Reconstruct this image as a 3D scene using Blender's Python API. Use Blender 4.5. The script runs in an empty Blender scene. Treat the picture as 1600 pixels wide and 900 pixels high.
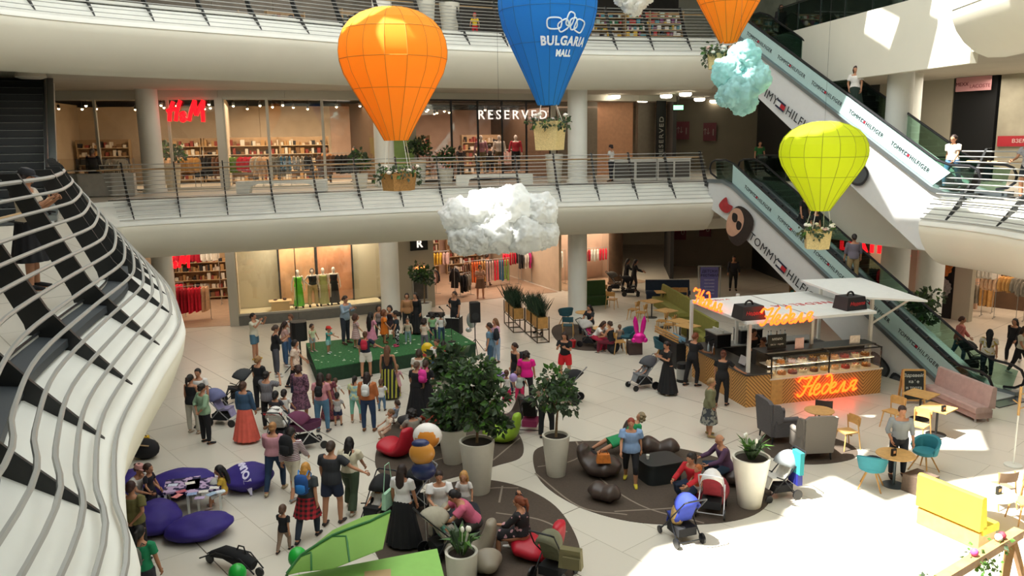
import bpy, bmesh, math, random
from mathutils import Vector, Matrix
R = math.radians
PI = math.pi
S = bpy.context.scene
COL = S.collection
random.seed(7)
# ---------------------------------------------------------------- camera
F_PX, TILT, ROLL, CAM_Z = 1254.0, .1814, -.0150, 7.8
_F = Vector((0, math.cos(TILT), -math.sin(TILT)))
_R0 = Vector((1, 0, 0)); _U0 = _R0.cross(_F)
_R = math.cos(ROLL) * _R0 + math.sin(ROLL) * _U0
_U = -math.sin(ROLL) * _R0 + math.cos(ROLL) * _U0
cd = bpy.data.cameras.new('camera'); cam = bpy.data.objects.new('camera', cd); COL.objects.link(cam)
cd.sensor_width = 36; cd.lens = 36 * F_PX / 1600; cd.clip_start = .05; cd.clip_end = 300
m = Matrix((_R, _U, -_F)).transposed().to_4x4(); m.translation = (0, 0, CAM_Z)
cam.matrix_world = m
S.camera = cam
def at(px, py, z=0.0):
    """point of the horizontal plane at height z seen at that place of the 1600x900 photograph"""
    d = _F + _R * ((px - 800) / F_PX) + _U * ((450 - py) / F_PX)
    return Vector((0, 0, CAM_Z)) + d * ((z - CAM_Z) / d.z)
def at_d(px, py, dist):
    """point at forward distance dist (metres along +y) seen there"""
    d = _F + _R * ((px - 800) / F_PX) + _U * ((450 - py) / F_PX)
    return Vector((0, 0, CAM_Z)) + d * (dist / d.y)
# ---------------------------------------------------------------- world, sun, exposure
w = bpy.data.worlds.new('world'); S.world = w; w.use_nodes = True
w.node_tree.nodes['Background'].inputs[0].default_value = (.86, .93, 1, 1)
w.node_tree.nodes['Background'].inputs[1].default_value = 1.5
sd = bpy.data.lights.new('sun', 'SUN'); sd.energy = 17; sd.angle = R(.6); sd.color = (1, .96, .88)
sun = bpy.data.objects.new('sun', sd); COL.objects.link(sun)
SUN = Vector((.50, .18, -1)).normalized()      # direction the sunlight travels
sun.rotation_euler = SUN.to_track_quat('-Z', 'Y').to_euler(); sun.location = (-10, -4, 40)
def area_light(name, loc, sx, sy, power, color=(1, 1, 1), rot=(0, 0, 0), spread=180):
    d = bpy.data.lights.new(name, 'AREA'); d.shape = 'RECTANGLE'; d.size = sx; d.size_y = sy
    d.energy = power; d.color = color; d.spread = R(spread)
    o = bpy.data.objects.new(name, d); COL.objects.link(o); o.location = loc; o.rotation_euler = rot
    return o
area_light('skylight_daylight', (-1, 17, 18.6), 24, 26, 2900, (.97, 1, .98))
area_light('skylight_daylight', (3, 2, 18.6), 20, 10, 520, (.97, 1, .98))
S.view_settings.view_transform = 'Standard'; S.view_settings.look = 'None'
S.view_settings.exposure = 0.32; S.view_settings.gamma = 1; S.view_settings.use_curve_mapping = False
S.cycles.use_denoising = True
S.cycles.max_bounces = 7; S.cycles.diffuse_bounces = 4; S.cycles.glossy_bounces = 3; S.cycles.transmission_bounces = 4
S.cycles.transparent_max_bounces = 10; S.cycles.sample_clamp_indirect = 5
# ---------------------------------------------------------------- materials
def lin(c):
    if isinstance(c, str):
        c = c.lstrip('#'); c = [int(c[i:i + 2], 16) / 255 for i in (0, 2, 4)]
        c = [x / 12.92 if x <= .04045 else ((x + .055) / 1.055) ** 2.4 for x in c]
    return (c[0], c[1], c[2], 1)
MC = {}
def mat(hexc, rough=.6, metal=0.0, vary=.0, scale=6, emit=0, bump=0, coat=0, name=None):
    key = (hexc, rough, metal, vary, scale, emit, bump, coat)
    if key in MC: return MC[key]
    M = bpy.data.materials.new(name or 'paint_' + hexc.strip('#')); M.use_nodes = True
    nt = M.node_tree; b = nt.nodes['Principled BSDF']
    c = lin(hexc)
    b.inputs['Base Color'].default_value = c; b.inputs['Roughness'].default_value = rough; b.inputs['Metallic'].default_value = metal
    if coat: b.inputs['Coat Weight'].default_value = coat
    if emit:
        b.inputs['Emission Color'].default_value = c; b.inputs['Emission Strength'].default_value = emit
    if vary or bump:
        tc = nt.nodes.new('ShaderNodeTexCoord'); n = nt.nodes.new('ShaderNodeTexNoise'); n.inputs['Scale'].default_value = scale; n.inputs['Detail'].default_value = 4
        nt.links.new(tc.outputs['Object'], n.inputs['Vector'])
        if vary:
            r = nt.nodes.new('ShaderNodeValToRGB'); r.color_ramp.elements[0].position = .3; r.color_ramp.elements[1].position = .7
            r.color_ramp.elements[0].color = (c[0] * (1 - vary), c[1] * (1 - vary), c[2] * (1 - vary), 1)
            r.color_ramp.elements[1].color = tuple(min(1, x * (1 + vary * .6)) for x in c[:3]) + (1,)
            nt.links.new(n.outputs['Fac'], r.inputs['Fac']); nt.links.new(r.outputs['Color'], b.inputs['Base Color'])
        if bump:
            bp = nt.nodes.new('ShaderNodeBump'); bp.inputs['Strength'].default_value = bump; bp.inputs['Distance'].default_value = .02
            nt.links.new(n.outputs['Fac'], bp.inputs['Height']); nt.links.new(bp.outputs['Normal'], b.inputs['Normal'])
    MC[key] = M
    return M
def pattern(kind, c1, c2, scale=10, axis='Z', rough=.8, thr=.5, c3=None):
    """two-colour cloth or board pattern: 'stripe', 'check', 'spot' """
    key = (kind, c1, c2, scale, axis, rough, thr)
    if key in MC: return MC[key]
    M = bpy.data.materials.new(kind + '_' + c1.strip('#')); M.use_nodes = True; nt = M.node_tree; b = nt.nodes['Principled BSDF']
    b.inputs['Roughness'].default_value = rough
    tc = nt.nodes.new('ShaderNodeTexCoord'); mx = nt.nodes.new('ShaderNodeMix'); mx.data_type = 'RGBA'
    mx.inputs[6].default_value = lin(c1); mx.inputs[7].default_value = lin(c2)
    def wave(ax):
        v = nt.nodes.new('ShaderNodeTexWave'); v.wave_type = 'BANDS'; v.bands_direction = ax; v.inputs['Scale'].default_value = scale
        nt.links.new(tc.outputs['Object'], v.inputs['Vector']); g = nt.nodes.new('ShaderNodeMath'); g.operation = 'GREATER_THAN'; g.inputs[1].default_value = thr
        nt.links.new(v.outputs['Fac'], g.inputs[0]); return g
    if kind == 'stripe': nt.links.new(wave(axis).outputs[0], mx.inputs[0])
    elif kind == 'check':
        a = wave('Z'); q = wave('X'); s = nt.nodes.new('ShaderNodeMath'); s.operation = 'ADD'; nt.links.new(a.outputs[0], s.inputs[0]); nt.links.new(q.outputs[0], s.inputs[1])
        d = nt.nodes.new('ShaderNodeMath'); d.operation = 'MULTIPLY'; d.inputs[1].default_value = .5; nt.links.new(s.outputs[0], d.inputs[0]); nt.links.new(d.outputs[0], mx.inputs[0])
    else:
        n = nt.nodes.new('ShaderNodeTexNoise'); n.inputs['Scale'].default_value = scale; n.inputs['Detail'].default_value = 1
        nt.links.new(tc.outputs['Object'], n.inputs['Vector']); g = nt.nodes.new('ShaderNodeMath'); g.operation = 'GREATER_THAN'; g.inputs[1].default_value = thr
        nt.links.new(n.outputs['Fac'], g.inputs[0]); nt.links.new(g.outputs[0], mx.inputs[0])
    nt.links.new(mx.outputs[2], b.inputs['Base Color'])
    MC[key] = M; return M
def glass(tint='#f5f4f1', name='clear_glass', alpha=.12, rough=.03):
    key = ('glass', tint, alpha)
    if key in MC: return MC[key]
    M = bpy.data.materials.new(name); M.use_nodes = True; nt = M.node_tree
    for n in list(nt.nodes):
        if n.type == 'BSDF_PRINCIPLED': nt.nodes.remove(n)
    out = [n for n in nt.nodes if n.type == 'OUTPUT_MATERIAL'][0]
    t = nt.nodes.new('ShaderNodeBsdfTransparent'); t.inputs[0].default_value = lin(tint)
    g = nt.nodes.new('ShaderNodeBsdfGlossy'); g.inputs['Roughness'].default_value = rough
    fr = nt.nodes.new('ShaderNodeFresnel'); fr.inputs[0].default_value = 1.45
    ad = nt.nodes.new('ShaderNodeMath'); ad.operation = 'MULTIPLY_ADD'; ad.inputs[1].default_value = .8; ad.inputs[2].default_value = alpha * .2; nt.links.new(fr.outputs[0], ad.inputs[0])
    mx = nt.nodes.new('ShaderNodeMixShader'); nt.links.new(ad.outputs[0], mx.inputs[0]); nt.links.new(t.outputs[0], mx.inputs[1]); nt.links.new(g.outputs[0], mx.inputs[2])
    nt.links.new(mx.outputs[0], out.inputs[0])
    MC[key] = M; return M
def translucent(hexc, rough=.8, amount=.45, name='thin_fabric', vary=0, c2=None, scale=3, bump=0):
    key = ('tl', hexc, amount, vary, c2)
    if key in MC: return MC[key]
    M = mat(hexc, rough, vary=vary, name=name, scale=scale, bump=bump).copy(); nt = M.node_tree
    b = nt.nodes['Principled BSDF']; out = [n for n in nt.nodes if n.type == 'OUTPUT_MATERIAL'][0]
    t = nt.nodes.new('ShaderNodeBsdfTranslucent'); t.inputs[0].default_value = lin(hexc)
    mx = nt.nodes.new('ShaderNodeMixShader'); mx.inputs[0].default_value = amount
    nt.links.new(b.outputs[0], mx.inputs[1]); nt.links.new(t.outputs[0], mx.inputs[2]); nt.links.new(mx.outputs[0], out.inputs[0])
    MC[key] = M; return M
# ---------------------------------------------------------------- mesh builder
class MB:
    def __init__(s): s.v = []; s.f = []; s.m = []; s.mi = 0; s.T = Matrix.Identity(4)
    def add(s, vs, fs):
        k = len(s.v); s.v += [tuple(s.T @ Vector(v)) for v in vs]
        for f in fs: s.f.append([i + k for i in f]); s.m.append(s.mi)
        return s
    def box(s, c, d, rz=0, taper=1.0, rot=None):
        x, y, z = d[0] / 2, d[1] / 2, d[2] / 2; M = rot or Matrix.Rotation(rz, 3, 'Z'); vs = []
        for k, zz in enumerate((-z, z)):
            t = taper if k else 1
            for a, b in ((-x, -y), (x, -y), (x, y), (-x, y)): vs.append(Vector(c) + M @ Vector((a * t, b * t, zz)))
        return s.add(vs, [(3, 2, 1, 0), (4, 5, 6, 7), (0, 1, 5, 4), (1, 2, 6, 5), (2, 3, 7, 6), (3, 0, 4, 7)])
    def beam(s, a, b, wd, hd=None, up=(0, 0, 1)):
        a, b = Vector(a), Vector(b); hd = hd or wd; d = (b - a); L = d.length; d.normalize(); up = Vector(up)
        if abs(d.dot(up)) > .98: up = Vector((0, 1, 0))
        x = d.cross(up).normalized(); z = x.cross(d); M = Matrix((x, d, z)).transposed()
        return s.box((a + b) / 2, (wd, L, hd), rot=M)
    def rings(s, rs, caps=True, closed=False):
        n = len(rs[0]); fs = []; vs = [p for r in rs for p in r]; m_ = len(rs)
        for i in range(m_ if closed else m_ - 1):
            a, b = i * n, ((i + 1) % m_) * n
            for j in range(n): k = (j + 1) % n; fs.append((a + j, a + k, b + k, b + j))
        if caps and not closed: fs.append(tuple(range(n - 1, -1, -1))); fs.append(tuple((m_ - 1) * n + j for j in range(n)))
        return s.add(vs, fs)
    def lathe(s, prof, n=16, c=(0, 0, 0), sx=1, sy=1, caps=True):
        rs = [[(c[0] + r * sx * math.cos(2 * PI * j / n), c[1] + r * sy * math.sin(2 * PI * j / n), c[2] + z) for j in range(n)] for r, z in prof]
        return s.rings(rs, caps)
    def tube(s, pts, r, n=6, closed=False, caps=True, flat=1.0):
        pts = [Vector(p) for p in pts]; N = len(pts); rr = r if isinstance(r, (list, tuple)) else [r] * N
        rs = []; ref = None
        for i, p in enumerate(pts):
            t = (pts[(i + 1) % N] - pts[i - 1]) if closed else (pts[min(i + 1, N - 1)] - pts[max(i - 1, 0)])
            if t.length < 1e-9: t = Vector((0, 0, 1))
            t.normalize()
            if ref is None: ref = Vector((0, 0, 1)) if abs(t.z) < .9 else Vector((0, 1, 0))
            x = t.cross(ref)
            if x.length < 1e-4: x = t.cross(Vector((1, 0, 0)))
            x.normalize(); y = x.cross(t).normalized(); ref = y
            rs.append([p + x * (rr[i] * math.cos(2 * PI * j / n)) + y * (rr[i] * flat * math.sin(2 * PI * j / n)) for j in range(n)])
        return s.rings(rs, caps, closed)
    def prism(s, poly, z0, z1):
        n = len(poly); vs = [(x, y, z0) for x, y in poly] + [(x, y, z1) for x, y in poly]
        return s.add(vs, [tuple(range(n - 1, -1, -1)), tuple(range(n, 2 * n))] + [(i, (i + 1) % n, n + (i + 1) % n, n + i) for i in range(n)])
    def slab(s, outline, normal, t):
        """closed outline of 3D points thickened by t along normal"""
        n = len(outline); N = Vector(normal).normalized() * t; o = [Vector(p) for p in outline]
        return s.add(o + [p + N for p in o], [tuple(range(n - 1, -1, -1)), tuple(range(n, 2 * n))] + [(i, (i + 1) % n, n + (i + 1) % n, n + i) for i in range(n)])
    def ball(s, c, r, n=12, m_=8, sz=1.0, sx=1.0, sy=1.0):
        prof = [(max(r * math.sin(PI * i / m_), .001), -r * sz * math.cos(PI * i / m_)) for i in range(m_ + 1)]
        return s.lathe(prof, n, c, sx, sy)
    def mesh(s, name, mats, smooth=True, angle=40):
        me = bpy.data.meshes.new(name); me.from_pydata(s.v, [], s.f); me.update()
        for M in (mats if isinstance(mats, (list, tuple)) else [mats]): me.materials.append(M)
        me.polygons.foreach_set('material_index', s.m)
        if smooth:
            me.polygons.foreach_set('use_smooth', [True] * len(s.f))
            if angle < 180: me.set_sharp_from_angle(angle=R(angle))
        return me
    def build(s, name, mats, parent=None, smooth=True, angle=40, fix=False):
        me = s.mesh(name, mats, smooth, angle)
        if fix:
            b = bmesh.new(); b.from_mesh(me); bmesh.ops.recalc_face_normals(b, faces=b.faces); b.to_mesh(me); b.free()
        o = bpy.data.objects.new(name, me); COL.objects.link(o)
        if parent: o.parent = parent
        return o
def tag(o, label=None, cat=None, group=None, kind=None):
    if label: o['label'] = label
    if cat: o['category'] = cat
    if group: o['group'] = group
    if kind: o['kind'] = kind
    return o
def thing(name, label, cat, loc=(0, 0, 0), rz=0, group=None):
    o = bpy.data.objects.new(name, None); COL.objects.link(o); o.empty_display_size = .1
    o.location = loc; o.rotation_euler = (0, 0, rz); return tag(o, label, cat, group)
def struct(o): o['kind'] = 'structure'; return o
def dup(root, loc, rz=0, label=None, group=None, scale=None):
    def cp(o, par):
        c = o.copy(); COL.objects.link(c); c.parent = par
        for ch in o.children: cp(ch, c)
        return c
    r = cp(root, None); r.location = loc; r.rotation_euler = (0, 0, rz)
    if label: r['label'] = label
    if group: r['group'] = group
    if scale: r.scale = (scale,) * 3
    return r
TXT = {}
def text(name, body, size, M, material, parent=None, extrude=.012, spacing=1.0, shear=0, bold=0, align='LEFT', font=None):
    key = (body, size, extrude, spacing, shear, bold, align, material.name)
    if key in TXT:
        o = bpy.data.objects.new(name, TXT[key]); COL.objects.link(o)
        if parent: o.parent = parent
        o.matrix_local = M; return o
    cu = bpy.data.curves.new(name, 'FONT'); cu.body = body; cu.size = size; cu.extrude = extrude; cu.space_character = spacing
    cu.shear = shear; cu.offset = bold; cu.align_x = align; cu.align_y = 'CENTER'; cu.resolution_u = 3
    t = bpy.data.objects.new(name, cu); COL.objects.link(t)
    dg = bpy.context.evaluated_depsgraph_get(); dg.update()
    me = bpy.data.meshes.new_from_object(t.evaluated_get(dg)); bpy.data.objects.remove(t)
    me.materials.clear(); me.materials.append(material); TXT[key] = me
    o = bpy.data.objects.new(name, me); COL.objects.link(o)
    if parent: o.parent = parent
    o.matrix_local = M
    return o
def frame(origin, xdir, up=(0, 0, 1)):
    """matrix whose x runs along xdir, y along up, z out of the sheet"""
    x = Vector(xdir).normalized(); u = Vector(up); z = x.cross(u).normalized(); y = z.cross(x)
    M = Matrix((x, y, z)).transposed().to_4x4(); M.translation = Vector(origin); return M
def spline(pts, per=6, closed=False):
    P = [Vector(p) for p in pts]; n = len(P); out = []
    for i in range(n if closed else n - 1):
        p0 = P[(i - 1) % n] if closed or i > 0 else P[0] * 2 - P[1]
        p1 = P[i]; p2 = P[(i + 1) % n]
        p3 = P[(i + 2) % n] if closed or i + 2 < n else P[-1] * 2 - P[-2]
        for k in range(per):
            t = k / per
            out.append(.5 * ((2 * p1) + (p2 - p0) * t + (2 * p0 - 5 * p1 + 4 * p2 - p3) * t * t + (3 * p1 - p0 - 3 * p2 + p3) * t ** 3))
    if not closed: out.append(P[-1])
    return out
def rightn(path):
    out = []
    for i in range(len(path)):
        t = path[min(i + 1, len(path) - 1)] - path[max(i - 1, 0)]; t.z = 0; t.normalize(); out.append(Vector((t.y, -t.x, 0)))
    return out
# ---------------------------------------------------------------- common materials
WHITE = mat('#e4e5dd', .55, vary=.05, scale=1.2, name='white_painted_panel')
PLASTER = mat('#dfdccc', .75, vary=.03, scale=.8, name='warm_plaster')
CEIL = mat('#bdb5a6', .8, vary=.05, scale=1, name='ceiling_paint')
STEEL = mat('#a9aaa6', .38, .45, name='brushed_steel')
DARK = mat('#1d1f20', .45, name='dark_steel')
BLACK = mat('#0e0f11', .6, name='black_plastic')
RUBBER = mat('#15161a', .35, name='handrail_rubber')
WOODR = mat('#b08d5c', .5, vary=.15, scale=9, name='handrail_oak')
OAK = mat('#b98a4a', .5, vary=.2, scale=8, name='oak_wood')
PALEOAK = mat('#c99d5f', .5, vary=.15, scale=8, name='pale_oak')
GLASS = glass()
POTM = mat('#d6d3c6', .35, vary=.03, name='white_glazed_pot')
SOIL = mat('#2b221a', .95, vary=.3, scale=30, name='potting_soil')
LEAF = translucent('#43563c', .45, .22, 'dark_leaf', vary=.35, scale=5)
LEAF2 = translucent('#4f7a33', .45, .25, 'fresh_leaf', vary=.3, scale=5)
TRUNK = mat('#7b6448', .8, vary=.3, scale=20, name='bark')
# floor tiles: laid at 40.5 degrees like the joints of the photograph
def tile_floor(name, c1, c2, cm, tw=1.9, th=1.2):
    M = bpy.data.materials.new(name); M.use_nodes = True; nt = M.node_tree; b = nt.nodes['Principled BSDF']
    b.inputs['Roughness'].default_value = .32; b.inputs['Specular IOR Level'].default_value = .35
    g = nt.nodes.new('ShaderNodeNewGeometry'); mp = nt.nodes.new('ShaderNodeMapping'); mp.inputs['Rotation'].default_value = (0, 0, R(49.5))
    nt.links.new(g.outputs['Position'], mp.inputs['Vector'])
    br = nt.nodes.new('ShaderNodeTexBrick'); br.inputs['Scale'].default_value = 1; br.inputs['Brick Width'].default_value = tw; br.inputs['Row Height'].default_value = th
    br.inputs['Mortar Size'].default_value = .006; br.inputs['Bias'].default_value = -.72; br.offset = .35
    br.inputs['Color1'].default_value = lin(c1); br.inputs['Color2'].default_value = lin(c2); br.inputs['Mortar'].default_value = lin(cm)
    nt.links.new(mp.outputs[0], br.inputs['Vector'])
    br2 = nt.nodes.new('ShaderNodeTexBrick'); br2.inputs['Scale'].default_value = 1; br2.inputs['Brick Width'].default_value = tw * 6; br2.inputs['Row Height'].default_value = 4.8
    br2.inputs['Mortar Size'].default_value = .012; br2.offset = 0
    br2.inputs['Color1'].default_value = (1, 1, 1, 1); br2.inputs['Color2'].default_value = (1, 1, 1, 1); br2.inputs['Mortar'].default_value = (.3, .28, .25, 1)
    nt.links.new(mp.outputs[0], br2.inputs['Vector'])
    mx = nt.nodes.new('ShaderNodeMix'); mx.data_type = 'RGBA'; mx.blend_type = 'MULTIPLY'; mx.inputs[0].default_value = 1
    nt.links.new(br.outputs['Color'], mx.inputs[6]); nt.links.new(br2.outputs['Color'], mx.inputs[7]); nt.links.new(mx.outputs[2], b.inputs['Base Color'])
    return M
FLOORM = tile_floor('pale_stone_tiles', '#cdc8bb', '#b5afa1', '#98927f')
# ================================================================ THE BUILDING
H = 5.95; C1 = 4.35; C2 = 10.05
def flat_with_hole(name, outer, hole, z, t, material):
    b = bmesh.new(); es = []
    for loop in (outer, hole):
        if not loop: continue
        vs = [b.verts.new((p[0], p[1], z)) for p in loop]
        es += [b.edges.new((vs[i], vs[(i + 1) % len(vs)])) for i in range(len(vs))]
    bmesh.ops.triangle_fill(b, edges=es, use_beauty=True)
    for f in b.faces:
        if f.normal.z < 0: f.normal_flip()
    ex = bmesh.ops.extrude_face_region(b, geom=b.faces[:])
    for v in [x for x in ex['geom'] if isinstance(x, bmesh.types.BMVert)]: v.co.z -= t
    bmesh.ops.recalc_face_normals(b, faces=b.faces)
    me = bpy.data.meshes.new(name); b.to_mesh(me); b.free(); me.materials.append(material)
    o = bpy.data.objects.new(name, me); COL.objects.link(o); return struct(o)
# floor edges of the galleries, walked with the void on the right-hand side
E1 = spline([(7, -3.5, H), (2.5, -2.9, H), (-.9, -2.0, H), (-2.1, .2, H), (-2.7, 2.4, H), (-3.2, 4.07, H), (-3.7, 4.96, H), (-4.4, 6.5, H), (-5.0, 8.58, H), (-5.46, 10.37, H), (-5.88, 11.45, H), (-6.92, 13.58, H),
             (-8.14, 15.74, H), (-10.2, 19.3, H), (-12.3, 23.0, H), (-13.9, 25.6, H), (-13.8, 27.6, H), (-11.6, 28.9, H), (-9.2, 29.9, H), (-5.2, 31.6, H), (-2.6, 32.4, H), (.9, 33.2, H), (5.2, 33.9, H), (8.35, 34.5, H)], 5)
R1 = spline([(13.1, 24.2, H), (13.75, 22.2, H), (13.9, 20, H), (13.6, 17, H), (12.8, 13, H), (11.6, 8, H), (10, 2, H)], 5)
L2 = spline([(-.5, -4, 2 * H), (-2.2, 1.5, 2 * H), (-4.6, 6, 2 * H), (-7.2, 9.8, 2 * H), (-10.2, 13.8, 2 * H), (-13.3, 17.6, 2 * H), (-14.0, 20.2, 2 * H), (-12.9, 22.4, 2 * H), (-11, 24.4, 2 * H), (-8, 27.0, 2 * H), (-5.2, 29.5, 2 * H), (-2.6, 31.2, 2 * H), (.2, 32.6, 2 * H), (4, 34.1, 2 * H), (8.6, 35, 2 * H)], 5)
R2 = spline([(13.0, 22.6, 2 * H), (12.75, 20.5, 2 * H), (12.6, 19, 2 * H), (12.2, 16, 2 * H), (11.2, 11, 2 * H), (9.6, 5, 2 * H), (7, -1, 2 * H)], 5)
V1 = [(p.x, p.y) for p in E1] + [(9.2, 34.9), (10.3, 34.9), (11.2, 33.2), (15.1, 25.4), (14.4, 24.3)] + [(p.x, p.y) for p in R1]
V2 = [(p.x, p.y) for p in L2] + [(9.6, 35), (10.9, 35), (11.3, 33.2), (12.75, 25.9)] + [(p.x, p.y) for p in R2]
BIG = [(-32, -8), (32, -8), (32, 62), (-32, 62)]
fl = MB(); fl.box((0, 27, -.1), (64, 70, .2)); struct(fl.build('floor', FLOORM, smooth=False))
flat_with_hole('floor_gallery', BIG, V1, H - .02, .12, FLOORM)
flat_with_hole('ceiling_ground', BIG, V1, C1 + .1, .1, CEIL)
flat_with_hole('floor_upper_gallery', BIG, V2, 2 * H - .02, .12, FLOORM)
flat_with_hole('ceiling_gallery', BIG, V2, C2 + .1, .1, CEIL)
# shell of the mall
for nm, c, d in (('wall_west', (-30, 27, 9), (.4, 70, 19)), ('wall_east', (31, 27, 9), (.4, 70, 19)), ('wall_north', (0, 60, 9), (62, .4, 19)), ('wall_south', (0, -7, 9), (62, .4, 19))):
    b = MB(); b.box(c, d); struct(b.build(nm, PLASTER, smooth=False))
# unseen roof used as a sun mask: openings shaped to throw the sun patches
ZR = 19.0
def roof():
    sh = lambda x, y, z: (x - SUN.x / SUN.z * (z - ZR) , y - SUN.y / SUN.z * (z - ZR))
    # openings given where the light lands: (x, y, z) polygons carried up along the sun's rays
    ops = [
        [(1.6, 9.6, 0), (1.95, 13.3, 0), (2.6, 14.3, 0), (3.9, 14.9, 0), (5.4, 15.4, 0), (6.3, 16.9, 0), (7.4, 17.6, 0), (8.0, 16.2, 0), (10.0, 17.2, 0), (12.6, 17.9, 0), (12.6, 9, 0)],
        [(7.0, 19.0, 0), (7.6, 19.6, 0), (8.9, 19.2, 0), (8.4, 18.6, 0)],
        [(9.4, 19.2, 0), (10.4, 20.4, 0), (12.4, 20.4, 0), (11.8, 19.0, 0)],
        [(10.9, 25.2, 7.8), (11.6, 28.4, 7.8), (12.5, 28.0, 7.8), (12.7, 22.9, 7.8), (12.0, 22.6, 7.8)],
        [(12.6, 22.6, H + .5), (13.4, 25.6, H + .5), (15.0, 25.4, H + .5), (14.6, 20.5, H + .5), (12.9, 20.2, H + .5)],
        [(12.0, 26.7, 10.9), (12.1, 28.3, 10.9), (12.7, 28.3, 10.9), (12.6, 26.4, 10.9)],
        [(12.1, 23.3, 11.9), (12.2, 24.9, 11.9), (12.9, 24.9, 11.9), (12.8, 23.2, 11.9)],
    ]
    for bx, by, bz, r in BALLOON_LIGHT:
        ops.append([(bx + r * math.cos(a), by + r * math.sin(a), bz) for a in [i * PI / 5 for i in range(10)]])
    from mathutils.geometry import delaunay_2d_cdt
    loops = [[Vector((x, y)) for x, y in [(-30, -7), (31, -7), (31, 60), (-30, 60)]]] + [[Vector(sh(*p)) for p in o] for o in ops]
    vs, es = [], []
    for lp in loops: k = len(vs); vs += lp; es += [(k + i, k + (i + 1) % len(lp)) for i in range(len(lp))]
    V, _, Fc, _, _, _ = delaunay_2d_cdt(vs, es, [], 0, 1e-5)
    def inside(p, lp):
        c = False
        for i in range(len(lp)):
            a, b_ = lp[i], lp[i - 1]
            if (a.y > p.y) != (b_.y > p.y) and p.x < (b_.x - a.x) * (p.y - a.y) / (b_.y - a.y) + a.x: c = not c
        return c
    b = bmesh.new(); bv = [b.verts.new((v.x, v.y, ZR)) for v in V]
    for f in Fc:
        g = sum((V[i] for i in f), Vector((0, 0))) / len(f)
        if not any(inside(g, lp) for lp in loops[1:]): b.faces.new([bv[i] for i in f])
    ex = bmesh.ops.extrude_face_region(b, geom=b.faces[:])
    for v in [x for x in ex['geom'] if isinstance(x, bmesh.types.BMVert)]: v.co.z += .25
    bmesh.ops.recalc_face_normals(b, faces=b.faces)
    me = bpy.data.meshes.new('roof'); b.to_mesh(me); b.free(); me.materials.append(PLASTER)
    o = bpy.data.objects.new('roof', me); COL.objects.link(o); struct(o)
BALLOON_LIGHT = [(c.x + dx, c.y + dy, c.z + dz, r) for c, dx, dy, dz, r in ((at_d(615, 117, 20), -.3, 0, .6, .9), (at_d(782, 345, 19), -.25, 0, .35, .75), (at_d(1155, 125, 19.5), -.1, 0, .25, .5), (at_d(1285, 260, 20.2), -.2, 0, .5, .78), (at_d(856, 45, 21.6), .75, -.3, .9, .3))]  # extra holes aimed to put sun on the balloons and clouds
roof()
# gallery edges: white sloped apron, curved soffit
def sweep(name, path, prof, material, angle=50, parent=None, closed_prof=False):
    n = rightn(path); b = MB(); k = len(prof)
    vs = []; fs = []
    for p, q in zip(path, n):
        for o, dz in prof: vs.append(p + q * o + Vector((0, 0, dz)))
    for i in range(len(path) - 1):
        for j in range(k - 1 if not closed_prof else k):
            a = i * k + j; c = i * k + (j + 1) % k; fs.append((a, a + k, c + k, c))
    if closed_prof:
        fs.append(tuple(range(k))); fs.append(tuple((len(path) - 1) * k + j for j in range(k - 1, -1, -1)))
    b.add(vs, fs); return b.build(name, material, parent, angle=angle)
APRON = [(-.05, -.14), (-.05, 0), (.04, 0), (.04, -.16), (.30, -.18), (.98, -.70), (1.0, -.80), (-.05, -.80)]
GUTTER = [(.04, -.02), (.30, -.06), (.30, -.14), (.04, -.14)]
SOFFIT = [(.96, -.79), (.99, -.86), (.95, -1.05), (.82, -1.35), (.60, -1.65), (.28, -1.92), (-.05, -2.06), (-.5, -2.06), (-.5, -1.55), (-.3, -1.55), (-.3, -.8)]
iC_ = next(i for i, p in enumerate(E1) if p.x < -12.6)
for pth in (E1, R1, L2, R2):
    struct(sweep('trim_apron', pth, APRON, WHITE, closed_prof=True)); struct(sweep('trim_soffit', pth, SOFFIT, PLASTER, closed_prof=True)); struct(sweep('trim_gutter', pth[:iC_] if pth is E1 else pth, GUTTER, mat('#3c4246', .5) if pth is E1 else WHITE, closed_prof=True))
# straight fascias behind the escalators
def fascia(name, a, b_, z1, z0, t=.25, material=None):
    m_ = MB(); a = Vector(a); b_ = Vector(b_); d = (b_ - a).normalized(); nrm = Vector((d.y, -d.x, 0)) * t
    m_.slab([(a.x, a.y, z0), (b_.x, b_.y, z0), (b_.x, b_.y, z1), (a.x, a.y, z1)], (nrm.x, nrm.y, 0), -t); return struct(m_.build(name, material or PLASTER, smooth=False, fix=True))
fascia('trim_fascia', (10.3, 34.9, 0), (14.9, 25.2, 0), H, 3.9)
fascia('trim_fascia', (10.9, 35, 0), (12.9, 23.2, 0), 2 * H, 9.75)
fascia('trim_fascia', (8.0, 34.6, 0), (10.6, 35.2, 0), H - .9, 3.9)
fascia('trim_fascia', (15.2, 25.4, 0), (13.2, 24.0, 0), H, 3.9)
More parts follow.
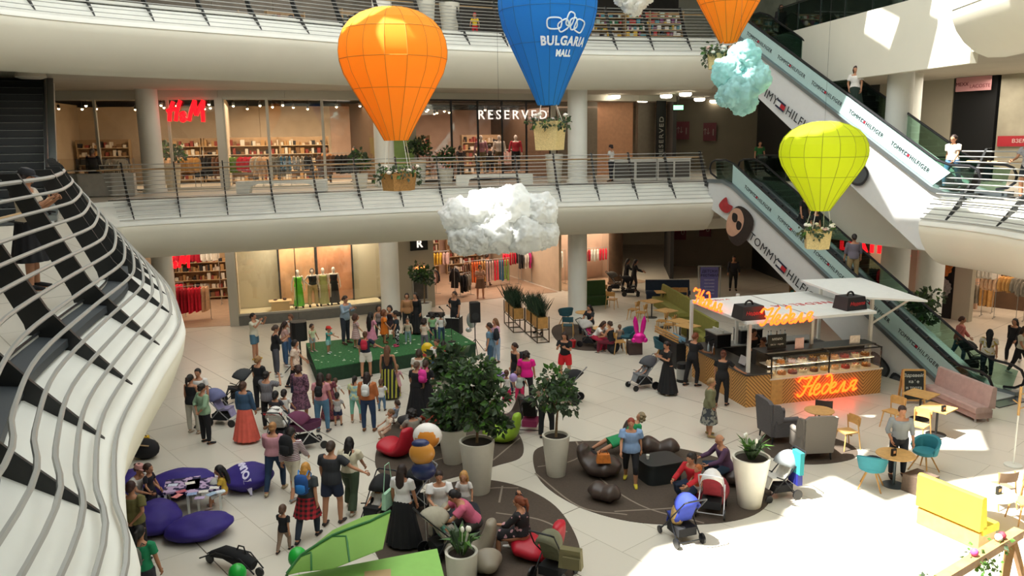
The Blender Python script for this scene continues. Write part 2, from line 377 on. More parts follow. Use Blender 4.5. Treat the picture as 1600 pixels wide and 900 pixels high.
# gallery railings
def railing(name, label, path, i0, i1, post_every, hs=1.0, pw=1.0, rr=.013):
    root = thing(name, label, 'railing', path[i0]); off = -path[i0]
    pth = [p + off for p in path[i0:i1]]; n = rightn(pth)
    cross = [(.90 - 1.42 * k / 13, -.60 + 1.82 * k / 13) for k in range(14)]
    cross = [(o, dz * hs if dz > 0 else dz) for o, dz in cross]
    for k, (o, dz) in enumerate(cross):
        b = MB(); r = rr if k < 13 else rr * 1.3
        b.tube([p + q * (o + .04) + Vector((0, 0, dz)) for p, q in zip(pth, n)], r, 6); b.build('rail', STEEL, root)
    b = MB(); b.tube([p + q * -.72 + Vector((0, 0, 1.04)) for p, q in zip(pth, n)], .045, 8, flat=.6); b.build('handrail', WOODR, root)
    b = MB(); b.tube([p + q * .05 + Vector((0, 0, .03)) for p, q in zip(pth, n)], .014, 5); b.build('kick_plate', DARK, root)
    # posts by arc length
    s_ = 0; nxt = post_every * .4
    for i in range(1, len(pth)):
        L = (pth[i] - pth[i - 1]).length
        while s_ + L >= nxt:
            t = (nxt - s_) / L; p = pth[i - 1].lerp(pth[i], t); q = n[i - 1].lerp(n[i], t).normalized(); tg = Vector((-q.y, q.x, 0))
            b = MB()
            out = [(.84, -.66), (.50, -.60), (.36, -.38), (.10, -.2), (-.04, -.1), (-.08, .1), (-.70, 1.30), (-.50, 1.30), (.14, .22), (.36, -.02), (.90, -.66)]
            b.slab([p + q * (o) + Vector((0, 0, z * hs if z > 0 else z)) - tg * .018 * pw for o, z in out], tg, .036 * pw)
            b.beam(p + q * -.5 + Vector((0, 0, .98)), p + q * -.72 + Vector((0, 0, 1.02)), .02)
            b.build('post', DARK, root, smooth=False, fix=True)
            nxt += post_every
        s_ += L
    return root
# columns
def column(x, y, z0, z1, r=.42, mt=None):
    b = MB(); b.lathe([(r + .05, z0), (r + .05, z0 + .12), (r, z0 + .13), (r, z1)], 28, (x, y, 0)); return struct(b.build('column', mt or WHITE))
for x, y in ((2.9, 35.0), (-5.4, 35.0), (-14.6, 33.2)):
    column(x, y, 0, C1 + .1); column(x, y, H, C2 + .1)
column(2.9 - .1, 36.2, 2 * H, ZR); column(-5.4, 36, 2 * H, ZR)
for x, y in ((16.4, 31.0),):
    column(x, y, 0, C1 + .1, .5)
column(13.2, 26.2 + 1.6, H, C2 + .1, .42)
# ================================================================ RAILINGS, COLUMNS
MC['dummy'] = None
for x, y in ((15.0, 31.0),):
    column(x, y, 0, C1 + .1, .52); column(x, y, H, C2 + .1, .5)
iN = next(i for i, p in enumerate(E1) if p.y > 3.0 and p.x < -2)
iC = next(i for i, p in enumerate(E1) if p.x < -12.6)
railing('gallery_railing', 'steel multi-bar railing with black fin posts curving close past the camera at left', E1, iN - 6, iC + 1, 1.75, hs=1.2, pw=1.5, rr=.021)
railing('gallery_railing', 'long steel railing with oak handrail along the middle gallery opposite, above the stage', E1, iC + 9, len(E1), 1.62)
railing('gallery_railing', 'long steel railing with oak handrail along the top gallery opposite, behind the balloons', L2, next(i for i, p in enumerate(L2) if p.y > 18.5), len(L2), 1.62)
railing('gallery_railing', 'short sunlit steel railing at the right edge beside the upper escalator foot', R1, 0, 22, 2.0, hs=1.1, pw=2.2, rr=.02)
AQUA = glass('#cfe6dc', 'green_tinted_glass', .3)
def glass_rail(label, pts, z):
    root = thing('glass_railing', label, 'railing', (pts[0][0], pts[0][1], z)); o = root.location
    P = [Vector((x, y, z)) - o for x, y in pts]
    for a, b_ in zip(P, P[1:]):
        L = (b_ - a).length; n = max(1, round(L / 1.5)); d = (b_ - a) / n
        for k in range(n):
            p = a + d * (k + .02); q = a + d * (k + .98); g = MB(); g.beam(p + Vector((0, 0, .56)), q + Vector((0, 0, .56)), .014, 1.0); g.build('pane', AQUA, root, smooth=False)
            s_ = MB(); s_.beam(a + d * k, a + d * k + Vector((0, 0, 1.08)), .03, .05); s_.build('post', DARK, root, smooth=False)
    m_ = MB(); m_.tube([p + Vector((0, 0, 1.1)) for p in P], .028, 8); m_.build('handrail', DARK, root)
glass_rail('glass balustrade with dark handrail behind the lower escalator on the middle gallery', [(10.55, 34.6), (14.9, 25.9)], H)
glass_rail('glass balustrade with dark handrail behind the upper escalator on the top gallery', [(11.15, 34.6), (12.9, 25.2), (13.0, 23.0)], 2 * H)
# ================================================================ ESCALATORS
BAND = mat('#a9c6c4', .35, vary=.03, name='pale_blue_print'); CLAD = mat('#d3d6d6', .45, vary=.02, name='white_cladding')
STEPM = mat('#2c2f31', .5, .3, name='ribbed_step'); NAVY = mat('#1d2740', .5, name='navy_print'); INK = mat('#20262c', .5, name='print_ink'); REDP = mat('#b3202c', .5, name='red_print')
ESC_S = R(30.0); RISE = H
def escalator(label, bx, by, dx, dy, z, W=1.5, flat=1.0, advert=True, under=0.0, side=1):
    """near bottom corner (bx, by); runs up along (dx, dy); side=+1: the near side is local +y"""
    root = thing('escalator', label, 'escalator', (bx, by, z), math.atan2(dy, dx)); run = RISE / math.tan(ESC_S); Lx = flat * 2 + run
    zs = lambda x: 0 if x < flat else (RISE if x > flat + run else (x - flat) * math.tan(ESC_S))
    prof = lambda off: [(-.1, off), (flat - .25, off), (flat + .25, off + .25 * math.tan(ESC_S)), (flat + run - .3, off + RISE - .3 * math.tan(ESC_S)), (flat + run + .25, off + RISE), (Lx + .2, off + RISE)]
    y0, y1 = (0, -W) if side > 0 else (0, W); sg = 1 if side > 0 else -1
    # white cladding of both sides and the underside
    depth = 1.75
    top = prof(.02); low = [(Lx + .2, RISE - 1.0), (flat + run - .2, RISE - 1.55)]
    if under: low += [(flat + .6, -under + .1), (-.1, -under)]
    else: low += [((depth) / math.tan(ESC_S) + flat - .3, 0.0), (-.1, .0)]
    b = MB(); b.slab([(x, y0 + .10 * sg, zz) for x, zz in top + low], (0, 1, 0), -.06 * sg); b.build('side_cladding', CLAD, root, smooth=False, fix=True)
    b = MB(); b.slab([(x, y1 - .10 * sg, zz) for x, zz in top + low], (0, 1, 0), .06 * sg); b.build('side_cladding', CLAD, root, smooth=False, fix=True)
    b = MB()
    for (xa, za), (xb, zb) in zip(low, low[1:]): b.slab([(xa, y0, za + .02), (xb, y0, zb + .02), (xb, y1, zb + .02), (xa, y1, za + .02)], (0, 0, 1), .04)
    b.build('underside', CLAD, root, smooth=False, fix=True)
    for yy, s2 in ((y0, sg), (y1, -sg)):
        b = MB(); b.slab([(x, yy + .17 * s2, zz) for x, zz in prof(.16)] + [(x, yy + .17 * s2, zz) for x, zz in reversed(prof(.02))], (0, 1, 0), -.3 * s2); b.build('deck_strip', mat('#8e979b', .3, .8), root, smooth=False, fix=True)
        gl = [(flat * .1, .16)] + prof(.16)[1:5] + [(Lx - .2, RISE + .16)]; gh = [(Lx - .1, RISE + .92)] + list(reversed(prof(.92)[1:5])) + [(-.05, .80)]
        b = MB(); b.slab([(x, yy, zz) for x, zz in gl + gh], (0, 1, 0), -.012 * s2); b.build('balustrade_glass', AQUA, root, smooth=False, fix=True)
        hp = prof(.95); c0 = Vector((.0, yy, .6)); loop = [Vector((.35, yy, .2)), Vector((.0, yy, .26)), Vector((-.22, yy, .42)), Vector((-.26, yy, .62)), Vector((-.14, yy, .84)), Vector((.12, yy, .94))]
        loop += [Vector((x, yy, zz)) for x, zz in hp[1:5]] + [Vector((Lx - .1, yy, RISE + .94)), Vector((Lx + .16, yy, RISE + .84)), Vector((Lx + .26, yy, RISE + .6)), Vector((Lx + .18, yy, RISE + .4)), Vector((Lx - .2, yy, RISE + .22))]
        b = MB(); b.tube(loop, .042, 8); b.build('handrail', RUBBER, root)
    n = int((run + 1.2) / .4)
    for k in range(n):
        x = flat - .5 + k * .4; zz = zs(x + .2); b = MB(); b.box((x + .2, (y0 + y1) / 2, zz - .1), (.41, W - .26, .2)); b.mi = 1; b.box((x + .015, (y0 + y1) / 2, zz + .004), (.03, W - .28, .01)); b.build('step', [STEPM, mat('#9a9c98', .5)], root, smooth=False)
    for xa, xb, zz in ((-.5, flat - .5, 0), (Lx - .95, Lx + .3, RISE)):
        b = MB(); b.box(((xa + xb) / 2, (y0 + y1) / 2, zz + .01), (xb - xa, W - .1, .04)); b.build('landing_plate', mat('#5d6366', .35, .7), root, smooth=False)
    if advert:
        c, s = math.cos(ESC_S), math.sin(ESC_S); yy = y0 + .018 * sg
        u = Vector((-s, 0, c)); xd = Vector((-c, 0, -s))
        A = Vector((flat + run - .1, yy, RISE + .17 - .1 * math.tan(ESC_S)))
        P = lambda a, h: A + xd * a + u * h
        b = MB(); b.slab([P(0.1, 0), P(11.45, 0), P(11.75, .62), P(-.25, .62)], (0, 1, 0), .012 * sg); b.build('printed_band', BAND, root, smooth=False, fix=True)
        for k in range(5):
            a0 = .8 + k * 2.14
            if a0 > 10.2: break
            M = frame(P(a0, .27) + Vector((0, .02 * sg, 0)), xd, u)
            text('lettering', 'TOMMY', .19, M, INK, root, .004, 1.05); text('lettering', 'HILFIGER', .19, frame(P(a0 + .88, .27) + Vector((0, .02 * sg, 0)), xd, u), INK, root, .004, 1.15)
            flag(root, P, a0 + .75, .27, .14, sg, False)
        yb = y0 + .165 * sg; A2 = Vector((flat + run - .1, yb, RISE - .42)); P2 = lambda a, h: A2 + xd * a + u * h + Vector((0, .012 * sg, 0))
        for k, (a0, wd) in enumerate(((1.75, 0), (7.6, 0))[:1 if not under else 1]):
            M = frame(P2(1.95, -.62), xd, u)
            text('lettering', 'TOMMY', .46, M, INK, root, .004, 1.15, align='LEFT'); text('lettering', 'HILFIGER', .46, frame(P2(4.35, -.62), xd, u), INK, root, .004, 1.15)
            flag(root, P2, 3.98, -.62, .36, sg, True)
        face_print(root, P2, .35, -.62, sg, 0 if not under else 1)
        glasses_print(root, P2, 9.3 if not under else 7.6, -.72, sg)
    return root
def flag(root, P, a, h, s_, sg, red):
    o = Vector((0, .01 * sg, 0))
    def q(x0, y0, x1, y1, m_, k=0, nm='emblem'):
        b = MB(); e = o * (1 + k * .3); b.slab([P(a + x0 * s_, h + y0 * s_) + e, P(a + x1 * s_, h + y0 * s_) + e, P(a + x1 * s_, h + y1 * s_) + e, P(a + x0 * s_, h + y1 * s_) + e], (0, 1, 0), .004 * sg); b.build(nm, m_, root, smooth=False, fix=True)
    q(-.75, .22, .75, .42, NAVY); q(-.75, -.42, .75, -.22, NAVY); q(0, -.22, .75, .22, REDP)
    if red: q(-.75, -.22, 0, .22, CLAD)
def blob(root, P, a, h, pts, m_, lift, sg, nm='print'):
    b = MB(); pp = spline([Vector((x, y, 0)) for x, y in pts], 4, True)
    b.slab([P(a + p.x, h + p.y) + Vector((0, lift * sg, 0)) for p in pp], (0, 1, 0), .003 * sg); b.build(nm, m_, root, smooth=False, fix=True)
def face_print(root, P, a, h, sg, var):
    sk = mat('#c79c83', .5, vary=.1, scale=3); hr = mat('#2a2322', .5, vary=.3, scale=8)
    if var: blob(root, P, a, h, [(-.3, -.6), (-.4, .55), (.5, .7), (1.2, .65), (1.15, -.1), (.9, -.7), (.2, -.75)], hr, .014, sg)
    else: blob(root, P, a, h, [(.2, -.3), (.35, .5), (.9, .75), (1.5, .6), (1.6, -.1), (1.3, -.75), (.7, -.8)], hr, .014, sg)
    blob(root, P, a + (.1 if var else 0), h, [(.2, -.25), (.25, .3), (.6, .55), (1.0, .35), (1.1, -.1), (.85, -.6), (.45, -.65)], sk, .018, sg)
    if not var:
        blob(root, P, a, h, [(-.55, .0), (-.35, .5), (-.1, .35), (.2, .4), (.1, .05), (-.2, -.1)], mat('#a82a30', .5, vary=.2), .02, sg)
        blob(root, P, a, h, [(.35, .2), (.6, .28), (.72, .05), (.6, -.08), (.42, -.02)], BLACK, .022, sg)
        blob(root, P, a, h, [(.75, .1), (1.0, .12), (1.05, -.12), (.9, -.22), (.76, -.1)], BLACK, .022, sg)
def glasses_print(root, P, a, h, sg):
    lens = mat('#4d5356', .3, name='lens_print'); rim = mat('#26282c', .4)
    for x in (0, 1.0):
        blob(root, P, a + x, h, [(-.45, .28), (0, .38), (.42, .25), (.4, -.2), (0, -.42), (-.38, -.2)], rim, .014, sg)
        blob(root, P, a + x, h, [(-.36, .22), (0, .3), (.34, .2), (.32, -.16), (0, -.34), (-.3, -.16)], lens, .018, sg)
escalator('lower escalator behind the kiosk, its side printed with brand lettering', 13.75, 22.55, -.43, .903, 0, under=0)
escalator('upper escalator in front of the sunlit gallery, its printed side reaching the top right gallery', 13.35, 23.35, -.375, .927, H, under=1.75)
escalator('dark stepped escalator at the far left rising beside the strolling woman', -13.1, 19.8, -.45, .89, H, advert=False, under=.9, flat=.8)
# ================================================================ SHOP FRONTS
G = [Vector((x, y, 0)) for x, y in ((-20.5, 33.0), (-15.1, 33.8), (-12.15, 34.4), (-9.6, 35.2), (-5.9, 36.9), (-2.5, 38.7), (-.1, 40.0), (2.4, 41.1), (6.75, 43.2), (9.0, 44.6))]
def gp(t, back=0.0, z=0.0):
    i = min(int(t), len(G) - 2); f = t - i; p = G[i].lerp(G[i + 1], f); d = (G[i + 1] - G[i]).normalized()
    return p + Vector((-d.y, d.x, 0)) * back + Vector((0, 0, z))
def gdir(t): i = min(int(t), len(G) - 2); return (G[i + 1] - G[i]).normalized()
FRAME = mat('#c2bfb2', .5, name='pale_shop_frame'); SILL = mat('#6f6f6a', .4, vary=.1)
def wall_seg(t0, t1, z0, z1, material, back=0, nm='wall_shopfront', th=.2):
    a, b_ = gp(t0, back), gp(t1, back); b = MB(); b.beam((a.x, a.y, (z0 + z1) / 2), (b_.x, b_.y, (z0 + z1) / 2), th, z1 - z0); return struct(b.build(nm, material, smooth=False))
def poly_wall(ts, z0, z1, material, back=0, nm='wall_shopfront', th=.2):
    for a, b_ in zip(ts, ts[1:]): wall_seg(a, b_, z0, z1, material, back, nm, th)
WN = [0]
def window(t0, t1, z0, z1, panes=2, back=0, fm=None, fw=.1):
    WN[0] += 1; root = bpy.data.objects.new('window_%d' % WN[0], None); COL.objects.link(root); struct(root)
    ts = [t0 + (t1 - t0) * k / panes for k in range(panes + 1)]
    for a, b_ in zip(ts, ts[1:]):
        b = MB(); b.beam(gp(a, back, (z0 + z1) / 2), gp(b_, back, (z0 + z1) / 2), .016, z1 - z0); struct(b.build('glazing', GLASS, root, smooth=False))
    for a in ts:
        b = MB(); b.beam(gp(a, back, z0), gp(a, back, z1), fw, fw); struct(b.build('frame', fm or FRAME, root, smooth=False))
    for zz in (z0 + .04, z1 - .04):
        for a, b_ in zip(ts, ts[1:]):
            b = MB(); b.beam(gp(a, back, zz), gp(b_, back, zz), .1, .08); struct(b.build('frame', fm or FRAME, root, smooth=False))
WARMW = mat('#c8b69c', .7, vary=.08, scale=2, name='warm_shop_wall'); PINKW = mat('#d0b09a', .7, vary=.1, scale=2, name='apricot_shop_wall'); BEIGE = mat('#c4bda5', .7, vary=.04, scale=1)
GREYW = mat('#b3ad9b', .6, vary=.06, scale=1, name='stone_cladding'); DARKW = mat('#2b2a29', .6, vary=.1, name='dark_wall'); BROWNW = mat('#5b4634', .6, vary=.2, scale=4)
WOODF = mat('#b0957c', .4, vary=.12, scale=3, name='warm_floor')
# ground floor: header above openings
poly_wall([0, 1, 2, 3, 4], 3.95, C1 + .1, FRAME); poly_wall([4, 5, 6, 7, 8, 9], 4.0, C1 + .1, BLACK)
# clothing shop with red rails (entrance), then its long display window
wall_seg(0, .75, 0, 3.95, WARMW)
wall_seg(1.93, 2.06, 0, 3.95, FRAME, th=.35)
window(2.06, 3.0, .42, 3.95, 1, fw=.03); window(3.0, 3.98, .42, 3.95, 1, fw=.03)
poly_wall([2.06, 3, 3.98], 0, .42, SILL, th=.3); poly_wall([2.0, 3, 4.0], .3, .42, mat('#d8cfae', .5), back=.8, th=1.5, nm='trim_display_floor')
poly_wall([2.0, 3, 4.1], .42, 3.95, BEIGE, back=1.7)
wall_seg(4.15, 4.62, 0, 3.95, GREYW, back=-.05, th=.3)
# interiors
poly_wall([7.06, 8, 8.4], 0, 4.2, PINKW, back=3.0)
column(gp(7.8, .5).x, gp(7.8, .5).y, 0, C1, .38, BROWNW)
poly_wall([0, 1, 2, 2.1], 0, 3.95, WARMW, back=7); poly_wall([4.0, 5, 6, 7, 8, 9], 0, 4.2, PINKW, back=9)
for t in (2.05, 4.6, 7.05): 
    b = MB(); b.beam(gp(t, .2, 2), gp(t, 9, 2), .15, 4); struct(b.build('wall_shop_divider', WARMW, smooth=False))
for i, (ta, tb, dp, m_) in enumerate(((.5, 2.0, 7, WOODF), (4.62, 7.0, 9, WOODF), (7.1, 8.4, 6, WOODF))):
    b = MB(); n = 6; ts = [ta + (tb - ta) * k / n for k in range(n + 1)]
    out = [gp(t, .05) for t in ts] + [gp(t, dp) for t in reversed(ts)]; b.prism([(p.x, p.y) for p in out], .0, .012); struct(b.build('floor_shop', m_, smooth=False))
# second storey
poly_wall([0, 1, 2, 3, 4, 5, 6, 7, 8, 9], 9.75, C2 + .1, FRAME, back=0)
window(0, 2.0, H, 9.75, 3); wall_seg(1.95, 2.06, H, 9.75, FRAME, th=.3); window(2.06, 4.05, H, 9.75, 3)
wall_seg(4.05, 4.45, H, 9.75, GREYW, th=.3); window(4.45, 6.85, H, 9.75, 5, fm=DARK)
wall_seg(6.85, 6.95, H, 9.75, FRAME); wall_seg(7.02, 7.5, H, 9.7, mat('#7e7160', .6, vary=.1), back=.2); wall_seg(7.5, 8.05, H, 9.7, mat('#c08e6c', .6, vary=.1), back=.6); wall_seg(8.05, 8.5, H, 9.7, mat('#6e6558', .6, vary=.1), back=.2)
poly_wall([0, 1, 2, 3, 4], H, 9.75, WARMW, back=8); poly_wall([4, 5, 6, 7, 8, 9], H, 9.75, PINKW, back=8)
for t in (.02, 2.05, 4.3, 7.0):
    b = MB(); b.beam(gp(t, .2, 7.9), gp(t, 8, 7.9), .15, 3.9); struct(b.build('wall_shop_divider', WARMW if t < 4 else BROWNW, smooth=False))
# top storey: plain shop walls with a bookshop
poly_wall([0, 1, 2, 3, 4, 5], 2 * H, 15.5, mat('#6b655b', .6, vary=.2, scale=2), back=1.5); poly_wall([5, 6, 7, 8, 9], 2 * H, 15.5, mat('#3a3734', .6, vary=.3, scale=2), back=0)
# east side: dark passage and right-hand shops
EAST = [Vector((x, y, 0)) for x, y in ((9.0, 44.6), (9.4, 50), (14.4, 48.0), (15.2, 41), (17.2, 38.5), (19.0, 34.0), (22.5, 29.5), (26.5, 25.5), (29, 20))]
def ewall(a, b_, z0, z1, material, th=.2, nm='wall_shopfront'):
    a, b_ = Vector(a), Vector(b_); m_ = MB(); m_.beam((a.x, a.y, (z0 + z1) / 2), (b_.x, b_.y, (z0 + z1) / 2), th, z1 - z0); return struct(m_.build(nm, material, smooth=False))
TAUPE = mat('#857c6a', .6, vary=.08, scale=1); MARB = mat('#a8a493', .5, vary=.05, scale=1)
for z0, z1 in ((0, C1 + .1), (H, C2 + .1)):
    ewall((9.0, 44.6), (9.6, 49.5), z0, z1, DARKW); ewall((9.6, 49.5), (14.6, 48.0), z0, z1, TAUPE); ewall((14.6, 48), (15.0, 42.4), z0, z1, DARKW)
ewall((14.2, 39.8), (15.0, 37.6), 0, C1 + .1, MARB); ewall((15, 37.6), (16.4, 36.4), 0, C1 + .1, BROWNW)
ewall((17.5, 35.8), (18.3, 34.5), 0, C1 + .1, GREYW); ewall((18.3, 34.5), (18.85, 33.65), 0, C1 + .1, BLACK); ewall((18.9, 33.6), (19.3, 33.0), 0, C1 + .1, MARB, .3); ewall((22.5, 28.5), (29, 20), 0, C1 + .1, BROWNW)
ewall((14.9, 40.5), (16.8, 37.2), H, C2 + .1, DARKW); ewall((16.8, 37.2), (18.4, 34.0), H, C2 + .1, GREYW); ewall((18.4, 33.9), (19.2, 32.3), H, C2 + .1, BLACK); ewall((19.25, 32.2), (24.5, 25.5), H, C2 + .1, mat('#a39c88', .7, vary=.3, scale=.9, name='stone_print_hoarding'))
ewall((11.5, 43), (13.3, 38.5), 2 * H, 16, mat('#7d8274', .5, vary=.3, scale=1.5)); ewall((13.3, 38.5), (19, 30), 2 * H, 16, mat('#5f6258', .5, vary=.4, scale=1.5)); ewall((19, 30), (24, 22), 2 * H, 16, TAUPE)
# shop behind "leather" sign and clothes shop at the right edge
for a, b_, m_ in (((17, 40), (21, 35.5), PINKW), ((20.0, 38.0), (27.5, 30), BROWNW)): ewall(a, b_, 0, C1, m_)
# soft lamps of the shops
WARM = (1, .80, .60)
for loc, sx, sy, pw, col in (((-14.6, 37.6, 4.2), 4, 5, 200, WARM), ((-1.0, 43, 4.2), 7, 6, 420, (1, .78, .64)), ((gp(7.7, 1.4).x, gp(7.7, 1.4).y, 4.2), 3.4, 1.6, 190, (1, .84, .62)), ((-13.5, 37.5, 9.6), 6, 5, 420, WARM), ((-8, 39.5, 9.6), 6, 5, 420, WARM), ((.5, 43.0, 9.45), 7, 5, 460, (1, .76, .62)),
                             ((5.6, 44.5, 9.6), 3, 2, 90, WARM), ((17.6, 37.6, 4.1), 2, 2, 70, WARM), ((21.6, 33.8, 4.1), 3, 3, 170, (1, .72, .5)), ((gp(3.3, .85).x, gp(3.3, .85).y, 3.9), 5.0, .8, 230, (1, .86, .66))):
    area_light('shop_ceiling_lamps', loc, sx, sy, pw, col, (0, 0, math.atan2(.45, .9) if loc[0] < 10 else -.9))
for loc, sx, sy, pw in (((-8, 33.2, 4.3), 10, 2, 60), ((8, 39, 4.3), 4, 4, 18), ((-7, 32.4, 9.9), 12, 1.5, 110), ((7.5, 39.5, 9.9), 5, 4, 45), ((17.5, 29, 9.9), 3, 6, 300), ((19, 27, 4.3), 4, 6, 150), ((-13, 20, 9.9), 3, 8, 70)):
    area_light('gallery_ceiling_lamps', loc, sx, sy, pw, (1, .9, .76))
area_light('gallery_ceiling_lamps', (-8, 35, 14.8), 14, 3, 120, (1, .9, .8)); area_light('gallery_ceiling_lamps', (16, 30, 15.5), 4, 10, 200, (1, .95, .85))
# round ceiling lights
LAMP = mat('#fff1d8', .5, emit=9, name='lit_diffuser')
cl0 = None
for px, py, lab in ((960, 151, 'first'), (1004, 157, 'second'), (1041, 150, 'third'), (1071, 147, 'fourth'), (1093, 155, 'fifth'), (1117, 158, 'sixth'), (979, 172, 'small faint'),):
    p = at(px, py, C2 - .12)
    if cl0 is None:
        cl0 = thing('ceiling_light', '', 'ceiling light', p, 0, 'round lamps under the top gallery'); b = MB(); b.lathe([(.2, .2), (.29, .12), (.3, .05)], 20); b.build('housing', WHITE, cl0); b = MB(); b.lathe([(.3, .05), (.3, -.04), (.24, -.1), (.02, -.12)], 20); b.build('diffuser', LAMP, cl0); c = cl0
    else: c = dup(cl0, p)
    c['label'] = lab + ' lit round lamp from the white column, in the ceiling above the middle gallery'
for px, py, lab in ((48, 118, 'dim round lamp in the ceiling at far left beside the escalator'),):
    c = thing('ceiling_light', lab, 'ceiling light', at(px, py, C2 - .12)); b = MB(); b.lathe([(.4, .1), (.42, -.05), (.3, -.1), (.01, -.1)], 20); b.build('housing', CEIL, c)
# ================================================================ SIGNS ON THE SHOP FRONTS
REDLIT = mat('#ff1420', .5, emit=1.2, name='lit_red_letters'); WHITELIT = mat('#fff4ea', .5, emit=.85, name='lit_white_letters'); NEON = mat('#ff4a10', .4, emit=5, name='orange_neon')
def sign(name, label, cat, body, px, py, t_or_z, size, dirv, m_, z=None, spacing=1.0, shear=0, bold=0, depth=.05, group=None):
    p = t_or_z; root = thing(name, label, cat, p, 0, group)
    text('letters', body, size, frame((0, 0, 0), dirv), m_, root, depth, spacing, shear, bold, 'CENTER'); return root
def on_front(px, py, z_guess, back=0):  # place on the shop-front line seen at px
    best = None
    for k in range(900):
        t = k * .01; g = gp(t, back, 0); q = at_d(px, py, g.y)
        if best is None or abs(q.x - g.x) < best[0]: best = (abs(q.x - g.x), t, g, q)
    return Vector((best[2].x, best[2].y, best[3].z)), best[1]
p, t = on_front(802, 180, 9, -.2); sign('shop_sign', 'white glowing capitals over the dark shop front on the middle gallery', 'sign', 'RESERVED', 0, 0, p, .62, gdir(t), WHITELIT, bold=0, spacing=1.42, depth=.02)
p, t = on_front(655, 381, 3.8, -.3)
sb = thing('shop_sign', 'black blade sign with one glowing white R beside the clothes shop', 'sign', p); b = MB(); b.T = frame((0, 0, 0), gdir(t)); b.box((0, 0, 0), (.85, .6, .1)); b.build('panel', BLACK, sb); text('letters', 'R', .5, frame(Vector((gdir(t).y, -gdir(t).x, 0)) * .07, gdir(t)), WHITELIT, sb, .02, align='CENTER', bold=.01)
p, t = on_front(1036, 212, 8.3, .0)
sb = thing('banner_panel', 'tall black panel with white capitals running upward beside the dark passage', 'sign', p - Vector((.3, .9, 0))); g_ = gdir(t); b = MB(); b.T = frame((0, 0, 0), g_); b.box((0, 0, 0), (.62, 3.6, .08)); b.build('panel', BLACK, sb)
M = frame(Vector((g_.y, -g_.x, 0)) * .06 + Vector((0, 0, -.1)), (0, 0, 1), up=-g_); text('letters', 'RESERVED', .42, M, mat('#8d8a84', .5), sb, .01, 1.2, align='CENTER')
def panel(name, label, cat, p, dirv, w_, h_, m_, words_=(), t=.05, fm=None, group=None):
    """flat sheet facing the void; words_: (text, dx, dy, size, material)"""
    root = thing(name, label, cat, p, 0, group); d = Vector(dirv).normalized(); n_ = Vector((d.y, -d.x, 0))
    b = MB(); b.T = frame((0, 0, 0), d); b.box((0, 0, 0), (w_, h_, t)); b.build('board', m_, root, smooth=False)
    if fm:
        b = MB(); b.T = frame((0, 0, 0), d)
        for x in (-w_ / 2, w_ / 2): b.box((x, 0, 0), (.05, h_ + .05, t + .03))
        for y in (-h_ / 2, h_ / 2): b.box((0, y, 0), (w_ + .05, .05, t + .03))
        b.build('frame', fm, root, smooth=False)
    for tx, dx, dy, sz, mm in words_:
        text('lettering', tx, sz, frame(d * dx + Vector((0, 0, dy)) + n_ * (t / 2 + .012), d), mm, root, .004, align='CENTER')
    return root
MAROON = mat('#6d2231', .5, name='maroon_panel'); DIMW = mat('#a89a92', .5)
for px, py, z0, lab in ((1067, 204, 8.4, 'maroon floor panel with a lift pictogram and 1, nearer the white column'), (1109, 206, 8.4, 'maroon floor panel with a lift pictogram and 1, beside the dark passage')):
    panel('level_panel', lab, 'sign', at_d(px, py, 48.8 - (px - 1067) * .01), (1, -.3, 0), .75, 1.05, MAROON, [('1', .2, -.05, .55, DIMW), ('⇅', -.18, 0, .4, DIMW)])
for px, py, lab in ((1063, 363, 'maroon ground floor lift panel with 0 beside the lit display'), (1102, 358, 'maroon ground floor lift panel with 0 deeper in the dark passage')):
    panel('level_panel', lab, 'sign', at_d(px, py, 48.9 - (px - 1063) * .01), (1, -.3, 0), .7, .9, MAROON, [('0', .15, 0, .5, DIMW)])
p = at_d(1362, 385, 35.6); sign('shop_sign', 'bright red block capitals of the leather shop behind the lower escalator', 'sign', 'LEATHER', 0, 0, at_d(1365, 386, 33.5), .72, (.55, -.62, 0), REDLIT, bold=.03, spacing=1.0)
panel('shop_banner', 'pink shop banner with a dark plaque at top right beside the grey hoarding', 'sign', at_d(1521, 131, 32.75), (.45, -.89, 0), 1.45, .55, mat('#c08a8c', .6), [('LACOSTE', .3, -.1, .2, mat('#7c3b40', .5)), ('MEXX', -.45, 0, .2, mat('#5a1420', .5))])
panel('hoarding_ribbon', 'red ribbon of white cyrillic capitals across the grey hoarding', 'sign', Vector((20.15, 30.75, 7.5)), (.617, -.787, 0), 3.2, .4, mat('#a3202c', .5), [('ВЗЕМЕТЕ ВАУЧЕР / РЕ', 0, 0, .2, mat('#d8c8c0', .5))])
panel('exit_light', 'small orange lit exit lamp on the grey pillar right of the display window', 'exit sign', on_front(657, 420, 3, -.27)[0], gdir(4.4), .42, .2, mat('#ff9a50', .5, emit=2), [])
panel('exit_light', 'small orange lit exit lamp on the wall behind the lower escalator', 'exit sign', at_d(1441, 453, 34.4), (.6, -.75, 0), .4, .2, mat('#ff9a70', .5, emit=2), [])
panel('exit_light', 'green lit exit lamp under the top gallery beside the dark passage', 'exit sign', at_d(1060, 168, 42), (1, .1, 0), .5, .22, mat('#8dffb0', .5, emit=2), [])
xl = bpy.data.objects['exit_light.002']; b = MB(); b.tube([(0, 0, .1), (0, 0, C2 - xl.location.z)], .012, 5); b.build('hanger', DARK, xl)
panel('poster', 'dark framed poster on the grey pillar beside the potted tree', 'poster', on_front(656, 452, 2, -.24)[0], gdir(4.4), .72, 1.0, mat('#4c4a48', .4, vary=.4, scale=3), [], fm=STEEL)
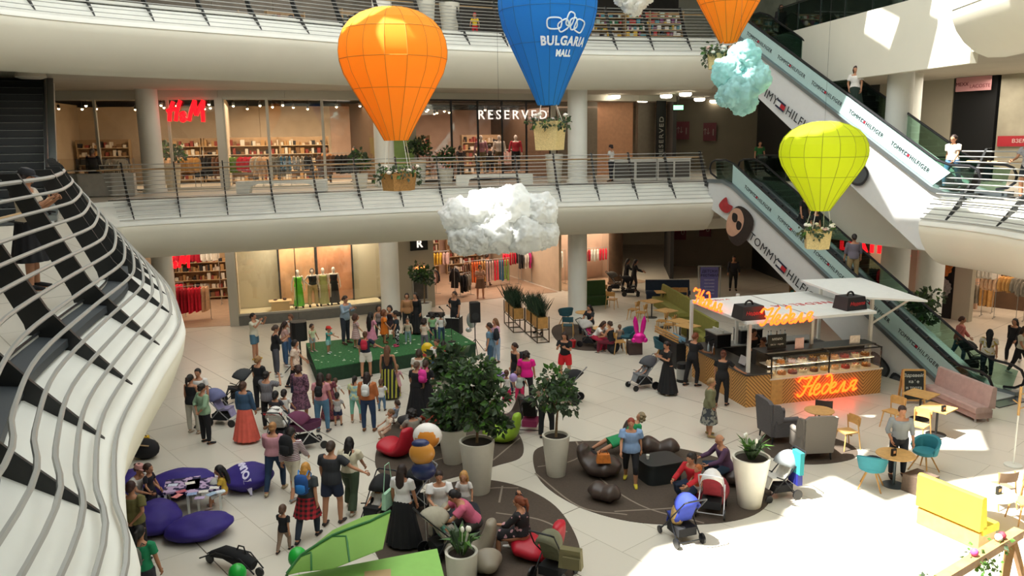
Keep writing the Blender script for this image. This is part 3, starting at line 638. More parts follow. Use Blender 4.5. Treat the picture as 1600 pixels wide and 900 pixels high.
for px, lab, c in ((467, 'tall peach backdrop panel behind the mannequins, the plain one', '#d9a77c'), (523, 'tall peach and teal backdrop panel behind the mannequins, on the column side', '#c98d68')):
    p, t = on_front(px, 440, 2, 1.5); root = thing('backdrop_panel', lab, 'backdrop', Vector((p.x, p.y, .43))); b = MB(); b.T = frame((0, 0, 1.7), gdir(t)); b.box((0, 0, 0), (1.66, 3.3, .08)); b.build('sheet', mat(c, .7, vary=.45, scale=.9), root, smooth=False)
    b = MB(); b.T = frame((0, 0, 1.7), gdir(t)); [b.box((x, 0, .03), (.07, 3.4, .12)) for x in (-.86, .86)]; b.box((0, 1.68, .03), (1.74, .07, .12)); b.build('frame', DARKW, root, smooth=False)
# ================================================================ PLANTS
def leaves(b, c, rad, n, size, rng, droop=.2, shell=.55, aspect=.38):
    c = Vector(c); rad = Vector(rad) if isinstance(rad, (tuple, list)) else Vector((rad, rad, rad))
    for _ in range(n):
        d = Vector((rng.gauss(0, 1), rng.gauss(0, 1), rng.gauss(0, 1))).normalized(); r = shell + (1 - shell) * rng.random()
        p = c + Vector((d.x * rad.x, d.y * rad.y, d.z * rad.z)) * r
        a = (d + Vector((rng.gauss(0, .5), rng.gauss(0, .5), rng.gauss(0, .5) - droop))).normalized(); s_ = size * rng.uniform(.6, 1.25)
        sd = a.cross(Vector((rng.gauss(0, 1), rng.gauss(0, 1), rng.gauss(0, 1)))).normalized() * s_ * aspect; up = sd.cross(a).normalized() * s_ * .12
        b.mi = 1 if rng.random() < .22 else 0
        b.add([p, p + a * s_ * .45 + sd - up, p + a * s_, p + a * s_ * .45 - sd - up, p + a * s_ * .5 + up * .3], [(0, 1, 4), (1, 2, 4), (2, 3, 4), (3, 0, 4)])
def pot(root, r0, r1, h, m_=None):
    b = MB(); b.lathe([(r0 * .96, 0), (r0, .02), (r1, h), (r1 - .05, h), (r1 - .06, h - .06)], 28, caps=False); b.lathe([(.001, .002), (r0 * .96, .002)], 28, caps=False); b.build('pot', m_ or POTM, root)
    b = MB(); b.lathe([(.001, h - .05), (r1 - .04, h - .06)], 20, caps=False); b.build('soil', SOIL, root)
def tree(label, p, r0, r1, h, trunk_h, crowns, nleaf, lsize, seed, cat='potted tree', lm=None):
    root = thing('potted_tree', label, cat, p); rng = random.Random(seed); pot(root, r0, r1, h)
    b = MB(); top = Vector((rng.uniform(-.05, .05), 0, h + trunk_h)); b.tube([(0, 0, h - .08), (.02, .01, h + trunk_h * .5), top], [.035, .03, .022], 7)
    for (cx, cy, cz, rr) in crowns:
        b.tube([top * .9 + Vector((0, 0, h * .1 - .02)), Vector((cx * .5, cy * .5, (top.z + cz) / 2)), (cx, cy, cz)], [.02, .015, .008], 5)
    b.build('trunk', TRUNK, root)
    b = MB(); per = max(1, nleaf // len(crowns))
    for (cx, cy, cz, rr) in crowns: leaves(b, (cx, cy, cz), (rr, rr, rr * .75), per, lsize, rng)
    b.build('foliage', [lm or LEAF, LEAF2], root, smooth=False); return root
def cr(n, r, z0, z1, rr, seed):
    g = random.Random(seed); return [(r * g.uniform(.2, 1) * math.cos(k * 2.4), r * g.uniform(.2, 1) * math.sin(k * 2.4), z0 + (z1 - z0) * k / max(1, n - 1), rr * g.uniform(.75, 1.15)) for k in range(n)]
tree('tallest potted tree, dense dark crown, on the brown mats in the middle of the hall', at(747, 768), .27, .40, 1.22, .5, cr(11, .5, 1.6, 2.95, .34, 2), 1700, .17, 1)
tree('potted tree with a round open crown standing at the tip of the brown mat', at(869, 742), .22, .33, 1.0, .65, cr(7, .4, 1.75, 2.3, .28, 5), 520, .17, 2)
tree('broad-leaved potted plant behind the tallest tree beside the crowd', at(700, 628), .28, .36, .8, .2, cr(6, .34, 1.0, 1.45, .32, 6), 300, .3, 3)
tree('bushy potted plant in a tapered pot between the red seat and the tallest tree', at(708, 722), .24, .36, .9, .2, cr(7, .42, 1.1, 1.75, .42, 8), 700, .2, 4)
tree('small potted tree beside the column behind the stage', at(664, 504), .26, .34, .9, .9, cr(5, .3, 1.95, 2.35, .35, 9), 420, .17, 5)
tree('low potted tree standing behind the lower escalator', at(1432, 540), .3, .38, .6, .3, cr(6, .5, 1.2, 1.9, .4, 12), 360, .22, 6)
def lily(label, p, r0, r1, h, seed, n=16, flowers=5):
    root = thing('potted_plant', label, 'potted plant', p); rng = random.Random(seed); pot(root, r0, r1, h); b = MB()
    for k in range(n):
        a = rng.uniform(0, 2 * PI); L = rng.uniform(.3, .55); out = Vector((math.cos(a), math.sin(a), 0)); base = Vector((0, 0, h - .06)) + out * .06; out2 = out * rng.uniform(.35, 1.0); mid = base + out2 * L * .45 + Vector((0, 0, L * .75)); tip = base + out2 * L * .95 + Vector((0, 0, L * rng.uniform(.55, 1.05)))
        sd = Vector((-out.y, out.x, 0)) * .045; b.mi = k % 2; b.add([base, mid + sd, mid - sd, tip, mid - Vector((0, 0, .02))], [(0, 1, 4), (0, 4, 2), (1, 3, 4), (4, 3, 2)]); b.tube([base, mid * .8 + base * .2], .008, 4)
    b.build('foliage', [LEAF2, LEAF], root, smooth=False)
    for k in range(flowers):
        a = rng.uniform(0, 2 * PI); c = Vector((math.cos(a) * .16, math.sin(a) * .16, h + rng.uniform(.35, .55))); f = MB(); f.tube([(c.x * .3, c.y * .3, h), c], .007, 4); f.ball(c, .035, 8, 6, 1.7); f.build('flower', mat('#f4f2e6', .5), root)
lily('sunlit white-flowering plant in a tapered pot at the right tip of the brown mat', at(1171, 790), .24, .40, 1.12, 3, 44, 3)
lily('white-flowering plant in a round pot at the bottom edge beside the green awning', at(722, 905), .27, .30, .55, 4, 34, 4)
# gallery pots
for px, py, hh, n_, lab, zz in ((272, 300, 1.3, 5, 'tapered white pot with a loose bush on the middle gallery beside the first column', H), (655, 292, 1.35, 4, 'tapered white pot with a clipped dark bush right of the hanging flower basket', H),
                         (697, 291, .8, 4, 'smaller white pot of leaves behind the middle gallery railing above the cloud', H), (866, 290, 1.25, 0, 'plain tapered white pot touching the second column on the middle gallery', H), (563, 298, .75, 3, 'small white pot with arching leaves behind the middle railing left of the flower basket', H),
                         (665, 48, 1.2, 0, 'tall tapered white pot behind the orange balloon top on the upper gallery', 2 * H), (703, 50, 1.1, 0, 'wide tapered white pot on the upper gallery beside the toy figure', 2 * H)):
    q = at(px, py - 3, zz); q.y += .9; q.x *= (q.y) / (q.y - .9)
    if n_: tree(lab, q, .27, .36, hh * .8, .25, cr(n_, .35, hh * .8 + .4, hh * .8 + .75, .33, int(px)), 260, .17, int(px))
    else: root = thing('plant_pot', lab, 'plant pot', q); pot(root, .3, .4, hh)
def grass_planter(label, p, rz, cells):
    root = thing('planter_box', label, 'planter', p, rz); rng = random.Random(3); FR = mat('#4a3d2c', .5, .4)
    for k in range(cells):
        x = k * .95; b = MB(); b.box((x, 0, .78), (.86, .42, .44)); b.build('box', OAK, root, smooth=False)
        b = MB()
        for sx in (-.46, .46):
            for sy in (-.24, .24): b.box((x + sx, sy, .52), (.035, .035, 1.04))
            for zz in (.02, .52): b.box((x + sx, 0, zz), (.03, .5, .03))
        for sy in (-.24, .24):
            for zz in (.02, .52): b.box((x, sy, zz), (.94, .03, .03))
        b.build('frame', FR, root, smooth=False)
    b = MB()
    for _ in range(420 * cells):
        x = rng.uniform(-.42, .95 * (cells - 1) + .42); y = rng.uniform(-.19, .19); hh = rng.uniform(.45, .85); lx, ly = rng.gauss(0, .16), rng.gauss(0, .16); w_ = .012
        b.add([(x - w_, y, .98), (x + w_, y, .98), (x + lx * .5 + w_, y + ly * .5, .98 + hh * .6), (x + lx, y + ly, .98 + hh)], [(0, 1, 2), (0, 2, 3)])
    b.build('grass', [mat('#26402a', .6, vary=.3)], root, smooth=False)
def ang(a, b_): return math.atan2(b_.y - a.y, b_.x - a.x)
pa, pb = at(800, 508), at(822, 531); grass_planter('slatted planter frame with dark reeds, the one nearer the shop entrance', pa, ang(pa, pb), 2)
pa, pb = at(834, 523), at(856, 542); grass_planter('slatted planter frame with dark reeds, the one nearer the seated guests', pa, ang(pa, pb), 2)
# ================================================================ HOT-AIR BALLOONS
WICK = mat('#b8874a', .7, vary=.3, scale=30, bump=.6, name='woven_wicker'); PALEW = mat('#d9c48a', .7, vary=.25, scale=40, bump=.6, name='pale_wicker')
def balloon(label, px, py, dist, diam, hgt, hexc, basket=None, logo=False, gores=16):
    c = at_d(px, py, dist); root = thing('hot_air_balloon', label, 'hanging balloon', c); R0 = diam / 2
    prof = [(.22, -.5), (.37, -.385), (.56, -.25), (.76, -.11), (.92, .01), (.99, .11), (1.0, .17), (.975, .25), (.90, .33), (.76, .40), (.56, .455), (.32, .488), (.12, .5)]
    fab = translucent(hexc, .75, .5, 'balloon_fabric'); b = MB()
    b.lathe([(r * R0, z * hgt) for r, z in prof], gores, caps=False); b.lathe([(.001, .5 * hgt), (.12 * R0, .5 * hgt)], gores, caps=False)
    e = b.build('envelope', fab, root, smooth=True, angle=14)
    sm = mat('#%02x%02x%02x' % tuple(int(int(hexc.strip('#')[i:i + 2], 16) * .72) for i in (0, 2, 4)), .8); b = MB()
    for k in range(gores):
        a = 2 * PI * k / gores; b.tube([(r * R0 * 1.002 * math.cos(a), r * R0 * 1.002 * math.sin(a), z * hgt) for r, z in prof], .008, 4)
    for r, z in ((.992, .11), (.76, -.11), (.90, .33)): b.tube([(r * R0 * 1.0 * math.cos(2 * PI * k / gores), r * R0 * 1.0 * math.sin(2 * PI * k / gores), z * hgt) for k in range(gores)], .008, 4, closed=True)
    b.build('seam', sm, root)
    b = MB(); b.tube([(0, 0, hgt * .5), (0, 0, 19 - c.z)], .003, 4); b.build('hanging_wire', DARK, root)
    if basket:
        bx, by, bw, bh, kind = basket; q = at_d(bx, by, dist) - c; W = PALEW if kind != 'w' else WICK
        b = MB(); n = 6 if kind != 'p' else 4; ph = .35
        def hexr(r, z): return [(q.x + r * math.cos(2 * PI * k / n + ph), q.y + r * math.sin(2 * PI * k / n + ph), z) for k in range(n)]
        b.rings([hexr(bw * .43, q.z - bh / 2), hexr(bw * .5, q.z + bh / 2), hexr(bw * .5 - .03, q.z + bh / 2), hexr(bw * .46, q.z + bh / 2 - .08)]); b.build('basket', W, root, smooth=False)
        b = MB()
        for k in range(4):
            a = PI / 4 + k * PI / 2; b.tube([(q.x + bw * .46 * math.cos(a), q.y + bw * .46 * math.sin(a), q.z + bh / 2), (.22 * R0 * math.cos(a), .22 * R0 * math.sin(a), -.5 * hgt)], .008, 4)
        b.build('rope', mat('#e2dfd2', .8), root)
        rng = random.Random(int(px)); b = MB()
        for k in range(9):
            a = k * 2 * PI / 9 + .3; leaves(b, (q.x + bw * .48 * math.cos(a), q.y + bw * .48 * math.sin(a), q.z + bh * .5 + rng.uniform(-.12, .12)), .17, 26, .11, rng, .5, .1)
        b.build('foliage', [LEAF, LEAF2], root, smooth=False)
        for k in range(10):
            a = rng.uniform(0, 2 * PI); f = MB(); cc = (q.x + bw * .5 * math.cos(a), q.y + bw * .5 * math.sin(a), q.z + bh * .55 + rng.uniform(-.02, .14)); f.ball(cc, .065, 8, 5, .7); f.ball((cc[0], cc[1], cc[2] + .02), .03, 6, 4); f.build('flower', mat(rng.choice(['#f1ece0', '#e8c3bb', '#f5f0e8']), .7), root)
    if logo:
        def rad(z):
            zz = z / hgt
            for (r1, z1), (r2, z2) in zip(prof, prof[1:]):
                if z1 <= zz <= z2: return R0 * (r1 + (r2 - r1) * (zz - z1) / (z2 - z1))
            return R0
        a0 = -PI / 2 + .42; m_ = mat('#dff0f8', .6, name='white_print')
        def wrap(me_o, dz, lift=.03):
            for v in me_o.data.vertices:
                x, y = v.co.x, v.co.y + dz; r = rad(y) + lift; a = a0 + x / (rad(0) * .98); v.co = (r * math.cos(a), r * math.sin(a), y)
        for tx, sz, dz in (('BULGARIA', .29, -.42), ('MALL', .21, -.70)):
            o = text('lettering', tx, sz, Matrix.Identity(4), m_, root, 0, 1.12, .0, .012, 'CENTER'); o.data = o.data.copy(); o.data.name = 'lettering'
            bm_ = bmesh.new(); bm_.from_mesh(o.data); bmesh.ops.subdivide_edges(bm_, edges=[e_ for e_ in bm_.edges if e_.calc_length() > .06], cuts=2); bm_.to_mesh(o.data); bm_.free(); wrap(o, dz)
        for k, (cx, cy, w_, h_, rot) in enumerate(((-.42, 0, .2, .13, 0), (-.16, -.05, .15, .12, .5), (.02, .1, .1, .16, -.3), (.14, .0, .11, .13, .4), (.36, -.04, .17, .14, -.25))):
            pts = [Vector((cx + w_ * math.copysign(abs(math.cos(t)) ** .6, math.cos(t)), cy + h_ * math.copysign(abs(math.sin(t)) ** .6, math.sin(t)), 0)) for t in [i * PI / 10 for i in range(20)]]
            b = MB(); out = []
            for p_ in pts:
                x = cx + (p_.x - cx) * math.cos(rot) - (p_.y - cy) * math.sin(rot); y = cy + (p_.x - cx) * math.sin(rot) + (p_.y - cy) * math.cos(rot) - .02; r = rad(y) + .02; a = a0 + x / R0; out.append((r * math.cos(a), r * math.sin(a), y))
            b.tube(out, .02, 5, closed=True); b.build('emblem', m_, root)
    return root
balloon('large orange hot-air balloon decoration, whole in view, over the stage', 615, 117, 20.0, 2.62, 3.12, '#ffad2e', (623, 284, .92, .42, 'w'))
balloon('blue hot-air balloon decoration with white linked-ring logo', 856, 45, 21.6, 2.55, 3.85, '#2f97e2', (859, 212, .95, .75, 'p'), logo=True)
balloon('orange hot-air balloon cut by the top edge beside the upper escalator', 1140, -10, 20.5, 1.85, 2.3, '#ffad2e', (1122, 96, .6, .36, 'x'))
balloon('yellow-green hot-air balloon decoration above the cafe kiosk', 1285, 260, 20.2, 2.1, 2.2, '#e4ee2c', (1277, 374, .72, .46, 'x'))
# fluffy clouds
from mathutils import noise
def cloud(label, px, py, dist, lobes, hexc, seed, amount=.06):
    c = at_d(px, py, dist); root = thing('hanging_cloud', label, 'cloud decoration', c); b = bmesh.new()
    for (x, y, z, r) in lobes:
        ret = bmesh.ops.create_icosphere(b, subdivisions=5, radius=r)
        for v in ret['verts']:
            d = v.co.normalized(); n1 = noise.noise(d * 2.2 + Vector((seed, x, z))); n2 = noise.noise((v.co + Vector((x, y, z))) * 9 + Vector((seed, 0, 0))); n3 = noise.noise((v.co + Vector((x, y, z))) * 26)
            v.co = v.co + d * (n1 * r * .2 + n2 * amount * .5 + n3 * amount * .5 + random.uniform(-.014, .014)) + Vector((x, y, z))
    for f in b.faces: f.smooth = True
    me = bpy.data.meshes.new('fluff'); b.to_mesh(me); b.free()
    me.materials.append(translucent(hexc, .95, .35, 'fluffy_paper', vary=.12 if hexc[1] == 'f' else .35, scale=1.8)); o = bpy.data.objects.new('fluff', me); COL.objects.link(o); o.parent = root
    m_ = MB(); m_.tube([(0, 0, 0), (0, 0, 19 - c.z)], .003, 4); m_.build('hanging_wire', DARK, root); return root
cloud('big white fluffy paper cloud hanging in front of the middle gallery', 782, 345, 19.0, [(-.95, 0, .12, .46), (-.85, 0, -.38, .42), (-.35, .1, .2, .55), (.0, -.1, -.25, .52), (.25, 0, .28, .55), (.55, -.1, -.28, .5), (.95, 0, .22, .42), (1.0, 0, -.28, .40), (-.45, -.1, -.35, .42)], '#f4f6f4', 1)
cloud('turquoise-tinted fluffy paper cloud hanging before the upper escalator', 1155, 125, 19.5, [(.1, 0, .5, .38), (-.25, 0, .15, .4), (.3, 0, .05, .42), (-.05, -.1, -.25, .45), (.1, 0, -.5, .33), (-.3, 0, -.4, .24)], '#b9ecea', 5)
cloud('small white fluffy cloud cut off by the top edge beside the blue balloon', 991, 3, 21.0, [(0, 0, 0, .3), (-.25, 0, .15, .25), (.2, 0, .15, .27)], '#f4f4ee', 9)
# ================================================================ STAGE
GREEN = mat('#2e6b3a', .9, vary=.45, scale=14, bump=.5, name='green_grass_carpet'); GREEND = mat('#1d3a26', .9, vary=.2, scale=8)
FL_, FR_, BR_, BL_ = at(494, 577, .5), at(743, 536, .5), at(704, 513, .5), at(478, 536, .5)
st = thing('stage', 'low stage under a green grass carpet where the children stand', 'stage', (FL_.x, FL_.y, 0)); o_ = st.location
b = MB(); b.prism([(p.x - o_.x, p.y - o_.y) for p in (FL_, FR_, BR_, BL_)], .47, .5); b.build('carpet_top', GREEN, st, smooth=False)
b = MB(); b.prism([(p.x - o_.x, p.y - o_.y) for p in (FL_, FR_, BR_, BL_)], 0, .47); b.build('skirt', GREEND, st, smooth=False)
rng = random.Random(4)
pp = thing('paper_scraps', 'scattered white paper scraps lying on the green stage', 'paper scraps', (0, 0, .5)); pp['kind'] = 'stuff'; b = MB()
for _ in range(70):
    u, v = rng.random(), rng.random(); q = FL_.lerp(FR_, u).lerp(BL_.lerp(BR_, u), v * .9 + .05); a = rng.uniform(0, 3); s_ = rng.uniform(.04, .11); b.box((q.x, q.y, .004), (s_, s_ * .7, .004), a)
b.build('scrap', mat('#cfdac2', .8), pp, smooth=False)
def speaker(label, p, rz, covered=False, size=1.0):
    root = thing('loudspeaker', label, 'loudspeaker', p, rz); b = MB()
    for s_ in (-1, 0, 1):
        a = s_ * 2 * PI / 3 + .5; b.tube([(0, 0, .55), (.45 * math.cos(a), .45 * math.sin(a), .0)], .014, 5)
    b.tube([(0, 0, .15), (0, 0, 1.3)], .02, 6); b.build('tripod', BLACK, root)
    b = MB(); prof = [(-.19, -.15), (.19, -.15), (.17, .13), (.1, .2), (-.1, .2), (-.17, .13)]; b.prism(prof, 1.2, 1.95); b.build('cabinet', BLACK, root, fix=True)
    b = MB(); b.lathe([(.001, 0), (.14, 0)], 16, caps=False); me = b.mesh('grille', mat('#26282a', .7)); o = bpy.data.objects.new('grille', me); COL.objects.link(o); o.parent = root; o.location = (0, -.155, 1.45); o.rotation_euler = (R(90), 0, 0)
    return root
speaker('black loudspeaker on a tripod at the right corner of the stage', at(743, 552), R(15))
speaker('black loudspeaker standing left of the stage beside the blue jeans visitor', at(471, 576), R(-160)).scale = (1.5, 1.5, .88)
fb = thing('foil_balloon', 'plain silver-white foil balloon tied in front of the right loudspeaker', 'balloon', at_d(737, 500, 29.6)); b = MB(); b.ball((0, 0, 0), .2, 12, 8, 1.6, 1, .5); b.ball((-.12, 0, -.38), .1, 8, 6, 1, 1.2, .6); b.build('foil', mat('#c8c9cc', .25, .5), fb)
dj = thing('mixing_desk', 'white trestle table with mixing desk and cables behind the stage', 'table', at(693, 522), R(-12)); b = MB(); b.box((0, 0, .74), (1.5, .6, .04)); b.build('tabletop', WHITE, dj, smooth=False)
for sx in (-.65, .65):
    for sy in (-.24, .24): b = MB(); b.box((sx, sy, .36), (.04, .04, .72)); b.build('leg', STEEL, dj, smooth=False)
b = MB(); b.box((.45, 0, .38), (.6, .62, .72)); b.build('black_cloth', BLACK, dj, smooth=False)
mx_ = thing('audio_mixer', 'black audio mixer lying on the white trestle table', 'mixer', dj.location + Vector((-.3, 0, .76)), R(-12)); b = MB(); b.slab([(-.35, -.2, 0), (.35, -.2, 0), (.35, .2, .0), (-.35, .2, .0)], (0, 0, 1), .06); b.box((0, .1, .1), (.66, .2, .08)); b.build('console', BLACK, mx_, smooth=False); b = MB(); [b.box((-.3 + .1 * k, -.08, .07), (.03, .03, .02)) for k in range(7)]; b.build('fader', STEEL, mx_, smooth=False)
for px, py, lab in ((694, 537, 'black microphone stand on the stage nearer the children'), (706, 534, 'black microphone stand at the right rear of the stage')):
    ms = thing('microphone_stand', lab, 'microphone stand', at(px, py, .5)); b = MB(); b.tube([(0, 0, .02), (0, 0, 1.25)], .012, 6); b.build('pole', BLACK, ms); b = MB(); b.lathe([(.15, 0), (.15, .02), (.02, .03)], 16); b.build('base', BLACK, ms); b = MB(); b.tube([(0, 0, 1.25), (-.1, -.1, 1.38)], .018, 6); b.ball((-.12, -.12, 1.4), .035, 8, 6); b.build('microphone', BLACK, ms)
# ================================================================ BROWN FLOOR MATS
MATM = mat('#4b4036', .95, vary=.12, scale=20, bump=.2, name='brown_carpet'); MATL = mat('#85796b', .9, name='carpet_line')
def floor_mat(label, pix, ovals=()):
    c = sum((at(*p) for p in pix), Vector()) / len(pix); root = thing('floor_mat', label, 'carpet', (c.x, c.y, 0)); o_ = root.location
    b = MB(); b.prism([(p.x, p.y) for p in spline([at(*q) - o_ for q in pix], 6, True)], 0, .012); b.build('carpet', MATM, root, angle=60, fix=True)
    for ov in ovals:
        b = MB(); b.tube([p + Vector((0, 0, .013)) for p in spline([at(*q) - o_ for q in ov], 6, False)], .022, 4, flat=.12, closed=False); b.build('inlaid_line', MATL, root)
    return root
floor_mat('large pebble-shaped brown carpet with brown lounge seats', [(833, 712), (845, 752), (900, 790), (985, 815), (1090, 820), (1170, 808), (1204, 780), (1190, 745), (1110, 712), (1000, 692), (900, 690), (850, 697)], [[(836, 740), (905, 792), (980, 805)], [(840, 730), (890, 722), (930, 700)], [(900, 690), (930, 740), (1000, 790), (1100, 818)], [(1120, 760), (1080, 790), (960, 800)]])
floor_mat('pebble-shaped brown carpet beneath the red seat and the family', [(588, 705), (590, 735), (622, 755), (665, 756), (718, 744), (775, 728), (816, 712), (810, 678), (775, 655), (700, 642), (640, 648), (605, 672)], [[(640, 735), (700, 715), (750, 725)], [(770, 720), (800, 695), (812, 685)]])
floor_mat('pebble-shaped brown carpet at the bottom beneath the red seat and reading family', [(582, 812), (600, 885), (680, 905), (760, 935), (860, 930), (905, 880), (896, 830), (860, 785), (800, 757), (730, 750), (655, 772)], [[(710, 790), (760, 765), (810, 763)], [(775, 802), (840, 812), (886, 832)], [(780, 786), (785, 760)], [(872, 812), (880, 840)]])
floor_mat('small brown carpet beneath the grey wing armchairs', [(1188, 690), (1200, 712), (1240, 724), (1290, 725), (1335, 716), (1336, 700), (1300, 684), (1240, 672), (1200, 676)], [])
floor_mat('distant brown carpet among the cafe chairs near the second column', [(862, 520), (880, 540), (915, 548), (950, 545), (965, 530), (945, 515), (900, 507), (870, 508)], [])
# ================================================================ SCRIPT LETTERING
def strokes(parent, lines, sc, M, r, m_, nm='letters'):
    b = MB()
    for ln in lines:
        pts = spline([Vector((x * sc, y * sc, 0)) for x, y in ln], 4); b.tube([M @ p for p in pts], r, 6)
    return b.build(nm, m_, parent)
NED = [[(-.55, 1.35), (-.3, 1.75), (.15, 1.6), (.75, 1.75), (.55, 1.1), (.3, .25), (-.05, .0), (-.3, .25)], [(1.55, 1.8), (1.25, 1.3), (1.0, .4), (1.05, .02), (1.3, .2)], [(.1, .95), (.5, .85), (1.1, .95)],
       [(1.35, .45), (1.75, .6), (1.85, .9), (1.6, 1.0), (1.4, .6), (1.5, .1), (1.8, .02), (2.1, .35)],
       [(2.85, .75), (2.55, .95), (2.25, .5), (2.4, .05), (2.75, .15), (3.0, .8), (2.95, 1.4), (2.65, 1.8), (2.3, 1.6)],
       [(3.05, .45), (3.45, .6), (3.55, .9), (3.3, 1.0), (3.1, .6), (3.2, .1), (3.5, .02), (3.8, .25)],
       [(3.8, .05), (4.0, .1), (4.25, .7), (4.45, 1.0), (4.5, .5), (4.5, .05), (4.75, .2)],
       [(4.8, .02), (5.05, .25), (5.25, .5)], [(5.65, 1.0), (5.35, .98), (5.15, .75), (5.3, .5), (5.6, .55)], [(5.72, 1.02), (5.6, .5), (5.6, .05), (5.95, .25)]]
NED = [[(x + y * .28, y) for x, y in ln] for ln in NED]
HM = [[(.2, -.1), (.35, 1), (.75, 2.0)], [(.0, .95), (.6, 1.15), (1.3, 1.25)], [(.85, -.1), (1.05, 1.0), (1.5, 2.1)], [(1.9, 0), (1.45, .55), (1.75, .8), (1.75, .5), (1.45, .1), (1.6, -.05), (1.95, .3)], [(2.2, -.1), (2.5, 1.0), (2.95, 2.1)], [(2.95, 2.1), (2.9, 1.0), (3.0, .5)], [(3.0, .5), (3.4, 1.3), (3.85, 2.1)], [(3.85, 2.1), (3.7, 1.0), (3.65, -.2)]]
p, t = on_front(262, 188, 9, -.2); root = thing('shop_sign', 'red lit brush letters of the clothing shop on the middle gallery glass', 'sign', p); strokes(root, HM, .38, frame((0, 0, 0), gdir(t)), .085, REDLIT)
p, t = on_front(258, 418, 3.6, -.2); root = thing('shop_sign', 'red lit brush letters at the ground floor shop entrance behind the near railing', 'sign', p); strokes(root, HM, .26, frame((0, 0, 0), gdir(t)), .06, REDLIT)
# ================================================================ CAFE KIOSK
KA = math.atan2(.257, .966); KO = Vector((6.8, 22.5, 0))
def kl(x, y, z=0): return KO + Vector((x * math.cos(KA) - y * math.sin(KA), x * math.sin(KA) + y * math.cos(KA), z))
def chevron(name, c1, c2, sc=9):
    M = bpy.data.materials.new(name); M.use_nodes = True; nt = M.node_tree; b = nt.nodes['Principled BSDF']; b.inputs['Roughness'].default_value = .5
    tc = nt.nodes.new('ShaderNodeTexCoord'); sep = nt.nodes.new('ShaderNodeSeparateXYZ'); nt.links.new(tc.outputs['Object'], sep.inputs[0])
    def mth(op, a, b_=None):
        n = nt.nodes.new('ShaderNodeMath'); n.operation = op
        for i, v in enumerate((a, b_)):
            if v is None: continue
            if isinstance(v, (int, float)): n.inputs[i].default_value = v
            else: nt.links.new(v, n.inputs[i])
        return n.outputs[0]
    h = mth('ADD', sep.outputs[0], sep.outputs[1]); tri = mth('PINGPONG', h, .8); v = mth('ADD', sep.outputs[2], tri); fr = mth('FRACT', mth('MULTIPLY', v, sc)); g = mth('GREATER_THAN', fr, .38)
    mx = nt.nodes.new('ShaderNodeMix'); mx.data_type = 'RGBA'; mx.inputs[6].default_value = lin(c1); mx.inputs[7].default_value = lin(c2); nt.links.new(g, mx.inputs[0]); nt.links.new(mx.outputs[2], b.inputs['Base Color'])
    bp = nt.nodes.new('ShaderNodeBump'); bp.inputs['Distance'].default_value = .01; nt.links.new(g, bp.inputs['Height']); nt.links.new(bp.outputs[0], b.inputs['Normal']); return M
CHEV = chevron('slatted_oak_front', '#8a5f30', '#d3a05a'); TOPM = mat('#3a3835', .3, vary=.2, scale=10); PLAIN = mat('#cf9d58', .5, vary=.12, scale=9)
kio = thing('cafe_kiosk', 'cafe kiosk with slatted oak counter, orange script lettering and white flat canopy', 'kiosk', KO, KA)
b = MB(); b.box((.4, 1.9, .48), (.8, 3.8, .96)); b.build('counter', CHEV, kio, smooth=False)
b = MB(); b.box((2.72, .42, .38), (3.84, .84, .76)); b.build('counter', CHEV, kio, smooth=False)
b = MB(); b.box((1.0, -.012, .38), (.38, .03, .76)); b.build('front_panel', PLAIN, kio, smooth=False)
b = MB(); b.box((.4, 1.9, .98), (.86, 3.86, .05)); b.build('countertop', TOPM, kio, smooth=False)
b = MB(); b.box((2.72, .42, .78), (3.9, .88, .04)); b.build('display_deck', mat('#e6dcc8', .4), kio, smooth=False)
b = MB(); b.box((2.72, .62, 1.47), (3.9, .55, .04)); b.box((2.72, .95, .9), (3.84, .25, 1.14)); b.build('service_top', TOPM, kio, smooth=False)
b = MB(); b.box((2.6, 3.6, .45), (4.2, .6, .9)); b.box((4.55, 2.2, .45), (.5, 2.4, .9)); b.build('rear_counter', mat('#3b3a39', .5, vary=.2), kio, smooth=False)
b = MB(); b.box((2.6, 3.6, .92), (4.3, .66, .04)); b.build('rear_countertop', STEEL, kio, smooth=False)
for x in (.82, 2.78, 4.6):
    b = MB(); b.box((x, .03, 1.12), (.035, .035, .7)); b.box((x, .42, 1.46), (.035, .8, .03)); b.build('case_frame', BLACK, kio, smooth=False)
for x0, x1 in ((.84, 2.76), (2.8, 4.58)):
    b = MB(); b.box(((x0 + x1) / 2, .02, 1.12), (x1 - x0, .012, .66)); b.build('case_glass', GLASS, kio, smooth=False)
    b = MB(); b.box(((x0 + x1) / 2, .5, 1.1), (x1 - x0 - .05, .5, .015)); b.build('glass_shelf', mat('#d8d4c8', .2), kio, smooth=False)
b = MB(); b.box((2.72, .12, 1.435), (3.7, .03, .015)); b.box((2.72, .3, 1.08), (3.7, .02, .012)); b.build('case_fill_glow', mat('#ffe3b8', .5, emit=9), kio, smooth=False)  # glowing bars added to brighten the inside of the case
b = MB(); b.box((2.72, .03, 1.46), (3.8, .03, .03)); b.build('case_rail', BLACK, kio, smooth=False)
for x, y, z0, z1 in ((.15, .2, .98, 2.66), (2.75, .9, 1.47, 2.66), (4.75, .75, 0, 3.0), (-.25, 3.0, 0, 2.66), (4.75, 3.3, 0, 2.9), (1.7, 3.5, .9, 2.66)):
    b = MB(); b.box((x, y, (z0 + z1) / 2), (.09, .09, z1 - z0)); b.build('post', WHITE, kio, smooth=False)
b = MB(); b.beam((4.75, .75, 2.0), (5.35, -.2, 2.95), .06); b.build('brace', WHITE, kio, smooth=False)
CANW = mat('#e2e4e2', .6, vary=.03, name='white_canopy')
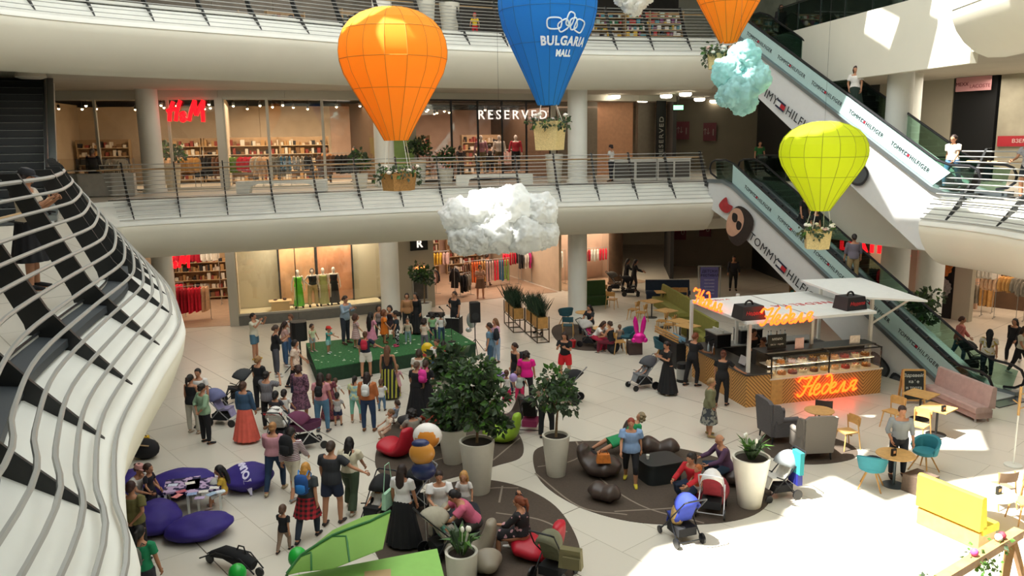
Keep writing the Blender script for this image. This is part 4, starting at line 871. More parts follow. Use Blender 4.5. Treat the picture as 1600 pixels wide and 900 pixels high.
b = MB(); b.prism([(-.45, -.62), (3.85, -.56), (3.88, 2.8), (-.42, 2.74)], 2.66, 2.74); b.build('canopy', CANW, kio, smooth=False)
b = MB(); b.box((1.72, 1.05, 2.745), (.03, 3.3, .012)); b.build('canopy_joint', mat('#9a9a98', .6), kio, smooth=False)
b = MB(); b.slab([(3.45, 2.6, 3.12), (3.35, .2, 3.02), (5.35, -.85, 2.96), (5.6, 2.4, 3.1)], (0, 0, 1), .06); b.build('canopy', CANW, kio, smooth=False)
M = Matrix.Translation((3.45, 1.0, 2.746)) @ Matrix.Rotation(PI, 4, 'Z'); text('lettering', 'NEDELYA', .42, M, mat('#c03038', .6), kio, .003, 1.2)
text('lettering', 'NEDELYA', .2, Matrix.Translation((-.25, 2.4, 2.746)), mat('#c03038', .6), kio, .003, 1.2)
strokes(kio, NED, .27, frame((-.0, -.66, 2.62), (1, 0, 0)), .028, NEON, 'neon_lettering')
strokes(kio, NED, .27, frame((-.5, 2.35, 2.72), (0.02, -1, 0)), .028, NEON, 'neon_lettering')
strokes(kio, NED, .33, frame((1.75, -.05, .18), (1, 0, 0)), .028, NEON, 'neon_lettering')
def advert_box(label, x, y, z, rz):
    r_ = thing('advert_box', label, 'sign', kl(x, y, z), KA + rz); b = MB(); b.box((0, 0, .2), (.75, .6, .38), taper=.86); b.build('box', mat('#27262a', .5), r_, smooth=False)
    text('lettering', 'Неделя', .15, frame((0, -.30, .2), (1, 0, .0), (0, .07, 1)), mat('#d03a3a', .5), r_, .004, align='CENTER', shear=.3)
    b = MB(); b.box((.36, 0, .22), (.02, .42, .22)); b.build('side_panel', mat('#a3242f', .5), r_, smooth=False)
    b = MB(); b.tube([(.12 * math.cos(a), 0, .39 + .12 * math.sin(a)) for a in [i * PI / 8 for i in range(9)]], .03, 6); b.build('handle', BLACK, r_)
advert_box('dark advert box with red script at the front left canopy corner', -.15, -.2, 2.74, 0); advert_box('dark advert box on the canopy end nearest the escalator', 3.35, .0, 2.74, .1)
# goods of the kiosk
rng = random.Random(11)
CK = ['#e7d6b0', '#c9823e', '#8c2f2a', '#f0e6cc', '#6b3d22', '#d9a441', '#e0b48a', '#b23a2e', '#efe0c0', '#a86a35']
for k in range(20):
    x = .98 + (k % 10) * .37 + (.03 if k > 9 else 0); up = k // 10; r_ = .11 + rng.random() * .03
    t_ = thing('cake', 'cake number %s from the iPad end, on the %s of the kiosk case' % (('first', 'second', 'third', 'fourth', 'fifth', 'sixth', 'seventh', 'eighth', 'ninth', 'tenth')[k % 10], 'glass shelf' if up else 'lower deck'), 'cake', kl(x, .42 if up else .3, 1.108 if up else .8), 0, 'cakes in the display case')
    t_['label'] = t_['label'].replace('number ', '').replace('iPad', 'tablet')
    b = MB(); b.lathe([(r_ + .03, 0), (r_ + .03, .012)], 16); b.build('plate', mat('#eceae2', .3), t_); b = MB(); b.lathe([(r_, .012), (r_, .09), (r_ * .9, .105)], 16); b.build('body', mat(CK[k % 10], .6, vary=.2, scale=15), t_)
    b = MB(); [b.ball((r_ * .6 * math.cos(a), r_ * .6 * math.sin(a), .115), .025, 6, 4) for a in [i * 1.26 for i in range(5)]]; b.build('topping', mat(CK[(k * 3 + 3) % 10], .6), t_)
def kit(name, label, cat, x, y, z, builder, rz=0):
    r_ = thing(name, label, cat, kl(x, y, z), KA + rz); builder(r_); return r_
def _board(r_):
    b = MB(); b.box((0, 0, .24), (.62, .03, .46)); b.build('slate', mat('#1f2422', .7), r_, smooth=False); text('lettering', 'меню', .13, frame((0, -.02, .34), (1, 0, 0)), mat('#c9cdc6', .8), r_, .002, align='CENTER'); text('lettering', 'кафе · торти', .075, frame((0, -.02, .17), (1, 0, 0)), mat('#c9cdc6', .8), r_, .002, align='CENTER')
kit('menu_board', 'small black chalk menu board standing on the kiosk display case', 'board', 1.35, .62, 1.49, _board)
kit('price_card', 'pinkish price card on the display case right of the chalk board', 'card', 2.05, .5, 1.49, lambda r_: (MB().box((0, 0, .17), (.3, .02, .34)).build('card', mat('#d9b9b4', .6, vary=.15, scale=20), r_, smooth=False)))
kit('price_card', 'tilted white card at the escalator end of the display case', 'card', 4.0, .5, 1.49, lambda r_: (MB().box((0, 0, .13), (.36, .03, .26)).build('card', mat('#d8d0c8', .6, vary=.3, scale=12), r_, smooth=False)))
def _machine(r_):
    b = MB(); b.box((0, 0, .25), (.8, .5, .42)); b.build('body', mat('#2b2d30', .35, .5), r_, smooth=False); b = MB(); b.box((0, 0, .48), (.84, .54, .04)); b.build('cup_tray', STEEL, r_, smooth=False)
    b = MB(); [b.lathe([(.03, .5), (.04, .58)], 8, (-.3 + .12 * i, 0, 0)) for i in range(6)]; b.build('stacked_cup', mat('#e4e0d8', .4), r_); b = MB(); b.tube([(-.2, -.26, .3), (-.2, -.4, .26)], .02, 6); b.tube([(.2, -.26, .3), (.2, -.4, .26)], .02, 6); b.build('portafilter', BLACK, r_)
kit('coffee_machine', 'dark espresso machine with cups on top, on the rear kiosk counter', 'coffee machine', 2.2, 3.6, .94, _machine); kit('coffee_machine', 'dark coffee machine at the left service counter behind the barista', 'coffee machine', .9, 3.3, .99, _machine, -PI / 2)
def _till(r_): b = MB(); b.box((0, .05, .17), (.34, .03, .26), rot=Matrix.Rotation(R(-18), 3, 'X')); b.build('screen', mat('#b7bcc0', .3), r_, smooth=False); b = MB(); b.box((0, .12, .03), (.2, .2, .06)); b.beam((0, .1, .03), (0, .08, .14), .04); b.build('stand', BLACK, r_, smooth=False)
kit('till_screen', 'grey tablet till facing the counter corner of the kiosk', 'screen', .35, .9, 1.0, _till, -PI / 2)
for k, (x, y) in enumerate(((1.2, 3.5), (1.36, 3.55), (2.95, 3.55), (3.1, 3.62), (3.25, 3.5), (3.45, 3.6), (3.6, 3.55), (.2, 2.3), (.3, 2.5), (.25, 2.75))):
    t_ = thing('bottle', 'slim bottle standing on the kiosk %s' % ('rear counter' if k < 7 else 'left service counter'), 'bottle', kl(x, y, .94 if k < 7 else 1.005), 0, 'kiosk bottles at the rear' if k < 7 else 'kiosk bottles at the left'); b = MB(); b.lathe([(.035, 0), (.035, .18), (.012, .24), (.012, .3)], 10); b.build('glass', mat(['#b8c8cc', '#6d4a2a', '#cfd6d8'][k % 3], .2), t_); b = MB(); b.lathe([(.015, .3), (.015, .33)], 8); b.build('cap', BLACK, t_)
b = MB(); rb = thing('waste_bin', 'black cylindrical waste bin with steel band beside the kiosk', 'bin', at(1066, 596)); b.lathe([(.19, 0), (.19, .62), (.17, .64)], 18); b.build('body', BLACK, rb); b = MB(); b.lathe([(.195, .1), (.195, .45)], 18, caps=False); b.build('band', STEEL, rb)
sd_ = thing('service_stand', 'black service cart with glasses under slatted oak shelf by the kiosk', 'cart', at(1062, 578) + Vector((0, .8, 0)), KA + PI / 2); b = MB(); b.box((0, 0, .45), (1.4, .6, .9)); b.build('body', BLACK, sd_, smooth=False)
b = MB(); [b.beam((-.9, .35, 1.0 + .09 * k), (.9, .35, 1.0 + .09 * k), .05, .04) for k in range(3)]; b.build('slatted_back', OAK, sd_, smooth=False); dg_ = MB().lathe([(.03, 0), (.035, .13)], 8).mesh('drinking_glass', mat('#86aec4', .15))
for i in range(16):
    o = bpy.data.objects.new('drinking_glass', dg_); COL.objects.link(o); o.location = sd_.location + Matrix.Rotation(KA + PI / 2, 3, 'Z') @ Vector((-.5 + .12 * (i % 8), -.1 + .15 * (i // 8), .9)); tag(o, 'bluish drinking glass standing on the black service cart', 'glass', 'glasses on the service cart')
# ================================================================ SEATING
def leg_(root, a, b_, r0=.022, r1=.014, m_=None): b = MB(); b.tube([a, b_], [r0, r1], 7); return b.build('leg', m_ or PALEOAK, root)
def wood_chair(label, p, rz, seat_m=None, group=None, back_m=None):
    root = thing('cafe_chair', label, 'chair', p, rz, group); sm = seat_m or PALEOAK
    b = MB(); b.prism([(-.21, -.2), (.21, -.2), (.19, .2), (-.19, .2)], .44, .47); b.build('seat', sm, root, smooth=False)
    for sx in (-1, 1):
        leg_(root, (sx * .17, -.16, .45), (sx * .22, -.23, 0)); leg_(root, (sx * .19, .14, .82), (sx * .22, .25, 0), .02)
    b = MB(); n = 6; b.rings([[(x * .22, .17 + .05 * (1 - x * x) + dy, z) for x in [-1 + 2 * i / n for i in range(n + 1)] for z in (z_,)] + [(x * .22, .17 + .05 * (1 - x * x) + dy + .02, z_) for x in [1 - 2 * i / n for i in range(n + 1)]] for z_, dy in ((.62, 0), (.72, .02), (.84, .03))]); b.build('backrest', back_m or sm, root)
    b = MB(); b.beam((-.18, 0, .4), (.18, 0, .4), .03, .04); b.build('rail', PALEOAK, root, smooth=False); return root
TEAL = mat('#2f7f8c', .8, vary=.1, name='teal_cloth'); TEALD = mat('#2a5560', .8, vary=.1)
def tub_chair(label, p, rz, m_=TEAL):
    root = thing('tub_chair', label, 'chair', p, rz); b = MB(); b.lathe([(.2, .42), (.27, .46), (.27, .52), (.22, .54), (.001, .54)], 18, caps=False); b.lathe([(.001, .42), (.2, .42)], 18, caps=False); b.build('seat', m_, root)
    b = MB(); n = 16; rs = []
    for i in range(n + 1):
        a = R(-20) + R(220) * i / n; hgt = .62 + .22 * max(0, math.sin((a - R(-20)) / R(220) * PI)) ** .7; ca, sa = math.cos(a), math.sin(a); rs.append([(.27 * ca, .25 * sa, .45), (.33 * ca, .32 * sa, hgt - .02), (.31 * ca, .30 * sa, hgt), (.26 * ca, .25 * sa, hgt - .03), (.23 * ca, .22 * sa, .5)])
    b.rings(rs); b.build('backrest', m_, root)
    for sx in (-1, 1):
        for sy in (-1, 1): leg_(root, (sx * .08, sy * .08, .42), (sx * .24, sy * .24, 0), .02, .014, OAK)
    return root
def round_table(label, p, r, h=.75, top=None, baser=.25):
    root = thing('cafe_table', label, 'table', p); b = MB(); b.lathe([(r - .02, h - .03), (r, h - .015), (r - .01, h)], 28); b.build('tabletop', top or PALEOAK, root); b = MB(); b.lathe([(.03, .02), (.03, h - .03)], 12); b.build('column', mat('#46535a', .4, .6), root); b = MB(); b.lathe([(baser, 0), (baser, .015), (.04, .03)], 24); b.build('base', mat('#46535a', .4, .6), root); return root
def rect_table(label, p, rz, w_, d_, h=.75, top=None):
    root = thing('cafe_table', label, 'table', p, rz); b = MB(); b.box((0, 0, h - .015), (w_, d_, .03)); b.build('tabletop', top or PALEOAK, root, smooth=False); b = MB(); b.lathe([(.03, .02), (.03, h - .03)], 12); b.build('column', DARK, root); b = MB(); b.lathe([(.25, 0), (.25, .015), (.04, .03)], 24); b.build('base', DARK, root); return root
def menu_block(label, p):
    r_ = thing('menu_holder', label, 'menu holder', p, .4); b = MB(); b.box((0, 0, .08), (.12, .05, .16)); b.build('card', BLACK, r_, smooth=False); b = MB(); b.box((0, -.027, .09), (.06, .004, .06)); b.build('print', mat('#d8a070', .5), r_, smooth=False)
def sofa(label, pa, pb, m_, side=1, seat_h=.45, back_h=1.0, depth=.62, base_m=None, both=False, legs=False, cat='bench'):
    """bench whose back runs from pa to pb; the seat lies to the left (side=+1) of that line"""
    L = (pb - pa).length; root = thing('banquette', label, cat, pa, math.atan2(pb.y - pa.y, pb.x - pa.x)); s_ = side
    b = MB(); b.slab([(0, 0, seat_h - .06), (0, 0, back_h - .03), (0, .05 * s_, back_h), (0, .13 * s_, back_h - .02), (0, .22 * s_, seat_h - .04)], (1, 0, 0), L); b.build('backrest', m_, root, angle=30, fix=True)
    b = MB(); b.slab([(0, .10 * s_, seat_h - .16), (0, .12 * s_, seat_h), (0, (depth - .04) * s_, seat_h + .01), (0, depth * s_, seat_h - .03), (0, depth * s_, seat_h - .16)], (1, 0, 0), L); b.build('seat', m_, root, angle=30, fix=True)
    b = MB(); b.box((L / 2, depth * .48 * s_, (seat_h - .1) / 2 + (.05 if legs else 0)), (L * .96, depth * .85, seat_h - .12 - (.1 if legs else 0))); b.build('plinth', base_m or m_, root, smooth=False)
    if legs:
        for x in (.1, L - .1):
            for y in (.1, depth - .1): b = MB(); b.box((x, y * s_, .06), (.04, .04, .12)); b.build('leg', STEEL, root, smooth=False)
    return root
def wing_chair(label, p, rz, m_):
    root = thing('wing_armchair', label, 'armchair', p, rz); b = MB(); b.box((0, -.02, .33), (.56, .56, .2)); b.box((0, -.04, .45), (.54, .56, .08)); b.build('seat', m_, root, angle=30)
    b = MB(); b.slab([(-.36, .26, .2), (.36, .26, .2), (.4, .34, 1.08), (.3, .36, 1.16), (-.3, .36, 1.16), (-.4, .34, 1.08)], (0, 1, .1), .12); b.build('backrest', m_, root, fix=True)
    for sx in (-1, 1):
        b = MB(); b.slab([(sx * .30, .34, .5), (sx * .38, .38, 1.1), (sx * .42, .2, 1.08), (sx * .42, .1, .82), (sx * .40, .12, .6)], (sx, 0, 0), .07); b.build('wing', m_, root, fix=True)
        b = MB(); b.box((sx * .36, -.04, .42), (.12, .66, .42)); b.tube([(sx * .36, -.36, .64), (sx * .36, .26, .64)], .075, 10); b.build('armrest', m_, root)
        for sy in (-.28, .3): b = MB(); b.tube([(sx * .32, sy, .22), (sx * .34, sy * 1.05, 0)], [.03, .018], 6); b.build('leg', DARK, root)
    return root
GREYT = pattern('check', '#77706a', '#8b847b', 22); GREYD = mat('#5b585a', .8, vary=.1, scale=30)
wing_chair('dark grey wing armchair with its back to the brown mat edge, next to the kiosk', at(1214, 686), R(100), GREYD)
wing_chair('light checked grey wing armchair seen from behind, on the small brown mat', at(1268, 712), R(185), GREYT)
round_table('small oak table between the wing armchairs and the kiosk', at(1278, 683), .38)
wood_chair('pale wooden chair sunlit beside the checked wing armchair', at(1322, 700), R(-75)); wood_chair('dark-backed chair between the wing armchairs and the kiosk front', at(1285, 668), R(160) , mat('#4a3a36', .6))
rect_table('pale oak table at the far end of the pink bench, beside the chalkboard', at(1436, 655), R(-52), .72, .68); rect_table('pale oak table at the near end of the pink bench with a menu holder', at(1462, 679), R(-52), .72, .68)
menu_block('black menu holder on the table before the pink bench', at(1474, 643, .752)); wood_chair('pale wooden chair facing the far table of the pink bench', at(1394, 668), R(-60)); wood_chair('pale wooden chair facing the near table of the pink bench', at(1434, 690), R(-50))
sofa('pink upholstered bench with a high back in front of the escalator foot', at(1553, 660), at(1468, 622), mat('#b59a93', .85, vary=.1, name='pink_cloth'), side=1, legs=True, depth=.6)
round_table('round oak table where the grey-shirted man stands', at(1396, 758), .42); menu_block('black menu holder on the round table between the teal chairs', at(1396, 712, .752))
tub_chair('teal tub chair with a dark jacket, nearer the sunlit floor', at(1360, 762), R(150)); tub_chair('teal tub chair right of the round table, before the brown pouf', at(1443, 736), R(-60))
pf = thing('pouf', 'brown cube pouf behind the yellow bench end', 'pouf', at(1437, 768), R(30)); b = MB(); b.box((0, 0, .2), (.55, .55, .4), taper=.95); b.build('cushion', mat('#5f4f43', .85, vary=.15, scale=25), pf, angle=20)
jk = thing('jacket', 'dark navy jacket lying on the teal tub chair', 'jacket', at(1360, 762) + Vector((0, 0, .54))); b = MB(); b.ball((0, 0, .1), .2, 10, 7, .6, 1.2, .8); b.build('cloth', mat('#1a1d2b', .9), jk)
YEL = mat('#d8c23a', .8, vary=.08, scale=3, name='yellow_cloth')
sofa('yellow upholstered bench with wooden plinth in full sunlight', at(1428, 817), at(1528, 862), YEL, side=1, back_h=1.08, seat_h=.45, base_m=PALEOAK)
round_table('white round table in the sun beyond the yellow bench', at(1535, 822), .55, top=mat('#d9d2ae', .4)); menu_block('black menu holder on the sunlit white table', at(1560, 772, .752))
wood_chair('brown chair with oval back behind the sunlit white table', at(1560, 790), R(190), mat('#7c6a58', .6)); wood_chair('pale wooden chair cut off at the right edge', at(1598, 815), R(-90)); wood_chair('pale wooden chair at the right edge above the sunlit table', at(1612, 790), R(150))
cr_ = thing('coat_rack', 'white coat rack pole with wooden pegs at the right edge', 'coat rack', at(1583, 727)); b = MB(); b.lathe([(.2, 0), (.2, .02), (.02, .04)], 20); b.build('base', WHITE, cr_); b = MB(); b.tube([(0, 0, .03), (0, 0, 1.75)], .018, 8); b.build('pole', WHITE, cr_)
b = MB(); b.tube([(0, 0, 1.25), (0, 0, 1.95)], .03, 8); [b.tube([(0, 0, 1.4 + .12 * k), (.16 * math.cos(k * 2), .16 * math.sin(k * 2), 1.47 + .12 * k)], .014, 5) for k in range(4)]; b.build('peg', PALEOAK, cr_)
ab = thing('chalkboard', 'wooden A-frame chalkboard with white handwriting beside the escalator', 'chalkboard', at(1428, 632), R(-5)); b = MB(); [b.beam((sx * .3, .02, .0), (sx * .3, .18, 1.0), .05) for sx in (-1, 1)]; b.beam((-.3, .18, 1.0), (.3, .18, 1.0), .05); b.beam((-.3, .04, .12), (.3, .04, .12), .05); b.build('frame', PALEOAK, ab, smooth=False)
b = MB(); b.slab([(-.28, .03, .12), (.28, .03, .12), (.28, .17, .98), (-.28, .17, .98)], (0, 1, -.16), .02); b.build('slate', mat('#1c2321', .7), ab, smooth=False, fix=True); b = MB(); b.slab([(-.32, .4, 0), (-.26, .4, 0), (-.26, .2, 1.0), (-.32, .2, 1.0)], (0, 1, 0), .04); b.slab([(.26, .4, 0), (.32, .4, 0), (.32, .2, 1.0), (.26, .2, 1.0)], (0, 1, 0), .04); b.build('rear_leg', PALEOAK, ab, smooth=False, fix=True)
for k, tx in enumerate(('Здравей!', 'кафе', 'и торта', 'за вкъщи')): text('lettering', tx, .13, frame((0, .02 + .16 * (.8 - .18 * k), .84 - .18 * k), (1, 0, 0), (0, .16, 1)), mat('#d8dcd4', .8), ab, .002, align='CENTER')
# distant cafe furniture
OLIVE = mat('#7b7a35', .85, vary=.1, name='olive_cloth'); NAVYC = mat('#1c2c40', .85, vary=.1)
sofa('olive green bench with high back, the one farther from the kiosk', at(1038, 477) , at(1082, 505), OLIVE, side=-1, back_h=1.05)
sofa('olive green bench with high back, the one touching the kiosk posts', at(1084, 520), at(1122, 545), OLIVE, side=-1, back_h=1.05)
sofa('dark navy bench at the back of the cafe before the passage', at(1008, 466), at(1076, 466), NAVYC, side=-1, back_h=.95)
sofa('dark green bench touching the second column', at(900, 476), at(944, 473), mat('#2f4a20', .85, vary=.1), side=-1, back_h=1.15)
for i, (px, py, rz, lab) in enumerate(((1018, 496, -55, 'oak table nearest the lit display beside the far olive bench'), (1040, 512, -55, 'oak table halfway along the olive bench'), (1062, 530, -55, 'oak table where the two olive benches meet'), (1074, 538, -55, 'oak table in front of the near olive bench'), (1036, 480, 0, 'oak table before the dark navy bench'))):
    rect_table(lab, at(px, py), R(rz), .75, .7)
for px, py, rz, lab in ((990, 499, -120, 'wooden chair farthest left in the row facing the olive bench'), (1002, 504, -115, 'wooden chair second in the row facing the olive bench'), (1034, 518, -115, 'wooden chair third in the row facing the olive bench'), (1046, 524, -115, 'wooden chair nearest the kiosk in the row facing the olive bench'),
                        (1056, 478, 0, 'wooden chair left of a pair before the navy bench'), (1068, 478, 0, 'wooden chair right of a pair before the navy bench'), (956, 482, 150, 'wooden chair beside the green bench and column'), (942, 470, 170, 'wooden chair in front of the green bench'), (967, 552, 100, 'folding-look wooden chair behind the black-dressed seated guest'), (888, 525, 170, 'wooden chair with teal seat beside the tall planter')):
    wood_chair(lab, at(px, py), R(rz), OAK if px != 888 else TEALD, group=None)
tub_chair('dark teal tub chair beside the pink rabbit balloon', at(980, 545), R(-60), TEALD); tub_chair('dark teal tub chair left of the black-dressed woman beside the service cart', at(1034, 562), R(80), TEALD); tub_chair('dark teal tub chair by the second column', at(884, 508), R(190), TEALD)
round_table('small round oak table of the three guests beside the pink trousers', at(939, 542), .33); round_table('round oak table by the second column under the sunglasses guest', at(912, 515), .36)
pf = thing('pouf', 'dark brown pouf carrying the pink rabbit balloon', 'pouf', at(991, 552), R(5)); b = MB(); b.box((0, 0, .22), (.5, .5, .44), taper=.97); b.build('cushion', mat('#4b3a35', .85, vary=.1), pf, angle=20)
PINKF = mat('#e0229a', .25, .4, name='pink_foil'); rb_ = thing('balloon', 'shiny pink rabbit-ear foil balloon over the brown pouf', 'balloon', at(999, 537, .48)); b = MB(); b.ball((0, 0, .22), .24, 14, 9, .85, 1, .6); b.build('head', PINKF, rb_)
for sx in (-1, 1): b = MB(); b.tube([(sx * .08, 0, .36), (sx * .12, 0, .6), (sx * .16, 0, .85), (sx * .17, 0, 1.02)], [.06, .09, .085, .02], 10, flat=.6); b.build('ear', PINKF, rb_); b = MB(); b.ball((sx * .2, -.03, .14), .1, 8, 6, 1, 1, .8); b.build('cheek', PINKF, rb_)
st_ = thing('display_stand', 'free-standing frame with a violet printed notice behind the kiosk', 'sign', at(1107, 478) , R(-5)); b = MB(); [b.box((sx * .5, 0, .95), (.05, .05, 1.9)) for sx in (-1, 1)]; b.box((0, 0, 1.9), (1.05, .05, .05)); b.box((0, 0, .25), (1.05, .05, .05)); b.build('frame', STEEL, st_, smooth=False); b = MB(); b.box((0, 0, 1.08), (.82, .03, 1.55)); b.build('notice', mat('#6f6aa8', .5, vary=.1), st_, smooth=False)
text('lettering', 'ДЕТСКИ', .17, frame((0, -.03, 1.66), (1, 0, 0)), mat('#2b2348', .5), st_, .002, align='CENTER', bold=.004); text('lettering', 'ФЕСТИВАЛ', .15, frame((0, -.03, 1.46), (1, 0, 0)), mat('#2b2348', .5), st_, .002, align='CENTER', bold=.004)
for k in range(5): text('lettering', 'програма', .1, frame((0, -.03, 1.25 - .16 * k), (1, 0, 0)), mat('#d8d6ea', .5), st_, .002, align='CENTER')
# moulded lounge seats
def pod(name, label, p, rz, pts, rad, m_, flat=1.5, cat='seat'):
    root = thing(name, label, cat, p, rz); b = MB(); P = spline([Vector(q) for q in pts], 5); n = len(P); rr = []
    for i in range(n):
        f = i / (n - 1) * (len(rad) - 1); k = min(int(f), len(rad) - 2); rr.append(rad[k] + (rad[k + 1] - rad[k]) * (f - k))
    T = MB(); ref = Vector((1, 0, 0)); rs = []
    for i, q in enumerate(P):
        t_ = (P[min(i + 1, n - 1)] - P[max(i - 1, 0)]).normalized(); x = ref; y = t_.cross(x).normalized(); rs.append([q + x * (rr[i] * flat * math.cos(2 * PI * j / 18)) + y * (rr[i] * math.sin(2 * PI * j / 18)) for j in range(18)])
    b.rings(rs); o = b.build('shell', m_, root, angle=180); o.modifiers.new('smooth', 'SUBSURF').render_levels = 1; return root
REDS = mat('#b3162c', .45, vary=.05, name='red_leather'); BRNS = mat('#40342f', .38, vary=.08, name='brown_leather'); GRNS = mat('#8cb02c', .55, name='lime_leather'); GRYS = mat('#8b8272', .5, vary=.05)
VP = [(0, -.52, .2), (0, -.35, .24), (0, 0, .17), (0, .25, .26), (0, .38, .55), (0, .42, .78), (0, .42, .84)]; VR = [.08, .2, .17, .17, .13, .10, .02]
pod('moulded_seat', 'red moulded lounge seat at the left of the upper brown mat', at(620, 712), R(-130), VP, VR, REDS, 1.9); pod('moulded_seat', 'red moulded lounge seat under the woman in the floral dress', at(842, 872), R(-115), VP, VR, REDS, 2.0)
pod('moulded_seat', 'dark red moulded seat beside the woman in the red jacket', at(1108, 790), R(-60), [(0, -.3, .2), (0, 0, .25), (0, .25, .4), (0, .3, .6)], [.1, .25, .2, .08], mat('#7c2430', .5), 1.6)
pod('moulded_seat', 'lime green moulded lounge seat behind the tallest potted tree', at(785, 690), R(-110), VP, VR, GRNS, 1.7)
pod('moulded_seat', 'dark brown moulded seat right behind the tallest tree near the black stroller', at(795, 665), R(-60), VP, VR, BRNS, 1.6)
pod('moulded_seat', 'dark brown padded armchair carrying an orange bag', at(940, 742), R(65), [(0, -.45, .2), (0, -.2, .25), (0, .15, .22), (0, .4, .4), (0, .48, .62), (0, .48, .72)], [.1, .24, .22, .16, .13, .03], BRNS, 1.9)
pod('moulded_seat', 'dark brown bean-shaped stool in front of the padded armchair', at(944, 783), R(60), [(0, -.38, .17), (0, -.2, .22), (0, 0, .2), (0, .2, .23), (0, .38, .18)], [.05, .2, .17, .2, .05], BRNS, 1.3)
pod('moulded_seat', 'dark brown peanut-shaped stool behind the dark cube table', at(1030, 712), R(80), [(0, -.5, .2), (0, -.3, .25), (0, 0, .19), (0, .3, .27), (0, .52, .2)], [.05, .23, .17, .25, .05], BRNS, 1.2)
pod('moulded_seat', 'dark brown seat behind the reclining person in green', at(990, 703), R(30), [(0, -.3, .2), (0, 0, .22), (0, .2, .5), (0, .2, .75)], [.08, .2, .14, .05], BRNS, 1.4)
pod('moulded_seat', 'dark rounded seat under the bald man in purple', at(1146, 757), R(-30), [(0, -.3, .2), (0, 0, .24), (0, .3, .2)], [.08, .24, .08], BRNS, 1.3)
pod('moulded_seat', 'grey-beige moulded seat behind the white-flowering plant at the bottom', at(735, 873), R(-100), VP, VR, GRYS, 1.6); pod('moulded_seat', 'grey-beige pebble stool at the bottom beside the flowering plant', at(760, 895), R(20), [(0, -.3, .2), (0, 0, .24), (0, .3, .2)], [.08, .26, .08], GRYS, 1.3)
pod('moulded_seat', 'grey pebble stool beneath the toddler on the upper brown mat', at(640, 668), R(70), [(0, -.35, .18), (0, 0, .2), (0, .35, .2)], [.08, .2, .08], mat('#3c3b3e', .5), 1.3)
def cube_table(label, p, rz, w_, m_):
    root = thing('lounge_table', label, 'table', p, rz); pts = [(w_ * math.copysign(abs(math.cos(a)) ** .45, math.cos(a)), w_ * .8 * math.copysign(abs(math.sin(a)) ** .45, math.sin(a))) for a in [i * PI / 14 for i in range(28)]]
    b = MB(); b.prism([(x * .94, y * .94) for x, y in pts], 0, .46); b.build('body', m_, root, angle=50); b = MB(); b.prism(pts, .46, .5); b.build('top', m_, root, angle=50); return root
cube_table('rounded dark cube table with a cup, centre of the large brown mat', at(1030, 748), R(20), .48, mat('#1d2325', .5)); cube_table('dark navy rounded table where the man in pink writes', at(712, 835), R(10), .5, mat('#151b26', .5))
cube_table('dark rounded table on the upper brown mat behind the red seat', at(700, 690), R(10), .4, mat('#23282c', .5))
cp = thing('cup', 'white paper cup on the dark cube table', 'cup', at(1012, 717, .502)); b = MB(); b.lathe([(.03, 0), (.042, .1)], 12); b.build('body', WHITE, cp)
bg = thing('handbag', 'orange handbag lying on the brown padded armchair', 'bag', at(943, 722, .45)); b = MB(); b.box((0, 0, .1), (.34, .18, .2), taper=.8); b.build('body', mat('#c8742a', .6, vary=.3, scale=12), bg, angle=20); b = MB(); b.tube([(-.1, 0, .2), (-.06, 0, .3), (.06, 0, .3), (.1, 0, .2)], .012, 5); b.build('handle', mat('#8a4a1a', .6), bg)
# bean bags and activity tables
PURP = mat('#2f1f7a', .7, vary=.12, scale=3, name='violet_fabric')
def bean_bag(label, p, rz, sx, sy, h, txt=False, tip=(.3, .3)):
    root = thing('bean_bag', label, 'bean bag', p, rz); b = bmesh.new(); bmesh.ops.create_icosphere(b, subdivisions=4, radius=1)
    for v in b.verts:
        d = v.co.copy(); z = d.z; k = 1 + .10 * noise.noise(d * 1.8 + Vector((sx, sy, 3))) + .03 * noise.noise(d * 6); x, y = d.x * k * (1 - .22 * max(0, z)), d.y * k * (1 - .22 * max(0, z)); zz = h * (.5 + .5 * z * k); zz = max(zz, .0) + (max(0, d.x) ** 2) * tip[1] * h * .6
        v.co = Vector((x * sx, y * sy, max(.0, zz - .03)))
    for f in b.faces: f.smooth = True
    me = bpy.data.meshes.new('cushion'); b.to_mesh(me); b.free(); me.materials.append(PURP); o = bpy.data.objects.new('cushion', me); COL.objects.link(o); o.parent = root
    if txt:
        w_ = mat('#d9d4ee', .7); tt = text('lettering', 'YOUMMOY', .2, Matrix.Identity(4), w_, root, 0, 1.0, 0, .01, 'CENTER'); tt.data = tt.data.copy(); tt.data.name = 'lettering'
        from mathutils.bvhtree import BVHTree
        bv = BVHTree.FromPolygons([v.co.copy() for v in me.vertices], [list(p_.vertices) for p_ in me.polygons]); M = Matrix.Rotation(txt, 4, 'Z')
        for v in tt.data.vertices:
            q = M @ Vector((v.co.x, v.co.y, 0)) + Vector((.0, -.25 * sy, 0)) * 0; hit = bv.ray_cast(Vector((q.x, q.y - .12, 3)), Vector((0, 0, -1))); v.co = (hit[0] + hit[1] * .01) if hit[0] else q
    return root
bean_bag('violet bean bag at the back of the activity tables', at(282, 768), R(10), .75, .5, .55); bean_bag('violet bean bag with pale lettering beneath the little girl', at(388, 762), R(-20), .62, .52, .62, txt=R(140))
bean_bag('violet bean bag lying free nearest the viewer', at(312, 838), R(15), .66, .48, .5); bean_bag('violet bean bag beside the olive-shirted onlooker', at(244, 828), R(100), .58, .5, .6); bean_bag('violet bean bag mostly hidden at the edge of the white gallery apron', at(206, 770), R(80), .5, .45, .55)
TABM = pattern('spot', '#1e1740', '#b79fc0', 7, thr=.52)
